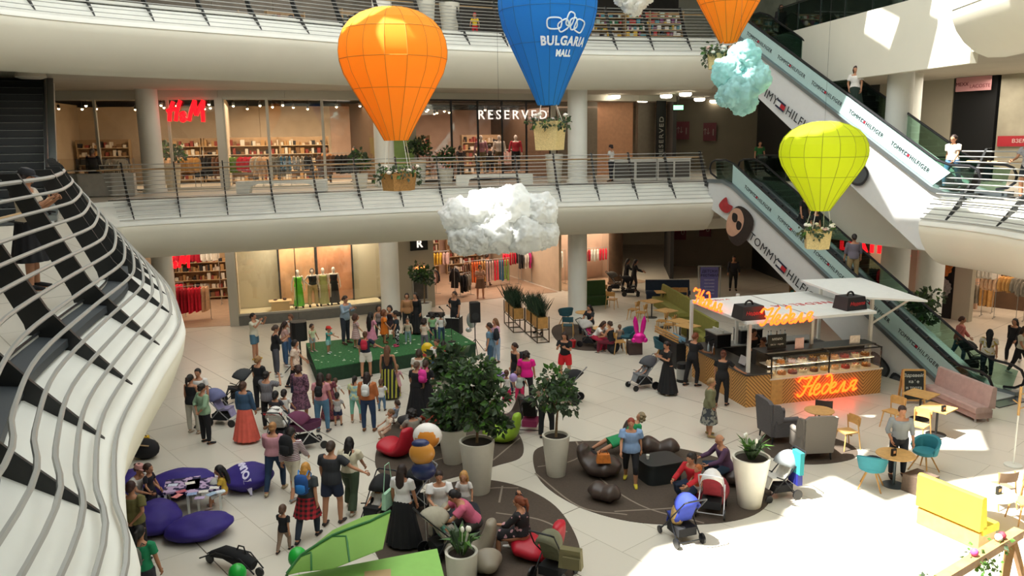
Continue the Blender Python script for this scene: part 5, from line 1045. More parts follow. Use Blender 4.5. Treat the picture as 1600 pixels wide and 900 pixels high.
for px, py, rz, lab in ((288, 792, 18, 'activity table covered with prints, nearer the gallery edge'), (322, 792, 18, 'activity table covered with prints, nearer the girl on the bean bag')):
    root = thing('activity_table', lab, 'table', at(px, py), R(rz)); b = MB(); b.box((0, 0, .51), (.72, .72, .04)); b.build('tabletop', TABM, root, smooth=False)
    for sx in (-.32, .32):
        for sy in (-.32, .32): b = MB(); b.box((sx, sy, .25), (.05, .05, .5)); b.build('leg', WHITE, root, smooth=False)
for k, (px, py, rz, c) in enumerate(((270, 758, 10, '#cfd6e8'), (283, 768, 40, '#b85a6a'), (297, 755, 25, '#e6e2d8'), (300, 772, 20, '#8aa0c8'), (318, 768, 15, '#d8d4ce'), (330, 772, 60, '#9fb8d0'), (335, 762, 10, '#e8e6e0'), (312, 778, 10, '#b5a0c4'), (277, 775, 70, '#e08a8a'), (344, 768, 35, '#d9e4ec'))):
    t_ = thing('leaflet', 'printed leaflet spread on the activity tables among the bean bags', 'leaflet', at(px, py, .534), R(rz), 'leaflets on the activity tables'); b = MB(); b.box((0, 0, .003), (.2, .14, .006)); b.build('sheet', mat(c, .6, vary=.3, scale=20), t_, smooth=False)
t_ = thing('leaflet', 'white leaflet fallen to the floor under the activity table', 'leaflet', at(318, 805), R(12)); b = MB(); b.box((0, 0, .004), (.2, .14, .006)); b.build('sheet', WHITE, t_, smooth=False)
# green leaf awning, green panel, balloon, swing frame
LG = translucent('#93c060', .7, .4, 'green_awning_cloth', vary=.08, scale=2); LGD = mat('#2c6b34', .6)
lf = thing('leaf_canopy', 'big pale green leaf-shaped awning with dark ribs above the bottom edge', 'awning', at(540, 850, 1.2)); o_ = lf.location
pts = [(448, 898, 1.15), (470, 868, 1.3), (520, 828, 1.5), (570, 806, 1.6), (610, 800, 1.65), (610, 830, 1.55), (598, 857, 1.45), (565, 880, 1.35), (520, 888, 1.22), (470, 893, 1.15)]
P = [at(*q) - o_ for q in pts]; a_, z_ = P[0], P[4]
b = MB(); up = [P[0], P[1], P[2], P[3], P[4]]; dn = [P[0], P[9], P[8], P[6], P[4]]; rows = []
for i in range(13):
    f = i / 12; k = min(int(f * 4), 3); g = f * 4 - k; u_ = up[k].lerp(up[k + 1], g); d_ = dn[k].lerp(dn[k + 1], g); rows.append([u_.lerp(d_, j / 6) + Vector((0, 0, .12 * math.sin(PI * j / 6) * math.sin(PI * f))) for j in range(7)])
vs = [p_ for r_ in rows for p_ in r_]; b.add(vs + [p_ - Vector((0, 0, .012)) for p_ in vs], [(i * 7 + j, i * 7 + j + 1, i * 7 + j + 8, i * 7 + j + 7) for i in range(12) for j in range(6)] + [tuple(91 + q for q in (i * 7 + j, i * 7 + j + 7, i * 7 + j + 8, i * 7 + j + 1)) for i in range(12) for j in range(6)]); b.build('cloth', LG, lf)
b = MB(); b.tube([r_[2] + Vector((0, 0, .02)) for r_ in rows], .022, 6); b.build('midrib', LGD, lf)
for i0, i1 in ((3, 8), (6, 10)): b = MB(); b.tube([rows[i0][2], rows[(i0 + i1) // 2 - 1][3], rows[(i0 + i1) // 2 - 1 + 0][4] + Vector((0.0, 0, .02)), rows[i0 + 1][6]], .016, 6); b.build('rib', LGD, lf)
b = MB(); b.tube([P[0], P[0] + Vector((-.05, .1, -.6)), (P[0].x, P[0].y + .2, -o_.z)], .025, 6); b.build('pole', LGD, lf)
gp_ = thing('play_panel', 'flat bright green roof of a play house at the bottom edge', 'play house', at(600, 915, 1.0)); o_ = gp_.location
b = MB(); b.prism([((at(*q, 1.0) - o_).x, (at(*q, 1.0) - o_).y) for q in ((455, 900), (683, 857), (700, 925), (460, 960))], -.06, .0); b.build('roof', mat('#86bb5c', .6, vary=.05), gp_, smooth=False, fix=True)
b = MB(); b.prism([((at(*q, 1.0) - o_).x, (at(*q, 1.0) - o_).y) for q in ((475, 905), (676, 866), (690, 925), (470, 950))], -1.0, -.06); b.build('body', mat('#4d7f36', .7), gp_, smooth=False, fix=True)
b = MB(); q = at(590, 897, 1.0) - o_; b.box((q.x, q.y, .004), (.42, .22, .008), .15); b.build('patch', mat('#b59a72', .7), gp_, smooth=False)
for px, py, zz, r_, lab in ((465, 871, .9, .16, 'green toy balloon beside the tip of the leaf awning'), (371, 896, .8, .15, 'green toy balloon at the bottom edge by the folded black stroller')):
    t_ = thing('balloon', lab, 'balloon', at(px, py, zz)); b = MB(); b.ball((0, 0, 0), r_, 14, 10, 1.15); b.build('skin', mat('#1fa83c', .3), t_); b = MB(); b.tube([(0, 0, -r_ * 1.1), (.02, 0, -zz + .02)], .004, 4); b.build('string', WHITE, t_)
PINE = mat('#b98d5a', .6, vary=.2, scale=7, name='pine_beam'); sw = thing('swing_frame', 'pine A-frame with flower garland in the bottom right corner', 'frame', at(1585, 840, 2.1)); o_ = sw.location
e0, e1 = at(1592, 832, 2.1) - o_, at(1440, 925, 2.1) - o_; b = MB(); b.beam(e0, e1 + (e1 - e0) * .3, .14, .12); b.build('top_beam', PINE, sw, smooth=False)
for q in ((.55, -.1), (-.5, -.35)): b = MB(); b.beam(e0 + (e1 - e0) * .08, e0 + Vector((q[0], q[1], -2.1)), .11, .06); b.build('leg', PINE, sw, smooth=False)
b = MB(); b.beam(e0 + (e1 - e0) * .85, e1 + Vector((-.3, -1.6, -2.1)), .11, .06); b.build('leg', PINE, sw, smooth=False)
rng = random.Random(8); b = MB()
for f in (.22, .3, .48, .9, 1.0): leaves(b, e0 + (e1 - e0) * f + Vector((0, 0, .02 if f != .3 else -.25)), .16, 40, .08, rng, .5, .1)
b.build('foliage', [LEAF2, LEAF], sw, smooth=False)
for f, c in ((.2, '#b23a4a'), (.5, '#e05aa0'), (.24, '#f4e8ea'), (.95, '#efe9e0')): b = MB(); b.ball(e0 + (e1 - e0) * f + Vector((0, 0, .12)), .055, 8, 5); b.build('flower', mat(c, .7), sw)
# suitcases, bags and buckets on the floor
for px, py, c, lab in ((206, 718, '#141417', 'black travel bag on the floor at the edge of the white gallery apron'),): 
    t_ = thing('bag', lab, 'bag', at(228, 716)); b = MB(); b.ball((0, 0, .26), .34, 12, 8, .8, 1.1, .7); b.build('body', mat(c, .8), t_); b = MB(); b.tube([(-.2, -.2, .3), (0, -.26, .45), (.2, -.2, .4)], .02, 5); b.build('strap', mat('#a88b62', .7), t_)
t_ = thing('bag', 'yellow shopping bag peeking past the white gallery apron', 'bag', at(224, 690, .145)); b = MB(); b.box((0, 0, 0), (.36, .2, .28), .3, .8); b.build('body', mat('#e0b418', .6), t_); b = MB(); b.tube([(-.1, 0, .14), (0, 0, .24), (.1, 0, .14)], .012, 5); b.build('handle', BLACK, t_)
t_ = thing('bucket', 'red bucket standing left of the stroller by the seated guests', 'bucket', at(895, 543)); b = MB(); b.lathe([(.09, 0), (.13, .28), (.14, .29)], 14); b.build('body', mat('#b8202a', .4), t_); b = MB(); b.tube([(-.13, 0, .27), (0, 0, .4), (.13, 0, .27)], .008, 5); b.build('handle', STEEL, t_)
for (px, py), lab in (((958, 552), 'large black backpack slumped on the floor at the guests table'), ((922, 735), 'black bag on the floor under the reclining person in green')):
    t_ = thing('backpack', lab, 'backpack', at(px, py)); b = MB(); b.ball((0, 0, .26), .24, 12, 8, 1.1, 1, .7); b.build('body', mat('#16181b', .85), t_, angle=180); b = MB(); b.ball((0, -.15, .18), .14, 10, 6, 1, 1, .5); b.build('pocket', mat('#1e2024', .85), t_)
# ================================================================ SHOP CONTENTS
def garment_mesh(kind):
    key = ('garment', kind)
    if key in MC: return MC[key]
    b = MB()
    L = {'dress': 1.15, 'shirt': .68, 'trousers': .95, 'coat': .9}[kind]
    if kind == 'trousers':
        for s_ in (-1, 1): b.rings([[(s_ * .08 + x * w_, y, z) for x, y in ((-1, -.03), (1, -.03), (1, .03), (-1, .03))] for z, w_ in ((-.08, .085), (-.4, .08), (-L, .06))])
    else:
        b.rings([[(x * w_, y * d, z) for x, y in ((-1, -.6), (-.5, -1), (.5, -1), (1, -.6), (1, .6), (.5, 1), (-.5, 1), (-1, .6))] for z, w_, d in ((-.04, .06, .03), (-.09, .19, .035), (-.3, .19, .045), (-.45, .17 if kind != 'shirt' else .19, .045), (-L, .24 if kind == 'dress' else .2, .055))])
        if kind != 'dress':
            for s_ in (-1, 1): b.tube([(s_ * .17, 0, -.12), (s_ * .25, 0, -.35), (s_ * .25, 0, -.6)], [.06, .055, .045], 6)
    b.tube([(-.16, 0, -.08), (0, 0, -.02), (.16, 0, -.08)], .008, 4); b.tube([(0, 0, -.02), (0, 0, .05)], .006, 4)
    me = b.mesh('garment', mat('#888888')); MC[key] = me; return me
CN = {'#b3122e': 'red', '#e02845': 'bright red', '#e8c4a0': 'cream', '#1d1c20': 'black', '#e3e0d6': 'white', '#d96a2a': 'orange', '#d8388a': 'pink', '#6d4a34': 'brown', '#8f8a7e': 'grey', '#2f6a8c': 'blue', '#7ba04a': 'green', '#c79a5a': 'tan', '#caa9a0': 'rose', '#d8b23a': 'mustard'}
def rack(name_where, p, rz, L, cols, kind='shirt', h=1.45, n=None, spacing=.13, z=0):
    root = thing('clothes_rack', 'metal clothes rail ' + name_where, 'clothes rack', (p.x, p.y, z), rz); b = MB(); b.tube([(-L / 2, 0, h), (L / 2, 0, h)], .014, 6); b.build('rail', STEEL, root)
    for s_ in (-1, 1): b = MB(); b.tube([(s_ * L / 2, 0, h), (s_ * L / 2, 0, .02)], .014, 6); b.beam((s_ * L / 2, -.25, .02), (s_ * L / 2, .25, .02), .03); b.build('upright', STEEL, root)
    n = n or int(L / spacing)
    for k in range(n):
        c = cols[(k * len(cols)) // n]; o = bpy.data.objects.new('hanging_garment', garment_mesh(kind)); COL.objects.link(o); x = -L / 2 + L * (k + .6) / (n + .2)
        o.location = (p.x + x * math.cos(rz), p.y + x * math.sin(rz), z + h - .05); o.rotation_euler = (0, 0, rz + PI / 2 - .55 + random.uniform(-.15, .15)); o.scale = (1, 1, random.uniform(.92, 1.05))
        o.material_slots[0].link = 'OBJECT'; o.material_slots[0].material = mat(c, .85, vary=.18, scale=7)
        tag(o, '%s %s %s' % (CN[c], {'dress': 'dress', 'shirt': 'top', 'trousers': 'trousers', 'coat': 'jacket'}[kind], name_where), 'garment', 'clothes on the rail ' + name_where)
    return root
A_ = lambda t: math.atan2(gdir(t).y, gdir(t).x)
rack('of red dresses just inside the ground floor entrance', gp(1.35, 1.6), A_(1) + .3, 1.4, ['#b3122e', '#e02845', '#e02845', '#e8c4a0'], 'dress', 1.6, 9)
rack('left of the red dresses in the same entrance', gp(.95, 2.6), A_(1) + .2, 1.2, ['#6d4a34', '#b3122e', '#e02845'], 'dress', 1.6, 7)
rack('high on the back wall of the ground floor entrance', gp(1.2, 5.2), A_(1), 2.2, ['#e02845', '#b3122e', '#e3e0d6'], 'shirt', 2.9, 9)
RV = ['#d8388a', '#caa9a0', '#6d4a34', '#1d1c20']
rack('nearest the pillar in the apricot shop, with one pink top', gp(4.85, 2.3), A_(5) + .9, 1.5, RV, 'shirt', 1.35, 9)
rack('of black jackets at the front of the apricot shop', gp(5.15, 1.6), A_(5) + 1.1, 1.1, ['#1d1c20'], 'coat', 1.5, 6)
rack('of dark bags and jackets behind the bare-legged shopper', gp(5.35, 1.5), A_(5) + .4, .8, ['#1d1c20', '#8f8a7e'], 'coat', 1.2, 4)
rack('of tan and brown clothes deep in the apricot shop', gp(5.2, 5), A_(5), 2.2, ['#6d4a34', '#c79a5a', '#d8b23a', '#caa9a0'], 'shirt', 1.9, 11)
rack('of orange clothes under the white cloud', gp(5.85, 3.2), A_(5) + .15, 1.5, ['#6d4a34', '#d96a2a', '#d96a2a', '#c79a5a'], 'dress', 1.5, 9)
rack('of coral, red, blue and green clothes under the white cloud', gp(6.25, 3.2), A_(6) + .15, 1.5, ['#caa9a0', '#e02845', '#2f6a8c', '#7ba04a'], 'dress', 1.5, 9)
rack('of white and orange tops high behind the coloured dresses', gp(6.5, 5), A_(6), 1.5, ['#e3e0d6', '#d96a2a', '#caa9a0'], 'shirt', 2.3, 7)
rack('of red tops at the right side of the apricot shop', gp(6.72, 4.2), A_(6) + .2, 1.3, ['#e02845', '#b3122e', '#1d1c20'], 'shirt', 1.7, 8)
rack('of cream coats touching the dark frame of the apricot shop', gp(6.85, 3.2), A_(6) + .2, .9, ['#1d1c20', '#e3e0d6', '#d8388a'], 'coat', 1.8, 5)
rack('with one cream garment in the lit display by the second column', gp(7.25, 2), A_(7), .7, ['#e3e0d6'], 'coat', 1.9, 2)
rack('of red clothes below the red bags in the lit display', gp(7.75, 2.4), A_(7), 1.9, ['#b3122e', '#e3e0d6', '#e02845'], 'shirt', 1.8, 10)
rack('of green and red clothes low in the lit display', gp(7.5, 1.9), A_(7), .7, ['#7ba04a', '#b3122e'], 'shirt', 1.3, 4)
for i, (t, bk, c, w_) in enumerate(((.6, 2, ['#1d1c20', '#8f8a7e'], 'in the middle gallery shop behind the first column, left bay'), (1.3, 2.2, ['#e8c4a0', '#c79a5a'], 'in the middle gallery shop under the red letters'), (1.7, 3.2, ['#1d1c20', '#6d4a34'], 'deeper in the middle gallery shop under the red letters'),
                                    (2.3, 1.6, ['#7ba04a', '#e02845', '#e3e0d6'], 'at the left end of the middle gallery display window'), (2.75, 1.5, ['#e8c4a0', '#8f8a7e'], 'in the middle gallery display window, centre left'), (3.15, 1.6, ['#2f6a8c', '#8f8a7e', '#1d1c20'], 'in the middle gallery display window, centre right'), (3.6, 1.8, ['#6d4a34', '#1d1c20'], 'at the right end of the middle gallery display window'),
                                    (4.7, 2, ['#1d1c20', '#caa9a0'], 'in the middle gallery dark-framed shop, first from the orange balloon'), (5.1, 2.2, ['#caa9a0', '#d96a2a', '#6d4a34'], 'in the middle gallery dark-framed shop, left of the three mannequins'), (6.2, 2.6, ['#1d1c20', '#caa9a0'], 'in the middle gallery dark-framed shop, right of the three mannequins'))):
    rack(w_, gp(t, bk), A_(t) + .2 * (i % 3 - 1), 1.6, c, 'shirt' if i % 2 else 'coat', 1.4, 8, z=H)
for i, (x, y, rz, c, kind, h, w_) in enumerate(((20.1, 34.2, -.75, ['#e8c4a0', '#e3e0d6'], 'shirt', 2.4, 'of cream shirts at the top of the shop at the right edge'), (21.0, 33.6, -.75, ['#e8c4a0', '#c79a5a', '#8f8a7e'], 'shirt', 1.9, 'of pale clothes in the middle of the shop at the right edge'), (20.6, 35.2, -.75, ['#6d4a34', '#8f8a7e', '#c79a5a'], 'trousers', 1.3, 'of brown clothes low in the shop at the right edge'),
                                                (21.9, 32.6, -.8, ['#8f8a7e', '#e3e0d6', '#1d1c20'], 'shirt', 1.8, 'of grey clothes cut by the right edge'), (17.3, 37.2, -.7, ['#1d1c20', '#b3122e'], 'coat', 1.7, 'behind glass under the red block capitals'))):
    rack(w_, Vector((x, y, 0)), rz, 1.6, c, kind, h, 10)
def shelf_unit(label, p, rz, w_, h, n, cols, z=0, d=.35, items=True, cat='shelf'):
    root = thing('shelf_unit', label, cat, (p.x, p.y, z), rz); b = MB(); [b.box((sx * w_ / 2, 0, h / 2), (.04, d, h)) for sx in (-1, 1)]; b.box((0, d / 2, h / 2), (w_, .02, h)); b.build('frame', mat('#a98d6a', .6, vary=.1), root, smooth=False)
    for k in range(n):
        zz = .15 + k * (h - .15) / n; b = MB(); b.box((0, 0, zz), (w_ - .04, d, .03)); b.build('shelf', mat('#c9b08a', .5), root, smooth=False)
        if items:
            b = MB(); x = -w_ / 2 + .12; b2 = []
            mats = [mat(c, .8) for c in cols]
            while x < w_ / 2 - .12:
                ww = random.uniform(.06, .2); hh = random.uniform(.08, (h / n) * .7); b.mi = random.randrange(len(cols)); b.box((x, -.02, zz + .015 + hh / 2), (ww, d * .7, hh)); x += ww + random.uniform(.01, .05)
            o = b.build('goods', mats, root, smooth=False); o['kind'] = 'stuff'
    return root
W1 = ['#c9b8a0', '#8a3b30', '#2b2a2c', '#d8d2c4', '#7a5a3c', '#b08a5a']
for i, (t, bk, lab) in enumerate(((.3, 6.8, 'back wall shelving in the middle gallery shop, far left bay'), (1.0, 6.8, 'back wall shelving in the middle gallery shop, behind the first column'), (1.75, 6.8, 'back wall shelving in the middle gallery shop, under the red letters'), (2.5, 5.0, 'shelving behind the middle gallery display window, left'), (3.4, 5.0, 'shelving behind the middle gallery display window, right'),
                                  (4.9, 5.5, 'shelving deep in the middle gallery dark-framed shop, left'), (6.3, 5.5, 'shelving deep in the middle gallery dark-framed shop, right'))):
    shelf_unit(lab, gp(t, bk), A_(t), 2.4, 2.2, 5, W1, H)
for i, (t, bk, lab) in enumerate(((1.2, 6.7, 'shelving with folded clothes at the back of the ground floor entrance'), (5.4, 8.3, 'shelving at the back of the apricot shop, left'), (6.3, 8.3, 'shelving at the back of the apricot shop, right'))): shelf_unit(lab, gp(t, bk), A_(t), 2.6, 2.4, 5, W1)
BK = ['#d8d4cc', '#b33a3a', '#4a8c9c', '#2f6a4a', '#d8b04a', '#e9e4dc', '#7a3f6a', '#bcd0c8', '#2a2c34']
for i, px in enumerate((948, 1002, 1040)): 
    q = at_d(px, 50, 37.6); shelf_unit('white bookshop shelving on the top gallery, %s' % ('nearest the blue balloon', 'in the middle under the small cloud', 'ending at the white pole')[i], q, .15, 1.55, 1.5, 5, BK, 2 * H, cat='bookshelf')
for i, px in enumerate((400, 445, 560)): q = at_d(px, 20, 33.5); shelf_unit('dark shop counter on the top gallery, %s' % ('left of three', 'middle of three', 'behind the orange balloon')[i], q, .6, 1.5, 1.1, 2, ['#3a3430', '#7a3a30', '#5a5a50'], 2 * H, cat='counter')
shelf_unit('lit goods shelf in the dark shop beside the lower escalator', Vector((14.2, 38.2, 0)), -1.2, 1.8, 2.6, 5, ['#3c8c80', '#c98a3a', '#d8c8a8', '#2b2a2c'], 0)
shelf_unit('shelving with red bags under the red block capitals', Vector((18.2, 36.6, 0)), -.8, 1.8, 2.6, 5, ['#b3122e', '#d8c8b8', '#6d2a22', '#e8dcc8'], 0)
# counters and displays on the middle gallery
def counter(label, p, rz, w_, h, d, z, top='#d8d6ce', body='#bdbab0', glassy=False, dark=0):
    root = thing('display_counter', label, 'counter', (p.x, p.y, z), rz); b = MB(); b.box((0, 0, h * .45 if glassy else h / 2), (w_, d, h * .9 if glassy else h)); b.build('body', mat(body, .6, vary=.1), root, smooth=False); b = MB(); b.box((0, 0, h + .02), (w_ + .06, d + .06, .04)); b.build('top', mat(top, .4), root, smooth=False)
    for k in range(dark): b = MB(); b.box(((k - (dark - 1) / 2) * w_ * .5, -d / 2 - .01, h * .5), (w_ * .44, .03, h * .74)); b.build('dark_panel', mat('#4a4640', .5), root, smooth=False)
    if glassy: b = MB(); b.box((0, 0, h + .25), (w_, d, .42)); b.build('glass_case', GLASS, root, smooth=False)
    return root
for (px, w_, lab, gl) in ((990, 2.0, 'white market counter on the middle gallery, right of the second column', False), (1050, 1.5, 'white market counter on the middle gallery nearest the escalator', False), (98, 1.2, 'pale optician counter at the far left of the middle gallery', True), (150, 1.2, 'glass-topped optician counter left of the first column', True), (192, .8, 'narrow glass counter touching the first column', True)):
    q = at_d(px, 270, 36.6 if px > 500 else 31.0); counter(lab, q, .1 if px > 500 else .3, w_, .95, .6, H, glassy=gl, dark=0 if gl else 2)
for px0, px1, dd, lab in ((372, 512, 31.8, 'long curved white bench on the middle gallery in front of the display window'), (712, 830, 34.8, 'long curved white bench on the middle gallery above the white cloud')):
    a, b_ = at_d(px0, 280, dd), at_d(px1, 280, dd + .4); L = (b_ - a).length; root = thing('bench', lab, 'bench', (a.x, a.y, H), ang(a, b_)); b = MB(); b.slab([(0, 0, 0), (.5, 0, 0), (.55, 0, .25), (.8, 0, .34), (L - .8, 0, .34), (L - .55, 0, .25), (L - .5, 0, 0), (L, 0, 0), (L, 0, .45), (0, 0, .45)], (0, -1, 0), .5); b.build('seat', WHITE, root, smooth=False, fix=True)
# pendant spots in the shops
SPOT = mat('#ffe2b0', .5, emit=14, name='lit_spot_lamp'); sp0 = thing('spot_lamp', '', 'spot lamp'); b = MB(); b.lathe([(.05, 0), (.06, .16), (.02, .18)], 10); b.tube([(0, 0, .18), (0, 0, .58)], .012, 4); b.build('housing', DARK, sp0); b = MB(); b.ball((0, 0, 0), .055, 8, 6); b.build('bulb', SPOT, sp0)
rng = random.Random(5); first = True
for (t0, t1, z, n, w_) in ((.1, 1.9, 9.5, 14, 'middle gallery shop with the red letters'), (2.1, 4.0, 9.5, 9, 'middle gallery display window'), (4.5, 6.8, 9.3, 16, 'middle gallery dark-framed shop'), (4.8, 6.9, 3.8, 10, 'apricot ground floor shop'), (.9, 1.9, 3.8, 5, 'ground floor entrance with red dresses'), (2.7, 3.6, 3.6, 4, 'mannequin window'), (7.1, 8.2, 3.8, 4, 'lit display beside the second column')):
    for k in range(n):
        bk = rng.uniform(.8, 5.5) if w_ != 'mannequin window' else .9; p = gp(t0 + (t1 - t0) * (k + .5) / n, bk, z + rng.uniform(-.02, .02)); lab = 'small glowing spot lamp under the ceiling of the ' + w_
        if first: c = sp0; c.location = p; c['label'] = lab; c['group'] = 'spots of the ' + w_; first = False
        else: dup(sp0, p, 0, lab, 'spots of the ' + w_)
b = MB(); tr_ = thing('ceiling_grid', 'black lighting grid behind the white glowing capitals', 'lighting grid', gp(4.5, .6, 9.45)); o_ = tr_.location
for t in [4.5 + .4 * k for k in range(6)]: b.beam(gp(t, .6, 9.5) - o_, gp(t, 5, 9.5) - o_, .06)
for bk in (.6, 2, 3.5, 5):
    for t in (4.5, 5.0, 6.0): b.beam(gp(t, bk, 9.5) - o_, gp(min(t + 1 if t > 4.5 else 5, 6.5), bk, 9.5) - o_, .06)
b.build('truss', BLACK, tr_, smooth=False)
dk = MB(); q = [gp(4.47, .3, 9.62), gp(5, .3, 9.62), gp(6, .3, 9.62), gp(6.8, .3, 9.62), gp(6.8, 6, 9.62), gp(6, 6, 9.62), gp(5, 6, 9.62), gp(4.47, 6, 9.62)]; dk.slab(q, (0, 0, 1), .04); struct(dk.build('ceiling_shop', BLACK, smooth=False, fix=True))
for t, z, lab, c in ((3.75, H, 'large pale green poster board by the right end of the display window', '#a8cc7a'),):
    p = gp(4.2, -.2, H + 1.2); panel('poster', lab, 'poster', p, gdir(4.2), 1.6, 1.5, mat(c, .6, vary=.2, scale=2))

fd = thing('wall_decoration', 'orange and grey mandala discs on the black shop wall behind the escalator', 'decoration', Vector((18.5, 34.0, 2.3))); n_ = Vector((-.84, -.54, 0)); u_ = Vector((.54, -.84, 0))
for dx, dz, r_, c in ((-.05, 0, .55, '#b06a2a'), (.05, 1.15, .42, '#6f7880'), (.12, -.95, .4, '#8a8a88'), (-.05, .0, .2, '#6a3a18')):
    b = MB(); c0 = u_ * dx + Vector((0, 0, dz)) + n_ * (.02 + (.02 if r_ == .2 else 0)); b.slab([c0 + (u_ * math.cos(t) + Vector((0, 0, 1)) * math.sin(t)) * r_ * (1 + .06 * math.cos(14 * t)) for t in [i * PI / 28 for i in range(56)]], n_, .03); b.build('disc', mat(c, .7, vary=.4, scale=14), fd, smooth=False, fix=True)
fd.location += n_ * .12
# ================================================================ PEOPLE
SKINM = translucent('#c08a6a', .6, .08, 'skin'); SK2 = mat('#b98262', .6, name='tanned_skin'); SKL = mat('#d9a88a', .6, name='light_skin')
def remesh(b, name, vox=.016, sm=3):
    me = b.mesh(name, mat('#808080'), True, 180); o = bpy.data.objects.new('tmp', me); COL.objects.link(o); md = o.modifiers.new('r', 'REMESH'); md.mode = 'VOXEL'; md.voxel_size = vox; md.use_smooth_shade = True
    s_ = o.modifiers.new('s', 'SMOOTH'); s_.factor = .5; s_.iterations = sm
    for ob in (o,): pass
    dg = bpy.context.evaluated_depsgraph_get(); out = bpy.data.meshes.new_from_object(o.evaluated_get(dg)); bpy.data.objects.remove(o); bpy.data.meshes.remove(me); out.name = name; return out
def D(f, o_, s): f, o_ = R(f), R(o_); return Vector((s * math.sin(o_), -math.sin(f) * math.cos(o_), -math.cos(f) * math.cos(o_)))
POSES = {  # legs: (thigh forward, out, shin back) left, right; arms: ((forward, out), (forward, out)); lean; head pitch; fixed hip height
 'stand': (((2, 4, 2), (0, 4, 0)), (((5, 10), (14, 4)), ((2, 10), (10, 4))), 2, 5, None),
 'relaxed': (((8, 6, 4), (-2, 4, 2)), (((-6, 14), (20, -16)), ((4, 10), (16, 2))), 3, 12, None),
 'behind': (((2, 4, 2), (0, 4, 0)), (((-22, 14), (-18, -40)), ((-22, 14), (-18, -40))), 0, 5, None),
 'phone': (((4, 5, 3), (-2, 4, 0)), (((25, 8), (125, -22)), ((20, 8), (120, -20))), 4, 18, None),
 'photo': (((4, 5, 3), (-2, 4, 0)), (((60, 20), (150, -20)), ((60, 20), (150, -20))), 0, 5, None),
 'walk': (((24, 2, 4), (-16, 2, 26)), (((-18, 8), (0, 4)), ((22, 8), (40, 0))), 4, 6, None),
 'walk2': (((-16, 2, 26), (24, 2, 4)), (((22, 8), (40, 0)), ((-18, 8), (0, 4))), 4, 6, None),
 'push': (((14, 3, 6), (-12, 3, 12)), (((28, 8), (70, 0)), ((28, 8), (70, 0))), 8, 12, None),
 'hip': (((2, 8, 2), (0, 5, 0)), (((-14, 32), (30, -40)), ((4, 10), (14, 2))), 0, 6, None),
 'folded': (((2, 5, 2), (0, 4, 0)), (((14, 12), (95, -62)), ((14, 12), (90, -62))), -2, 8, None),
 'reach': (((10, 3, 4), (-8, 3, 10)), (((20, 40), (35, 50)), ((4, 10), (14, 2))), 4, 10, None),
 'sit': (((84, 10, 4), (84, 6, -6)), (((25, 10), (75, -20)), ((25, 10), (70, -20))), 6, 14, .50),
 'sitlean': (((84, 12, 8), (80, 10, 2)), (((50, 10), (80, -18)), ((50, 10), (75, -18))), 34, 24, .50),
 'sitlow': (((98, 14, 30), (80, 10, -12)), (((38, 12), (78, -14)), ((36, 12), (70, -14))), 14, 14, .42),
 'recline': (((86, 8, -62), (80, 6, -66)), (((10, 16), (50, -24)), ((10, 16), (50, -24))), -38, -10, .42),
 'handhead': (((92, 12, 16), (84, 10, 0)), (((150, 24), (205, -50)), ((40, 10), (80, -10))), 6, 10, .46),
 'crouch': (((108, 14, 56), (100, 14, 44)), (((50, 10), (70, -10)), ((50, 10), (70, -10))), 30, 20, None),
 'kid': (((4, 6, 3), (-2, 6, 0)), (((15, 20), (40, 4)), ((8, 18), (24, 4))), 2, 4, None),
 'kidup': (((6, 6, 3), (-6, 6, 6)), (((70, 30), (110, 0)), ((30, 24), (70, 0))), 4, 4, None),
 'babysit': (((74, 16, 20), (70, 16, 14)), (((35, 20), (60, 0)), ((30, 20), (60, 0))), -14, 10, .16),
 'holdkid': (((4, 5, 3), (-2, 4, 0)), (((25, 14), (100, -40)), ((25, 14), (80, -30))), -3, 14, None),
 'mann': (((6, 5, 2), (-4, 4, 2)), (((0, 16), (10, 6)), ((4, 12), (16, 4))), 0, 0, None),
 'mannhip': (((6, 7, 2), (-4, 4, 2)), (((-10, 34), (30, -40)), ((4, 12), (16, 4))), 0, 0, None),
}
def skel(pose, fem, kid):
    legs, arms, lean, hp, fix = POSES[pose]; J = {}; lk = .86 if kid else 1; hw = .098 if fem else .09
    P = Vector((0, 0, 0))
    for s, (a, o_, b_) in zip((-1, 1), legs):
        h = P + Vector((s * hw, 0, -.02)); k = h + D(a, o_, s) * .43 * lk; an = k + Vector((s * .01, math.sin(R(b_)), -math.cos(R(b_)))) * .42 * lk; J['leg', s] = (h, k, an)
    z = fix if fix is not None else -min(J['leg', s][2].z for s in (-1, 1)) + .075
    up = Vector((0, 0, z)); J = {k: tuple(v + up for v in J[k]) for k in J}; P = P + up; J['P'] = P
    sd = Vector((0, -math.sin(R(lean)), math.cos(R(lean)))); J['sd'] = sd; sh = .17 if fem else .185
    S_ = P + sd * .47
    for s, ((f1, o1), (f2, o2)) in zip((-1, 1), arms):
        a = S_ + Vector((s * sh, 0, 0)); e = a + D(f1, o1, s) * .275; w_ = e + D(f2, o2, s) * .245; hd = w_ + D(f2 + 4, o2, s) * .09; J['arm', s] = (a, e, w_, hd)
    nd = (sd + Vector((0, -.1, .25))).normalized(); N_ = P + sd * .52; J['N'] = N_; J['hs'] = 1.42 if kid else 1.0; J['hc'] = N_ + nd * (.155 + (.035 if kid else 0)); J['hp'] = hp; return J
def Hm(J): return Matrix.Translation(J['hc']) @ Matrix.Rotation(R(J['hp']), 4, 'X') @ Matrix.Scale(J['hs'], 4)
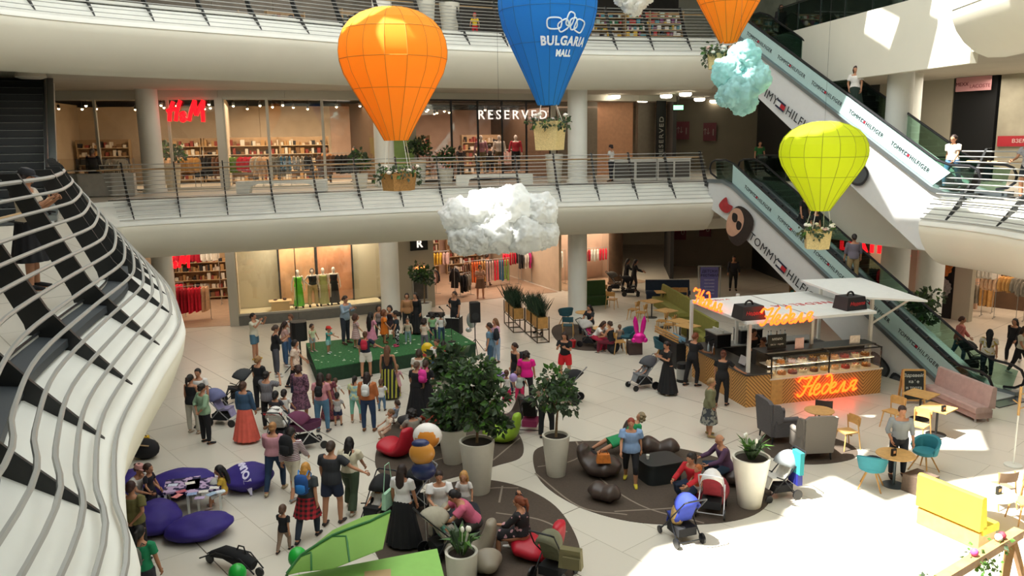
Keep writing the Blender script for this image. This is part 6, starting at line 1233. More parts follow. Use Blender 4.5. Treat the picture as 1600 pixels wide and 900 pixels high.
def torso(b, J, fem, inf, t0, t1, hemw=0):
    P, sd = J['P'], J['sd']; fw = Vector((0, -1, 0)) - sd * Vector((0, -1, 0)).dot(sd); fw.normalize()
    prof = [(-.10, .10, .085), (-.06, .155, .11), (.02, .168 if fem else .16, .118), (.10, .152, .11), (.2, .122 if fem else .14, .095), (.3, .14 if fem else .155, .112), (.40, .15 if fem else .17, .112), (.46, .155 if fem else .18, .09), (.50, .10, .07), (.53, .055, .055)]
    rs = []
    for t, w_, d in prof:
        if t < t0 - .001 or t > t1 + .001: continue
        if hemw and t < .12: w_ += hemw; d += hemw
        c = P + sd * t; rs.append([c + Vector((1, 0, 0)) * ((w_ + inf) * math.cos(a)) + fw * ((d + inf) * math.sin(a)) for a in [2 * PI * j / 16 for j in range(16)]])
    b.rings(rs)
def legs_(b, J, inf, to=1.0, taper=1.0, flare=0):
    for s in (-1, 1):
        h, k, a = J['leg', s]; pts = [h + Vector((-s * .01, 0, .05)), h.lerp(k, .5), k]; rr = [.098 + inf, .078 + inf, .057 + inf]
        if to > .5:
            e = k.lerp(a, (to - .5) * 2); pts += [k.lerp(e, .4), e]; rr += [.055 + inf + flare * .4, (.038 if to > .9 else .045) + inf + flare]
        else: pts = [pts[0], h.lerp(k, .4), h.lerp(k, to * 2)]; rr = [.098 + inf, .085 + inf + flare * .5, .066 + inf + flare]
        b.tube(pts, rr, 12)
def arms_(b, J, inf, to=1.0):
    for s in (-1, 1):
        a, e, w_, hd = J['arm', s]; a0 = a + Vector((-s * .05, 0, .0))
        if to <= .5: pts = [a0, a, a.lerp(e, to * 2)]; rr = [.06 + inf * .5, .052 + inf, .05 + inf * 1.3]
        else: pts = [a0, a, a.lerp(e, .5), e, e.lerp(w_, .4), e.lerp(w_, (to - .5) * 2)]; rr = [.055 + inf * .5, .048 + inf, .041 + inf, .036 + inf, .035 + inf, .026 + inf]
        b.tube(pts, rr, 10)
PC = {}
def proto(kind, pose, fem, kid, *a):
    key = (kind, pose, fem, kid) + a
    if key in PC: return PC[key]
    J = skel(pose, fem, kid); b = MB(); M = Hm(J)
    if kind == 'body':
        torso(b, J, fem, -.004, -.1, .53); legs_(b, J, 0); arms_(b, J, 0); b.tube([J['N'] - J['sd'] * .06, J['hc'] - Vector((0, 0, .04))], [.055, .05], 10)
        T0 = b.T; b.T = M; b.ball((0, 0, .012), .078, 14, 10, 1.42, .96, 1.18); b.ball((0, -.045, -.045), .048, 10, 8, 1.15, 1.05, .95); b.tube([(0, -.088, .02), (0, -.115, -.018), (0, -.09, -.026)], [.008, .016, .01], 6)
        for s in (-1, 1): b.ball((s * .077, .008, -.005), .02, 8, 6, 1.3, .5, .9)
        b.T = T0
        for s in (-1, 1):
            h, k, an = J['leg', s]; b.tube([an + Vector((0, .03, -.035)), an + Vector((s * .01, -.06, -.045)), an + Vector((s * .02, -.15, -.055))], [.035, .036, .028], 8)
            a_, e, w_, hd = J['arm', s]; b.tube([w_ - (hd - w_) * .2, w_, w_.lerp(hd, .55), hd], [.026, .024, .037, .033], 8, flat=.62)
        me = remesh(b, 'body', .015)
        f = MB()
        for s in (-1, 1):
            a_, e, w_, hd = J['arm', s]; d = (hd - w_).normalized(); inw = Vector((-s, 0, 0)) - d * d.dot(Vector((-s, 0, 0))); inw.normalize(); sp = d.cross(inw).normalized() * s
            for k, (off, L) in enumerate(((-.026, .068), (-.009, .078), (.009, .073), (.026, .056))):
                r0 = hd - d * .012 + sp * off; f.tube([r0, r0 + d * L * .45 + sp * off * .15, r0 + d * L * .8 + inw * L * .3, r0 + d * L * .95 + inw * L * .6], [.0095, .009, .008, .006], 6)
            t0_ = w_.lerp(hd, .35) - sp * .028; f.tube([t0_, t0_ - sp * .03 + d * .03 + inw * .01, t0_ - sp * .034 + d * .062 + inw * .02], [.012, .011, .008], 6)
        f.T = M
        for s in (-1, 1): f.mi = 1; f.ball((s * .031, -.083, .018), .0115, 7, 5, .7, 1.2, .8); f.tube([(s * .018, -.090, .042), (s * .033, -.091, .046), (s * .047, -.083, .041)], .0045, 4)
        f.mi = 2; f.tube([(-.022, -.089, -.056), (0, -.096, -.054), (.022, -.089, -.056)], .0065, 5)
        me2 = f.mesh('hands', [mat('#808080'), mat('#221814', .5), mat('#9a4a44', .5)], True, 180)
        bm_ = bmesh.new(); bm_.from_mesh(me); bm_.from_mesh(me2); bm_.to_mesh(me); bm_.free(); me.materials.clear()
        for mm in me2.materials: me.materials.append(mm)
    elif kind == 'top':
        slv, ln, inf = a; torso(b, J, fem, inf, -.06 if ln else .02, .47, .012 if ln else 0)
        if slv: arms_(b, J, inf * .8 + .004, {1: .32, 2: .97, 3: .62}[slv])
        me = remesh(b, 'shirt', .016, 2)
    elif kind == 'legs':
        to, inf, fl_ = a; torso(b, J, fem, inf * .7, -.1, .12); legs_(b, J, inf, to, 1, fl_); me = remesh(b, 'trousers', .016, 2)
    elif kind == 'skirt':
        hem, hr, ple = a; P = J['P']; n = 40; rs = []; legc = [J['leg', s] for s in (-1, 1)]
        zt = P.z + .12; zb = hem
        if pose in ('sit', 'sitlean', 'sitlow', 'handhead', 'recline'):
            kc = (legc[0][1] + legc[1][1]) / 2; c0 = P + Vector((0, .02, .05)); 
            for i in range(7):
                f = i / 6; c = c0.lerp(kc + Vector((0, 0, -.02)), f); r = .16 + .05 * f; ax = (kc - c0).normalized(); u = ax.cross(Vector((1, 0, 0))).normalized()
                rs.append([c + Vector((1, 0, 0)) * (r * 1.15 * math.cos(t)) + u * (r * .62 * math.sin(t)) for t in [2 * PI * j / n for j in range(n)]])
        else:
            for i in range(9):
                f = i / 8; z = zt + (zb - zt) * f; r = .135 + (.035 if f > .08 else 0) + (hr - .16) * f ** 1.1; cy = J['sd'].y * .1 * (1 - f)
                rs.append([Vector((P.x + (r * (1 + .03 * 0) + ple * f * math.cos(14 * t)) * math.cos(t), cy + (r * .8 + ple * f * math.cos(14 * t)) * math.sin(t), z)) for t in [2 * PI * j / (n * 2) for j in range(n * 2)]])
        b.rings(rs); me = b.mesh('skirt', mat('#808080'), True, 60)
    elif kind == 'hair':
        st = a[0]; b.T = M
        if st != 'bald':
            b.ball((0, .018, .035), .088, 14, 10, 1.22, .98, 1.12)
            b.tube([(0, .05, .06), (0, .075, -.02), (0, .06, -.07)], [.06, .066, .05], 10)
        if st in ('long', 'vlong'):
            L = .27 if st == 'long' else .42; b.tube([(0, .05, .05), (0, .09, -.05), (0, .10, -.16), (0, .095, -.12 - L * .6), (0, .09, -.1 - L)], [.07, .085, .09, .085, .04], 12, flat=.55)
            for s in (-1, 1): b.tube([(s * .05, .0, .08), (s * .082, .01, -.02), (s * .075, .02, -.14)], [.03, .03, .018], 8)
        if st == 'pony': b.tube([(0, .08, .07), (0, .15, .05), (0, .16, -.08), (0, .13, -.22)], [.02, .035, .035, .012], 8)
        if st == 'bun': b.ball((0, .1, .07), .045, 10, 8)
        if st == 'bob': b.tube([(0, .03, .05), (0, .06, -.04), (0, .05, -.10)], [.09, .095, .07], 12, flat=.75); [b.tube([(s * .06, 0, .06), (s * .082, 0, -.06)], [.03, .022], 8) for s in (-1, 1)]
        if st == 'curly': [b.ball((.08 * math.cos(k * 2.4) , .03 + .07 * math.sin(k * 2.4), .07 - .013 * k), .045, 8, 6) for k in range(14)]
        if st == 'bald': b.tube([(-.075, .02, .0), (-.05, .07, .0), (0, .092, .0), (.05, .07, .0), (.075, .02, .0)], .022, 8)
        b.T = Matrix.Identity(4)
        # keep the face clear
        me = remesh(b, 'hair', .012, 2)
        Mi = M.inverted(); bm_ = bmesh.new(); bm_.from_mesh(me); kill = [v for v in bm_.verts if (lambda q: q.y < -.052 and q.z < .062 and abs(q.x) < .075)(Mi @ v.co)]; bmesh.ops.delete(bm_, geom=kill, context='VERTS'); bm_.to_mesh(me); bm_.free()
    elif kind == 'cap':
        b.T = M; b.lathe([(.092, .035), (.095, .08), (.07, .125), (.001, .14)], 16, (0, .01, 0), 1, 1.1); b.tube([(0, -.05, .05), (0, -.15, .04)], [.075, .06], 12, flat=.15); me = b.mesh('cap', mat('#808080'))
    elif kind == 'shoe':
        for s in (a[0],):
            h, k, an = J['leg', s]; b.tube([an + Vector((0, .055, -.03)), an + Vector((0, .0, -.015)), an + Vector((s * .012, -.08, -.035)), an + Vector((s * .02, -.17, -.05))], [.034, .045, .042, .03], 10, flat=.8)
        me = b.mesh('shoe', mat('#808080'), True, 180)
    for v in (me,): v.name = kind
    PC[key] = me; return me
def part(root, name, me, m_):
    o = bpy.data.objects.new(name, me); COL.objects.link(o); o.parent = root; o.material_slots[0].link = 'OBJECT'; o.material_slots[0].material = m_; return o
def C(c, v=.1): return c if not isinstance(c, str) else mat(c, .85, vary=v, scale=9)
def person(label, p, h, rz, pose='stand', fem=True, top=None, bottom=None, hair=('short', '#221a16'), shoes='#2a2a2c', skin=None, slv=1, ln=0, inf=.014, kid=False, bt='trousers', cap=None, zoff=0, name='person', cat='person', lie=0):
    root = thing(name, label, cat, (p.x, p.y, p.z + zoff), R(rz)); s_ = h / (1.75 if not kid else 1.73); root.scale = (s_ * (1.09 if not kid else 1.05), s_ * 1.09, s_)
    sk = skin or SKINM; part(root, 'body', proto('body', pose, fem, kid), sk)
    if top: part(root, 'shirt', proto('top', pose, fem, kid, slv, ln, inf), C(top))
    if bottom:
        if bt == 'trousers': part(root, 'trousers', proto('legs', pose, fem, kid, .96, .012, .0), C(bottom))
        elif bt == 'wide': part(root, 'trousers', proto('legs', pose, fem, kid, .95, .02, .035), C(bottom))
        elif bt == 'shorts': part(root, 'shorts', proto('legs', pose, fem, kid, .36, .014, .02), C(bottom))
        elif bt == 'capri': part(root, 'leggings', proto('legs', pose, fem, kid, .72, .008, .0), C(bottom))
        elif bt == 'mini': part(root, 'skirt', proto('skirt', pose, fem, kid, .55 if not kid else .5, .24, .008), C(bottom))
        elif bt == 'midi': part(root, 'skirt', proto('skirt', pose, fem, kid, .42, .28, .01), C(bottom))
        elif bt == 'slim': part(root, 'skirt', proto('skirt', pose, fem, kid, .1, .2, .006), C(bottom))
        elif bt == 'maxi': part(root, 'skirt', proto('skirt', pose, fem, kid, .08, .34, .016), C(bottom))
    if hair: part(root, 'hair', proto('hair', pose, fem, kid, hair[0]), mat(hair[1], .6, vary=.25, scale=25))
    if cap: part(root, 'cap', proto('cap', pose, fem, kid), C(cap))
    if shoes:
        for sd_s in (-1, 1): part(root, 'shoe', proto('shoe', pose, fem, kid, sd_s), C(shoes, 0))
    return root
def backpack(label, who, c, size=1.0, c2=None):
    s_ = who.scale[2] * size; rz = who.rotation_euler[2]; off = Matrix.Rotation(rz, 3, 'Z') @ Vector((0, .2, 0)) * who.scale[0]
    t_ = thing('backpack', label, 'backpack', who.location + off + Vector((0, 0, 1.03 * who.scale[0])), rz); b = MB(); b.lathe([(.09, 0), (.15, .04), (.15, .3), (.11, .4), (.03, .43)], 14, (0, 0, 0), 1, .62); b.build('body', C(c), t_, angle=180)
    b = MB(); b.lathe([(.07, .05), (.11, .08), (.1, .22), (.03, .25)], 12, (0, .07, 0), 1, .5); b.build('pocket', C(c2 or c), t_, angle=180)
    for sx in (-1, 1): b = MB(); b.tube([(sx * .09, -.07, .38), (sx * .11, -.16, .46), (sx * .12, -.26, .36), (sx * .11, -.2, .1), (sx * .1, -.06, .06)], .014, 5, flat=.5); b.build('strap', C(c2 or c), t_)
    t_.scale = (s_,) * 3; return t_
def bag(label, who, side, z, c, size=.24):
    rz = who.rotation_euler[2]; off = Matrix.Rotation(rz, 3, 'Z') @ Vector((side * .26, .02, 0)) * who.scale[0]
    t_ = thing('shoulder_bag', label, 'bag', who.location + off + Vector((0, 0, z)), rz + PI / 2); b = MB(); b.box((0, 0, 0), (size, .09, size * .75), taper=.85); b.build('body', C(c), t_, angle=20); b = MB(); b.tube([(-size * .45, 0, size * .3), (-size * .2, 0, size * 1.7), (size * .2, 0, size * 1.7), (size * .45, 0, size * .3)], .009, 5); b.build('strap', C(c), t_); return t_
def G_(px, py, z=0): return at(px, py, z)
JE = '#3f5f86'; BK_ = '#15161a'; DH = '#1c1512'; BH = '#5a3a22'; SKY = '#9fb4c4'
P_ = {}
# --- left side of the hall
P_[1] = person('man in cream t-shirt and denim shorts photographing, alone by the shop window', G_(400, 562), 1.76, 80, 'photo', False, '#d9d3bf', '#4f7488', ('short', DH), '#d8b43a', bt='shorts', ln=1)
P_[2] = person('man in black shirt and grey trousers with white sneakers clapping beside the left loudspeaker', G_(433, 588), 1.8, 110, 'phone', False, BK_, '#4b4c54', ('short', '#4a3c34'), '#dcdcda', slv=3, ln=1)
person('long-haired woman in pale top and jeans just right of the man in black shirt', G_(447, 572), 1.64, 110, 'phone', True, '#c9a39c', JE, ('vlong', '#2e1c18'), '#dcdcda')
person('woman in white blouse with brown hair bending behind the left loudspeaker', G_(459, 556), 1.62, -20, 'phone', True, '#e2e0dc', JE, ('bob', '#6a4632'), '#888888')
person('dark-haired woman in floral cream blouse and black trousers walking along the stage corner', G_(463, 608), 1.68, 95, 'walk', True, pattern('spot', '#d9c4b2', '#a8807a', 16, thr=.6), BK_, ('bob', DH), BK_, ln=1, inf=.03)
person('woman in black sleeveless top and off-white trousers, back turned, leftmost of the crowd', G_(304, 677), 1.68, 160, 'stand', True, BK_, '#c3beb0', ('pony', DH), '#b5ab98', slv=0, ln=1)
person('person in white t-shirt facing the black sleeveless top at far left', G_(317, 666), 1.7, 0, 'stand', True, '#e4e2de', '#3a3c44', ('short', DH), '#444444')
person('woman in loose sage green tunic and black leggings, hands held behind her', G_(323, 693), 1.66, 140, 'behind', True, '#8fae8e', BK_, ('bun', DH), BK_, slv=3, ln=1, inf=.03).scale
person('woman in denim jacket and long coral pleated skirt', G_(386, 690), 1.66, 165, 'stand', True, '#34506c', '#d8604f', ('bun', '#4a2e22'), '#a08868', slv=2, bt='maxi', inf=.025)
person('woman in black top and trousers with fair tied hair behind the grey-striped one', G_(408, 643), 1.7, 150, 'stand', True, BK_, '#1b1c22', ('bun', '#9a7448'), '#8a7a68', ln=1)
person('woman in grey striped t-shirt and black leggings raising her phone', G_(422, 671), 1.68, 165, 'photo', True, pattern('stripe', '#8d8d92', '#5c5c62', 14, 'X', thr=.45), BK_, ('bun', DH), '#8a6a50', ln=1, inf=.03)
person('boy in white t-shirt beside the grey-striped woman', G_(447, 670), 1.15, 170, 'kid', False, '#dad8d2', '#555a66', ('short', DH), '#666666', kid=True)
person('child with black hair behind the white printed stroller hood', G_(434, 676), 1.2, 170, 'kid', False, '#38383e', '#444a56', ('short', '#0e0e10'), '#666666', kid=True)
q = person('woman in long plum patterned tunic with navy crossbody bag', G_(471, 657), 1.64, 170, 'relaxed', True, pattern('spot', '#7c5468', '#4d3444', 22), pattern('spot', '#7c5468', '#4d3444', 22), ('bob', '#3a2420'), '#5a4a44', slv=2, ln=1, inf=.04, bt='midi'); bag('navy crossbody bag on the plum patterned tunic', q, .6, .95, '#1c2238')
q = person('woman in pink t-shirt and blue jeans with small black backpack', G_(505, 675), 1.68, 175, 'stand', True, '#c98a92', '#4f7794', ('long', '#2a1a16'), '#4c4c50'); backpack('small black leather backpack on the pink t-shirt', q, BK_, .72)
person('girl in dark red patterned dress half hidden behind the jeans woman', G_(517, 655), 1.35, 170, 'stand', True, pattern('spot', '#8a4450', '#5a2c36', 20), pattern('spot', '#8a4450', '#5a2c36', 20), ('bob', '#4a2c22'), '#444444', bt='maxi', ln=1)
person('toddler in white shirt standing between the crowd and stage front', G_(526, 641), 1.0, 170, 'kid', False, '#e0ded6', '#c8c4b8', ('short', '#4a3020'), '#888888', kid=True)
person('toddler in striped t-shirt and navy shorts beside the jeans woman', G_(529, 665), .98, 185, 'kid', False, pattern('stripe', '#dcd8d2', '#5a5a62', 9, 'Z', thr=.6), '#1f2a48', ('short', DH), '#222222', bt='shorts', kid=True, ln=1)
person('girl in tie-dyed teal top and mint leggings with ponytail', G_(557, 660), 1.36, 170, 'relaxed', True, pattern('spot', '#8fb9c0', '#c9cf9c', 9), '#7fbfa8', ('pony', DH), '#c8b8a8', bt='capri', ln=1, inf=.03)
q = person('woman in rust orange top with very long dark hair and cuffed jeans', G_(577, 674), 1.68, 175, 'stand', True, '#b3683a', '#24395a', ('vlong', '#241512'), '#6a4428', slv=3, inf=.035); backpack('white drawstring backpack on the rust orange top', q, '#d9dcda', .8)
person('toddler in white t-shirt and jeans beside the rust orange top', G_(597, 642), .98, 175, 'kid', False, '#e0dedb', '#5a7896', ('short', '#5a3a28'), '#333333', kid=True, ln=1)
q = person('woman in long black and yellow striped dress near the stage front', G_(608, 622), 1.68, 175, 'stand', True, BK_, pattern('stripe', '#15151a', '#a8a53a', 3.1, 'X', thr=.62), ('vlong', '#6a4630'), '#333333', slv=0, bt='maxi')
person('little girl in pale pink dress beside the black and yellow dress', G_(621, 616), .98, 175, 'kid', True, '#d9a3ac', '#d9a3ac', ('short', '#8a6a4a'), '#b08888', bt='mini', kid=True)
q = person('woman in navy t-shirt and white shorts standing against the stage front', G_(573, 590), 1.6, 178, 'reach', True, '#1c2438', '#dad6cc', ('bun', '#5a3a24'), '#2a2a2a', bt='shorts'); backpack('red backpack on the navy t-shirt', q, '#b3203a', .85)
# --- on the stage
Z5 = .5
P_['mc'] = person('man in light blue shirt and dark trousers speaking on the stage', G_(541, 537, Z5), 1.82, 60, 'phone', False, '#90a3b4', '#2e333d', ('short', '#3a2a20'), '#3a2c22', slv=2, ln=1)
person('small child in pale green top at the left end of the stage', G_(489, 549, Z5), 1.02, 60, 'kid', False, '#c9d2a8', '#a8b8b8', ('short', '#3c2a20'), '#c8a8a0', bt='shorts', kid=True)
person('toddler with red cap and turquoise t-shirt on the stage', G_(514, 552, Z5), 1.0, 70, 'kidup', False, '#4aa39c', '#8fc0c0', ('short', '#5a4030'), '#e0e0dc', bt='shorts', kid=True, cap='#d2342c')
person('girl in red and white striped dress on the stage', G_(557, 544, Z5), 1.28, 120, 'kid', True, pattern('stripe', '#d8cfc8', '#8c2a3a', 7, 'Z', thr=.5), pattern('stripe', '#d8cfc8', '#8c2a3a', 7, 'Z', thr=.5), ('bob', '#4a2a1e'), '#c8b0a0', bt='mini', kid=True)
person('girl in pink dress with long black hair on the stage', G_(581, 543, Z5), 1.32, 150, 'kid', True, '#c9839a', '#c9839a', ('vlong', '#151010'), '#b08080', bt='midi', kid=True)
person('girl in dark sleeveless top behind the orange dress on stage', G_(593, 527, Z5), 1.28, 30, 'kid', True, '#8a7c78', '#3a3a40', ('bob', '#241a16'), '#444444', slv=0, kid=True)
person('girl in bright orange dress in the middle of the stage', G_(601, 536, Z5), 1.28, 100, 'kid', True, '#e0791f', '#e0791f', ('bob', '#6a3c20'), '#8a5a3a', bt='mini', kid=True, inf=.03)
person('girl in black top between the orange dress and the pink shoes', G_(611, 529, Z5), 1.3, -10, 'kid', True, '#2a1c20', '#2e2228', ('bob', '#1a1210'), '#3a3a3a', slv=0, bt='mini', kid=True)
person('girl in dark t-shirt, black and white leggings and pink shoes', G_(621, 541, Z5), 1.34, -80, 'kid', True, '#1e2a34', pattern('spot', '#1a1a1c', '#d8d8d8', 14, thr=.56), ('pony', '#1e1612'), '#e0457a', kid=True, ln=1)
person('toddler in beige top and pale jeans on the stage', G_(638, 537, Z5), .98, 0, 'kid', False, '#b8ab94', '#8aa4ae', ('short', '#5a4434'), '#d8d8d4', kid=True, slv=2)
person('woman in light brown top with folded hands at the back of the stage', G_(638, 521, Z5), 1.6, 0, 'stand', True, '#a87a52', '#2a2a2c', ('bob', '#2a1c16'), BK_, slv=2, ln=1)
person('woman in long black dress and dark hair at the back of the stage', G_(652, 521, Z5), 1.62, -30, 'stand', True, '#141416', '#141416', ('vlong', '#1a1412'), BK_, slv=2, bt='maxi')
person('sound operator in black t-shirt with hand on hip behind the mixing desk', G_(712, 524), 1.84, -40, 'hip', False, '#1b1c20', '#20222a', ('short', '#3a2a20'), BK_, ln=1)
person('child in cream top at the front right of the stage', G_(664, 548, Z5), 1.2, 150, 'kid', True, '#cdbfae', '#6a6a72', ('bob', '#2a1a14'), '#777777', kid=True)
person('child in light green top at the right of the stage', G_(677, 532, Z5), 1.08, 170, 'kid', True, '#8fc08c', '#2e3a4a', ('curly', '#1c1410'), '#444444', kid=True)
person('child in white top and jeans beside the microphone stand', G_(690, 533, Z5), 1.1, -160, 'kid', False, '#d4d4d0', '#3c5676', ('short', '#2a1c14'), '#444444', kid=True, slv=2)
# --- in front of the stage, right part
person('woman in white t-shirt half hidden by the broad-leaved plant', G_(657, 628), 1.66, 170, 'stand', True, '#dad6cc', '#8a8478', ('bob', '#3a2a20'), '#777777', ln=1)
person('woman in white t-shirt with glasses turned to the red-shirted child', G_(684, 606), 1.62, -30, 'folded', True, '#e4e2de', '#4a6a9a', ('short', '#3a2418'), '#777777')
person('child in red t-shirt against the stage front', G_(694, 585), 1.18, 170, 'kid', False, '#b81f30', '#2a2c34', ('short', DH), '#444444', kid=True, ln=1)
person('bare-shouldered person in tan top sitting beside the broad-leaved plant', G_(722, 600), 1.66, -70, 'sitlean', True, '#c98d5e', '#4e6f96', ('short', '#2a1c14'), '#5a3a2a', slv=0)
q = person('woman in denim shirt and jeans with big dark backpack by the right loudspeaker', G_(767, 579), 1.7, -100, 'stand', True, '#5f7f96', '#35536e', ('short', '#3a2820'), '#222222', ln=1); backpack('big dark backpack on the denim shirt', q, '#1b2028', 1.0)
person('long-haired girl in pink top and light jeans behind the denim shirt', G_(776, 566), 1.62, -60, 'stand', True, '#c89ab4', '#93a9c4', ('vlong', '#7a5638'), '#333333')
q = person('short-haired woman in black tank top looking down at the girls', G_(807, 618), 1.7, -60, 'relaxed', True, BK_, '#38465a', ('short', '#2c1a14'), '#333333', slv=0, ln=1); backpack('grey strapped sling backpack on the black tank top', q, '#3a3f46', .7)
person('woman in bright pink t-shirt and black trousers, back turned', G_(823, 629), 1.62, 170, 'stand', True, '#e0148a', '#1c1a20', ('curly', '#241614'), '#444444', ln=1, inf=.035)
person('little girl in white t-shirt and pink leggings, the one with the lilac balloon', G_(792, 632), 1.08, 175, 'kid', True, '#dedad8', '#c81f5a', ('bun', '#5a3626'), '#d8d8d4', kid=True, ln=1)
person('little girl in pink leggings and pale top touching the pink t-shirt woman', G_(812, 630), 1.1, 165, 'kid', True, '#b8c4c0', '#d02a62', ('short', '#6a4a34'), '#d8d8d4', kid=True, ln=1)
person('parent in pale top and black trousers holding a toddler behind the round-crowned tree', G_(854, 685), 1.68, 165, 'holdkid', True, '#d8b8a8', '#17181c', ('short', '#6a4a34'), '#3a3a3a')
person('long-haired woman in black t-shirt and red shorts holding a phone to her face', G_(883, 597), 1.7, -20, 'phone', True, '#141518', '#d3202c', ('vlong', '#2a1a16'), '#444444', bt='shorts')
for (px, py, z, lab) in ((783, 587, .95, 'lilac toy balloon nearer the tallest tree'), (802, 590, .95, 'lilac toy balloon between the two little girls')):
    t_ = thing('balloon', lab, 'balloon', at(px, py, z)); b = MB(); b.ball((0, 0, 0), .12, 12, 9, 1.1); b.build('skin', mat('#a892d0', .35), t_); b = MB(); b.tube([(0, 0, -.13), (.02, 0, -z + .02)], .004, 4); b.build('string', WHITE, t_)
q = person('woman with tied hair in black, stooping over a fair child beside the pink backpack', G_(653, 652), 1.66, 150, 'relaxed', True, BK_, '#121216', ('bun', '#6a5646'), BK_, bt='maxi', inf=.03)
q = person('woman in black t-shirt wearing a bright pink backpack', G_(667, 650), 1.66, 160, 'relaxed', True, '#17151a', '#17151a', ('short', '#3a2418'), BK_, bt='midi'); backpack('bright pink backpack on the black t-shirt', q, '#e0389a', .95)
person('fair-haired toddler held against the black dress', G_(648, 640), 1.05, 150, 'kid', True, '#2a2624', '#2a2624', ('short', '#b8a88c'), '#444444', kid=True, zoff=.25)
person('toddler in grey outfit sitting on the dark pebble stool of the upper mat', G_(618, 668), .95, -120, 'babysit', False, '#9aa2b0', '#c8b8b0', ('short', '#3a2a1e'), '#222222', kid=True, zoff=.25)
person('barefoot child lying on the red seat of the upper mat', G_(607, 690), 1.0, -60, 'babysit', True, '#d8c8b4', '#c8a890', ('short', '#7a5a3c'), None, kid=True, zoff=.28)
person('woman with curly dark hair and bright red skirt on the upper mat', G_(650, 708), 1.66, -150, 'sitlow', True, '#8a8478', '#d01f3c', ('curly', '#1c1614'), '#888888', bt='midi')
person('person in rust red shirt bending on the upper brown mat', G_(680, 705), 1.72, -160, 'sitlean', False, '#8c3420', '#3a3430', ('short', '#241812'), '#444444')
# --- lower left and bottom
person('woman in olive t-shirt and black trousers, hands behind her back, watching the tables', G_(217, 880), 1.66, 175, 'behind', True, '#6f6a3e', '#16161a', ('short', '#3a1e1a'), '#333333', ln=1, inf=.03)
q = person('dark-haired person in green t-shirt cut off by the bottom edge', G_(231, 968), 1.68, 178, 'stand', True, '#1c8a5c', '#33343a', ('pony', '#0f0e10'), '#333333'); backpack('grey backpack on the green t-shirt', q, '#6a6a60', .8)
person('woman with pink sunhat sitting behind the olive t-shirt', G_(215, 800), 1.64, 70, 'sitlow', True, '#d8d4d0', '#8a8a90', ('bun', '#3a221a'), '#777777', cap='#d8a09a')
person('child in dark dress with coral hat at the activity table', G_(237, 802), 1.15, 80, 'kid', True, '#1d1c24', '#1d1c24', ('short', '#3a241a'), '#777777', bt='mini', kid=True)
person('little girl in yellow top and white skirt on the lettered bean bag', G_(352, 790), 1.18, -70, 'sit', True, '#c9a53c', '#dcdcd6', ('long', '#120f10'), '#c8b0b0', kid=True, bt='mini')
t_ = thing('balloon', 'small clear white balloon held by the girl on the bean bag', 'balloon', at(337, 756, .5)); b = MB(); b.ball((0, 0, 0), .13, 12, 8, 1.1); b.build('skin', mat('#d8dad6', .3), t_)
person('woman in off-shoulder pink blouse and dark jeans walking away', G_(432, 768), 1.68, 178, 'walk', True, '#c08a94', '#1c3450', ('bun', '#a87848'), '#b8a888', slv=3, inf=.045)
q = person('person in burgundy striped shirt carrying a large black backpack', G_(460, 776), 1.66, 165, 'walk2', True, pattern('stripe', '#d6d0d0', '#6a2a3c', 8, 'Z', thr=.5), '#c9c0aa', ('short', DH), '#888888', slv=2, bt='capri', inf=.03); backpack('large black backpack on the burgundy striped shirt', q, '#15161a', 1.15)
q = person('blonde woman in dark tee with red tartan shirt tied at the waist', G_(483, 842), 1.64, 172, 'walk', True, '#333a3c', '#26303c', ('long', '#c08a3e'), '#1c1c1e', inf=.02); part(q, 'tied_shirt', proto('skirt', 'walk', True, False, .55, .27, .012), pattern('check', '#b0202e', '#1a1416', 3.2)); backpack('blue backpack on the blonde woman', q, '#1c4a8a', 1.0, '#2a7ac8')
person('toddler in black t-shirt and beige trousers walking by the tartan shirt', G_(445, 861), .98, 165, 'walk', False, '#15161a', '#8a7464', ('short', '#5a4030'), '#1c1c1e', kid=True, ln=1)
person('man in dark grey t-shirt and navy shorts pushing the black stroller', G_(522, 818), 1.8, 165, 'reach', False, '#2c2e33', '#1f2a42', ('short', '#3a2a20'), '#3a3230', bt='shorts', ln=1, inf=.025)
q = person('woman in cream crochet top and olive green trousers beside the grey t-shirt man', G_(550, 797), 1.68, 170, 'walk2', True, '#cfc7ae', '#3c4a34', ('long', '#151012'), '#c8c4b4', bt='wide', inf=.03); backpack('round cream backpack on the crochet top', q, '#c9c4ac', .7)
q = person('woman in long black skirt with mint bag among the strollers', G_(632, 852), 1.68, 160, 'stand', True, '#e0dede', '#101114', ('long', '#2a1c18'), '#c8a898', bt='maxi', slv=1); bag('mint green bag hanging beside the long black skirt', q, 1.1, .95, '#9fc8ac', .42)
person('woman in white t-shirt sitting on the lower mat beside the navy table', G_(688, 822), 1.68, 10, 'sit', True, '#e3e2e0', '#c4bca6', ('short', '#2c1c18'), '#c8b8a8', bt='wide', inf=.03)
person('blonde little girl standing behind the navy table', G_(727, 812), 1.1, -10, 'kid', True, '#d4d0cc', '#a8a4a0', ('long', '#b98a4e'), '#b8a8a0', kid=True)
person('man in pink polo shirt sitting cross-legged and writing at the navy table', G_(744, 853), 1.8, -75, 'sitlean', False, '#c05c78', '#3a3632', ('short', '#171214'), '#e0e0dc', inf=.028)
person('woman with auburn ponytail in black floral dress on the red seat', G_(818, 868), 1.68, -110, 'handhead', True, pattern('spot', '#17151a', '#b88a90', 9, thr=.62), pattern('spot', '#17151a', '#b88a90', 9, thr=.62), ('pony', '#7a3c22'), '#e0e0dc', slv=3, bt='midi', inf=.035)
sh_ = thing('paper_sheet', 'pale blue sheet on the navy table under the writing hand', 'paper', at(716, 811, .502), R(15)); b = MB(); b.box((0, 0, .003), (.3, .22, .006)); b.build('sheet', mat('#a8c0d8', .6, vary=.2, scale=20), sh_, smooth=False)
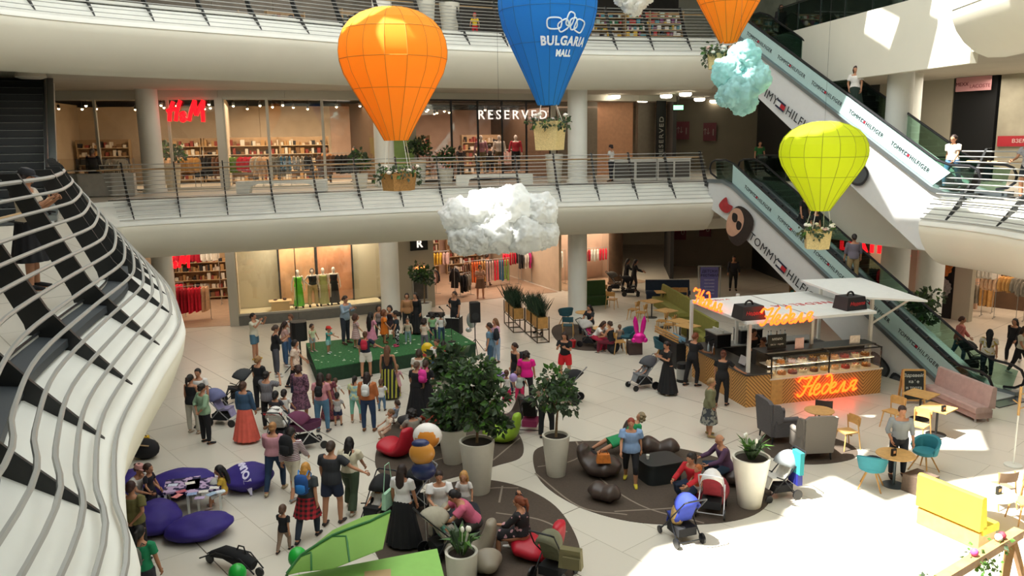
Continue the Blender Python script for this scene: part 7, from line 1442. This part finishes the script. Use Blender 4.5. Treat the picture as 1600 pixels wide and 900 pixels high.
# --- centre mats
person('red-haired woman in sky blue top and black capris walking over the brown mat', G_(985, 756), 1.64, -10, 'walk2', True, '#7f9cc4', '#15161c', ('short', '#8c3424'), '#c9b83a', bt='capri', ln=1, inf=.04)
person('person in green reclining with legs stretched out behind the sky blue top', G_(977, 708), 1.66, -75, 'recline', True, '#1f8a54', '#1f8a54', ('curly', '#8a7a5c'), '#2a2422', slv=3, bt='midi')
person('woman in red jacket with ponytail sitting on the dark red seat', G_(1085, 782), 1.66, -50, 'sitlow', True, '#b8202a', '#26364e', ('pony', '#1c1412'), '#202024', slv=2, inf=.025)
person('small child in orange beside the red jacket', G_(1090, 790), .95, -60, 'kid', True, '#c8643c', '#d8d0c8', ('short', '#b0622c'), '#c8b8a8', kid=True)
person('bald man in purple long-sleeved shirt and jeans sitting with folded knees', G_(1134, 756), 1.76, -80, 'sitlow', False, '#4f3450', '#24394e', ('bald', '#8a7a70'), '#26262a', slv=2, ln=1, inf=.02)
person('woman in khaki jacket and long floral skirt standing in front of the kiosk', G_(1107, 681), 1.6, 75, 'relaxed', True, '#767657', pattern('spot', '#8a8a80', '#3c3f44', 12), ('short', '#9a7a52'), '#a08a5a', slv=2, bt='midi', ln=1, inf=.035)
person('man in grey checked shirt standing at the round table between teal chairs', G_(1401, 745), 1.74, -10, 'relaxed', False, pattern('check', '#9aa0a4', '#7f868c', 26), '#1c222e', ('short', '#3a2820'), '#2a1c18', slv=3)
# --- kiosk staff and guests
person('waitress in black walking past the kiosk corner with her arm stretched out', G_(1127, 634), 1.68, 150, 'reach', True, '#151518', '#131316', ('bun', '#5a2e1c'), '#1a1a1c', ln=1)
person('waiter in black standing at the left side of the kiosk', G_(1081, 603), 1.76, 120, 'push', False, '#17181c', '#15161a', ('short', '#7a4428'), '#141416', slv=1, ln=1)
person('dark-haired woman in long black dress with white shoes before the service cart', G_(1043, 615), 1.68, -70, 'phone', True, '#141518', '#141518', ('short', '#1c1412'), '#d8d4cc', bt='maxi')
person('barista in black behind the espresso machine under the canopy', kl(1.6, 2.4), 1.76, 20, 'push', False, '#141518', '#1b1c20', ('short', '#3a2a20'), BK_); person('dark-haired barista behind the till of the kiosk', kl(1.5, 1.5), 1.66, -60, 'phone', True, '#1a1518', '#1b1c20', ('bun', '#3a1c14'), BK_)
# --- cafe guests in the back
person('woman in white t-shirt and crimson trousers sitting at the small round table', G_(930, 545), 1.66, 50, 'sitlean', True, '#dcd8d4', '#a81f3e', ('long', '#3a2820'), '#555555'); person('woman with sunglasses in black and white dress by the second column', G_(923, 522), 1.66, -50, 'sit', True, '#26282c', '#1c1c20', ('long', '#1c1412'), BK_)
person('woman in black sleeveless top sitting with her back to the rabbit balloon', G_(955, 553), 1.66, -130, 'sit', True, '#131418', '#6a1a2e', ('bun', '#3a261c'), BK_, slv=0); person('small child beside the black sleeveless guest', G_(968, 545), .95, 180, 'kid', False, '#8a7a6a', '#444a58', ('short', '#6a4a30'), BK_, kid=True)
person('woman in white behind the dark reeds of the planter', G_(842, 520), 1.62, -30, 'folded', True, '#dcd8d0', '#4a4a50', ('bun', '#4a3020'), BK_)
for px, py, h, c, lab in ((978, 452, 1.66, '#1c1a1e', 'person in dark coat pushing a stroller before the red bags'), (990, 455, 1.7, '#101014', 'person in black with a second stroller beside the brown column')): person(lab, G_(px, py), h, 90, 'push', True, c, '#17171b', ('long', '#14100e'), BK_, slv=2)
person('security guard in dark suit standing in the dim passage', G_(1145, 454), 1.82, -10, 'stand', False, '#2a2b30', '#17181c', ('short', '#2a1e18'), '#101012', slv=2, skin=SK2)
person('shopper in short patterned dress walking out of the apricot shop', G_(751, 466), 1.7, 10, 'folded', True, '#caa08a', '#7a5a48', ('bob', '#3a241a'), '#b88a7a', bt='mini'); person('shopper in grey-green shirt deeper inside the apricot shop', G_(762, 446), 1.76, 160, 'stand', False, '#4a4f4c', '#3a4a44', ('short', '#241812'), BK_)
# --- behind the lower escalator
person('woman in salmon sweater and jeans pushing a dark stroller behind the escalator', G_(1495, 567), 1.7, 60, 'walk', True, '#b86a62', '#3d5a74', ('short', '#4a2a1c'), '#202024', slv=2, ln=1, inf=.03, skin=SK2)
person('woman with long black hair and printed t-shirt walking behind the escalator', G_(1540, 592), 1.68, 150, 'walk', True, pattern('spot', '#d8cfc0', '#b8a040', 10, thr=.6), '#2c3446', ('vlong', '#0f0d10'), '#d8d4d0', ln=1, inf=.025)
person('person in cream top and black trousers at the right edge behind the escalator', G_(1592, 586), 1.7, 20, 'walk2', True, '#cfcab6', '#15161a', ('long', '#3a2a20'), '#d8d4d0'); person('girl in dark clothes at the right edge, farther than the cream top', G_(1581, 566), 1.6, -60, 'walk', True, '#1a1a1e', '#17171b', ('long', '#14100e'), '#c8c4c0', slv=2)
# --- on the escalators
def on_esc(bx, by, dx, dy, z, s, across=-.75, flat=1.0):
    d = Vector((dx, dy, 0)).normalized(); n_ = Vector((-d.y, d.x, 0)); zz = 0 if s < flat else (s - flat) * math.tan(ESC_S); return Vector((bx, by, z)) + d * s + n_ * across + Vector((0, 0, zz))
LO = (13.75, 22.55, -.43, .903, 0); UP = (13.35, 23.35, -.375, .927, H)
person('woman in black dress on the lower escalator behind the yellow balloon ropes', on_esc(*LO, 8.0), 1.68, 30, 'stand', True, '#131317', '#131317', ('bun', '#3a1e16'), BK_, bt='maxi', slv=1); person('person in black just below the black dress on the lower escalator', on_esc(*LO, 7.2, -.5), 1.7, 30, 'stand', True, '#16161a', '#16161a', ('short', '#241814'), BK_)
person('man in grey plaid shirt and khaki trousers with a crossbody bag on the lower escalator', on_esc(*LO, 5.6), 1.76, 170, 'stand', False, pattern('check', '#7d7884', '#625c6a', 22), '#a08a64', ('short', '#2a2220'), '#444444', slv=3, ln=1)
person('woman in white t-shirt and dark green skirt on the upper escalator', on_esc(*UP, 5.4), 1.68, -40, 'relaxed', True, '#e8e4de', '#1c2e26', ('long', '#3a201a'), '#333333', bt='maxi'); person('woman in white t-shirt and jeans stepping onto the upper escalator', on_esc(*UP, 1.3), 1.7, -60, 'walk', True, '#ece6dc', '#4a6e92', ('pony', '#2a1a16'), '#2a2a2a', inf=.02)
person('older man in grey t-shirt and dark shorts at the foot of the upper escalator', Vector((14.3, 22.3, H + .04)), 1.74, -60, 'push', False, '#a4a6ac', '#2a3038', ('short', '#b8b4ac'), '#555555', bt='shorts', ln=1)
# --- middle gallery
person('woman with dark cap, beige t-shirt and black midi skirt strolling on the near walkway', G_(55, 452, H), 1.6, 100, 'phone', True, '#cbbfae', '#131318', ('long', '#2a1c18'), '#17171a', bt='midi', cap='#26262a', ln=0, inf=.02)
for px, d_, h, rz, pose, fem, top, hair, lab in ((88, 31.5, 1.66, 90, 'stand', True, '#cbc4b4', ('vlong', '#131012'), 'woman with long black hair at the optician counter of the middle gallery'), (148, 32.2, 1.8, 180, 'stand', False, '#20252c', ('short', '#6a5a4c'), 'heavy man in dark jacket with his back turned at the optician counter'),
    (512, 38.5, 1.66, 20, 'stand', True, '#c78a52', ('long', '#6a4630'), 'shopper in tan top inside the middle gallery display window'), (556, 39.0, 1.68, -20, 'stand', True, '#17171b', ('short', '#17120f'), 'shopper in black inside the middle gallery display window'),
    (720, 39.5, 1.66, 40, 'stand', True, '#3a2a30', ('bob', '#3a1e18'), 'shopper in dark top left of the three gallery mannequins'), (766, 41.2, 1.7, 180, 'stand', False, '#14151a', ('short', '#241a16'), 'shopper in black between the gallery mannequins'), (955, 36.0, 1.62, -120, 'relaxed', True, '#d8d4ce', ('bun', '#2a1a16'), 'woman in white behind the market counter right of the second column'),
    (1185, 40, 1.66, 0, 'stand', True, '#2c6a3a', ('short', '#14100e'), 'person in green in the dark shop beside the escalator top')):
    q = at_d(px, 280, d_); person(lab, Vector((q.x, q.y, H)), h, rz, pose, fem, top, '#26262c', hair, BK_, slv=2 if top in ('#20252c', '#17171b') else 1)
for px, d_, z, lab, c in ((742, 33.8, 2 * H, 'toy figure in yellow and red beside the wide white pot on the top gallery', '#d8b82a'),):
    q = at_d(px, 40, d_); person(lab, Vector((q.x, q.y, z)), 1.0, 0, 'kid', False, c, '#b8202a', ('short', '#b8202a'), '#b8202a', kid=True, cat='figure', name='toy_figure')
for px, lab in ((1218, 'person in black behind the glass balustrade of the top gallery beside the escalator head'),): q = at_d(px, 60, 37.5); person(lab, Vector((q.x, q.y, 2 * H)), 1.7, 0, 'stand', True, '#1c1c20', '#17171b', ('long', '#14100e'), BK_, slv=2)
# --- shop mannequins
MW = mat('#d8cfc4', .4, name='mannequin_white')
for k, (px, top, bot, bt, hr, lab, pose) in enumerate(((466, '#5fc22c', '#5fc22c', 'slim', None, 'shop-window mannequin in a long bright green dress', 'mann'), (488, BK_, '#b8a878', 'wide', ('bob', '#1a1414'), 'shop-window mannequin in black bra top and sand trousers', 'mannhip'), (505, '#a8b06a', '#b0b47c', 'slim', None, 'shop-window mannequin in a pale olive outfit', 'mann'), (521, '#1c1a1e', '#1c1a1e', 'slim', None, 'shop-window mannequin in a long black dress', 'mann'))):
    p, t = on_front(px, 440, 2, .75); person(lab, Vector((p.x, p.y, .43)), 1.78, 20, pose, True, top, bot, hr, BK_, skin=MW, slv=0, bt=bt, name='mannequin', cat='mannequin')
for px, top, bot, lab in ((752, '#c98a9a', '#8a7c5c', 'middle gallery mannequin in pink shirt and khaki trousers'), (780, '#e0d8cc', '#6a5a3c', 'middle gallery mannequin in patterned white sweatshirt'), (806, '#b3283a', '#1a1c24', 'middle gallery mannequin in red blazer')):
    p, t = on_front(px, 240, 2, .7); person(lab, Vector((p.x, p.y, H + .3)), 1.85, 0, 'mann', False, top, bot, None, '#c8c0b4', skin=MW, slv=2, name='mannequin', cat='mannequin')
    b = MB(); b.box((p.x, p.y, H + .15), (.9, .9, .3)); tag(b.build('display_plinth', mat('#c8a890', .6, vary=.05), smooth=False), 'low plinth under the ' + lab, 'plinth')
p, t = on_front(460, 470, 1, .6); t_ = thing('display_table', 'pale two-level display table with shoes in the mannequin window', 'table', Vector((p.x - .6, p.y - .15, .42)), A_(2)); b = MB(); b.box((0, 0, .42), (1.0, .6, .05)); b.box((0, 0, .2), (.8, .5, .36)); b.build('top', mat('#d9bf92', .5), t_, smooth=False); b = MB(); b.ball((.2, 0, .5), .09, 8, 6, .7); b.ball((-.2, .05, .48), .06, 8, 6, .6, 1.6); b.build('shoe', mat('#5a3a2a', .5), t_)
# ================================================================ STROLLERS
def stroller(label, p, rz, seat_c, hood_c=None, frame_c='#22252a', wheel_r=.11, hood=True, basket_c=None, h=1.0, kid=None, letters=None, pram=False):
    root = thing('stroller', label, 'stroller', p, R(rz)); fm = mat(frame_c, .4, .4); W = [(-.24, -.38), (.24, -.38), (-.27, .30), (.27, .30)]
    b = MB()
    for s in (-1, 1):
        b.tube([(s * .24, -.38, wheel_r), (s * .24, -.1, .38), (s * .25, .28, .78), (s * .24, .48, h)], .014, 6); b.tube([(s * .27, .30, wheel_r), (s * .25, -.02, .48), (s * .24, -.2, .56)], .014, 6)
    b.tube([(-.24, .48, h), (-.2, .52, h + .03), (.2, .52, h + .03), (.24, .48, h)], .018, 6); b.tube([(-.27, .3, wheel_r), (.27, .3, wheel_r)], .012, 5); b.tube([(-.24, -.38, wheel_r + .05), (.24, -.38, wheel_r + .05)], .01, 5); b.build('frame', fm, root)
    for k, (x, y) in enumerate(W):
        r_ = wheel_r * (.85 if k < 2 else 1.15); me = MB(); me.lathe([(r_ * .55, -.018), (r_, -.016), (r_, .016), (r_ * .55, .018)], 16); T = me.mesh('wheel', RUBBER); o = bpy.data.objects.new('wheel', T); COL.objects.link(o); o.parent = root; o.location = (x * 1.08, y, r_); o.rotation_euler = (0, R(90), 0)
        me = MB(); me.lathe([(.001, -.01), (r_ * .5, -.01), (r_ * .5, .01), (.001, .01)], 10, caps=False); T = me.mesh('hub', STEEL); h2 = bpy.data.objects.new('hub', T); COL.objects.link(h2); h2.parent = o
    sc = mat(seat_c, .85, vary=.15, scale=10)
    if pram: b = MB(); b.rings([[(x * .2 * k2, y * .42 * k2, z) for x, y in [(math.cos(t), math.sin(t)) for t in [2 * PI * j / 16 for j in range(16)]]] for z, k2 in ((.5, .7), (.55, .95), (.72, 1.02), (.72, .94), (.6, .85))]); b.build('carrycot', sc, root)
    else:
        b = MB(); b.slab([(-.17, -.26, .46), (.17, -.26, .46), (.18, .08, .42), (.18, .3, .86), (-.18, .3, .86), (-.18, .08, .42)][:3] + [(-.18, .08, .42)], (0, 0, 1), .05); b.slab([(-.18, .07, .42), (.18, .07, .42), (.17, .30, .88), (-.17, .30, .88)], (0, -1, .4), .05); b.slab([(-.15, -.26, .46), (.15, -.26, .46), (.14, -.34, .26), (-.14, -.34, .26)], (0, 1, 0), .03); b.build('seat', sc, root, smooth=False, fix=True)
    if hood:
        hc = mat(hood_c or seat_c, .8, vary=.1, scale=8); n = 7; rs = []
        for i in range(n):
            a = R(20 + 115 * i / (n - 1)); cy, cz = .22, .70
            rs.append([(.22 * math.cos(t) , cy - (.36 * math.cos(a)) * math.sin(t) * 1.0, cz + (.34 * math.sin(a)) * math.sin(t) + .0) for t in [PI * j / 10 for j in range(11)]])
        b = MB(); k = 11; vs = [q for r_ in rs for q in r_]; b.add(vs, [(i * k + j, i * k + j + 1, (i + 1) * k + j + 1, (i + 1) * k + j) for i in range(n - 1) for j in range(k - 1)]); o = b.build('hood', hc, root, angle=180); sm_ = o.modifiers.new('thick', 'SOLIDIFY'); sm_.thickness = .012
        if letters:
            for j, (tx, cc) in enumerate(letters): text('lettering', tx, .11, frame((0, .34 + .0, 1.02 - .13 * j), (-1, 0, 0)), mat(cc, .6), root, .003, align='CENTER', bold=.003)
    b = MB(); b.rings([[(x * .2, y, z) for x, y in ((-1, -.2), (1, -.2), (1, .24), (-1, .24))] for z in (.17, .34)]); b.build('basket', mat(basket_c or '#1a1b1f', .9), root, smooth=False)
    if kid: person(kid[0], root.location + Matrix.Rotation(R(rz), 3, 'Z') @ Vector((0, .02, .36)), .95, rz, 'babysit', True, kid[1], kid[2], (kid[3], kid[4]), None, kid=True, slv=kid[5] if len(kid) > 5 else 1, cap=kid[6] if len(kid) > 6 else None)
    return root
stroller('black and grey stroller with raised hood behind the pram at left', G_(372, 628), -70, '#26282c', '#3c3f42'); stroller('lilac pram with big wheels between the sage tunic and coral skirt', G_(350, 662), 80, '#8d86a8', '#6a6f98', '#8a8c90', .13)
stroller('stroller with white hood printed in red letters, seen from behind', G_(437, 690), 175, '#d8d6d0', '#e4e2dc', hood=True, letters=[('FlyNever', '#1c1c20'), ('BE URBAN', '#c8252c')], h=.95); stroller('plum and white pram at the back of the crowd', G_(480, 700), 120, '#5a2c4a', '#6a3050', '#c8c8c8', .12, pram=True)
stroller('grey stroller with silver frame before the dark-haired woman in long black dress', G_(1004, 606), -70, '#7a7f84', '#4a4e54', '#8a8c90', kid=('toddler in grey riding the stroller pushed by the woman in long black dress', '#8a8c90', '#555a60', 'short', '#6a4a30'))
stroller('light grey stroller parked beside the guests of the round table', G_(922, 541), 60, '#a8a8a8', '#b4b2ae', '#3a3c40', kid=('baby in bright pink reaching out of the light grey stroller', '#d82a7c', '#d82a7c', 'short', '#a8784c'))
stroller('black stroller with a capped toddler just above the round-crowned tree', G_(888, 628), -110, '#1f2126', '#1b1d22', '#8a8c90', h=1.05, kid=('toddler with grey cap in the stroller above the round-crowned tree', '#c8c0bc', '#b8a8a0', 'short', '#7a5a44', 2, '#8a8a8c'))
stroller('tall black stroller seen from behind beside the lime green seat', G_(829, 672), 170, '#141518', '#111215', h=1.02, basket_c='#8a2a52'); stroller('blue folding stroller with a net bag and double wheels, in front of the brown mat', G_(1064, 842), 200, '#2a3c9c', '#24358c', '#26282c', .09)
stroller('white-trayed pushchair with burgundy seat next to the red jacket woman', G_(1112, 800), 160, '#8c2430', '#e0dedc', '#c8c8cc', .1); stroller('grey stroller with white liner and teal blanket, sunlit right of the potted plant', G_(1215, 775), -75, '#d4d2cc', '#8a9094', '#2a2c30', .1)
t_ = thing('blanket', 'teal cloth hanging from the handle of the sunlit grey stroller', 'blanket', at(1247, 722, .85)); b = MB(); b.box((0, 0, 0), (.1, .3, .5), R(15)); b.build('cloth', mat('#2a8a90', .9), t_, smooth=False); t_ = thing('shopping_bag', 'dark blue bag hanging from the sunlit grey stroller', 'bag', at(1243, 740, .55)); b = MB(); b.box((0, 0, 0), (.12, .36, .42), R(15), .9); b.build('body', mat('#22287c', .6), t_, smooth=False)
t_ = thing('net_bag', 'tan net bag hanging on the blue folding stroller', 'bag', at(1058, 805, .5)); b = MB(); b.ball((0, 0, 0), .13, 10, 8, 1.9); b.build('body', mat('#b89a62', .9, vary=.4, scale=40), t_)
stroller('olive stroller with tan handle and hanging bag at the bottom edge', G_(866, 905), 150, '#5a5a44', '#6a6a54', '#1e1f22', .14, h=1.1); t_ = thing('changing_bag', 'olive changing bag hanging from the stroller at the bottom edge', 'bag', at(892, 872, .85)); b = MB(); b.box((0, 0, 0), (.4, .16, .34), R(-20), .9); b.build('body', mat('#6a6444', .8), t_, angle=20); b = MB(); b.box((0, -.1, -.04), (.3, .06, .2), R(-20)); b.build('pocket', mat('#5e583a', .8), t_, angle=20)
stroller('black stroller with a girl inside pushed by the grey t-shirt man', G_(590, 822), -20, '#101114', '#0e0f12', kid=('dark-haired girl riding the black stroller of the grey t-shirt man', '#d8d4d0', '#b8b0a8', 'short', '#2a1814')); stroller('black stroller with reclined dark hood behind the girl in the stroller', G_(645, 800), -60, '#24262b', '#1e2025', '#8a8c90')
stroller('beige stroller with grey liner in front of the seated white t-shirt woman', G_(694, 868), 120, '#b3ad9c', '#a8a290', '#2a2a2c', .11, kid=('toddler in mint shirt in the beige stroller', '#7cc4b4', '#8a8a90', 'short', '#3a2820')); stroller('dark stroller pushed by the salmon sweater woman', G_(1518, 580), 60, '#1c1e22')
stroller('grey stroller before the lit display with red bags', G_(962, 455), 80, '#8a8680', '#5a5854'); stroller('black stroller touching the brown column before the red bags', G_(985, 462), 80, '#16161a')
f_ = thing('folded_stroller', 'folded black stroller lying on the floor at the bottom edge', 'stroller', at(366, 890), R(-25)); b = MB(); b.tube([(-.55, 0, .2), (-.2, .02, .3), (.2, -.02, .28), (.5, 0, .2)], [.06, .13, .16, .1], 10); b.build('seat', mat('#121316', .9, vary=.2), f_); b = MB(); [b.tube([(-.75, s * .1, .12), (-.3, s * .14, .34), (.3, s * .14, .34), (.6, s * .12, .1)], .015, 6) for s in (-1, 1)]; b.tube([(.1, 0, .4), (.16, 0, .52), (.28, 0, .52), (.32, 0, .38)], .015, 6); b.build('frame', BLACK, f_)
for x in (-.6, .62): o = MB(); o.lathe([(.001, -.02), (.09, -.02), (.09, .02), (.001, .02)], 14, caps=False); T = o.mesh('wheel', RUBBER); w_ = bpy.data.objects.new('wheel', T); COL.objects.link(w_); w_.parent = f_; w_.location = (x, 0, .09); w_.rotation_euler = (R(90), 0, 0)
# plain foil balloons standing where character balloons float
def foil(label, px, py, z, d_, parts, zs=1.0):
    c = at(px, py, z); t_ = thing('balloon', label, 'balloon', c)
    for nm, (x, y, zz), r_, col, sz in parts: b = MB(); b.ball((x, y, zz), r_, 14, 10, sz, 1, .6); b.build(nm, mat(col, .3, .0), t_)
    b = MB(); b.tube([(0, 0, -.3), (.03, 0, -z + .03)], .004, 4); b.build('string', WHITE, t_)
foil('plain navy and orange foil balloon over the strollers, the nearer one', 660, 725, 1.75, 0, [('foil', (0, 0, .22), .25, '#c98a3c', .95), ('lower_lobe', (.02, 0, -.12), .24, '#26305c', .85), ('top_lobe', (-.02, -.01, .42), .17, '#26305c', .5)])
foil('plain orange and white foil balloon just behind the navy one', 668, 690, 1.6, 0, [('foil', (0, 0, .1), .28, '#d88a34', .9), ('rim', (0, .03, .12), .31, '#e8e4e0', .9)])
foil('plain yellow foil balloon with red band before the stage', 668, 552, 1.1, 0, [('foil', (0, 0, .15), .2, '#d9b81c', 1.05), ('band', (0, 0, -.05), .17, '#b8302a', .5), ('lower_lobe', (0, 0, -.2), .18, '#d9b81c', .9)])
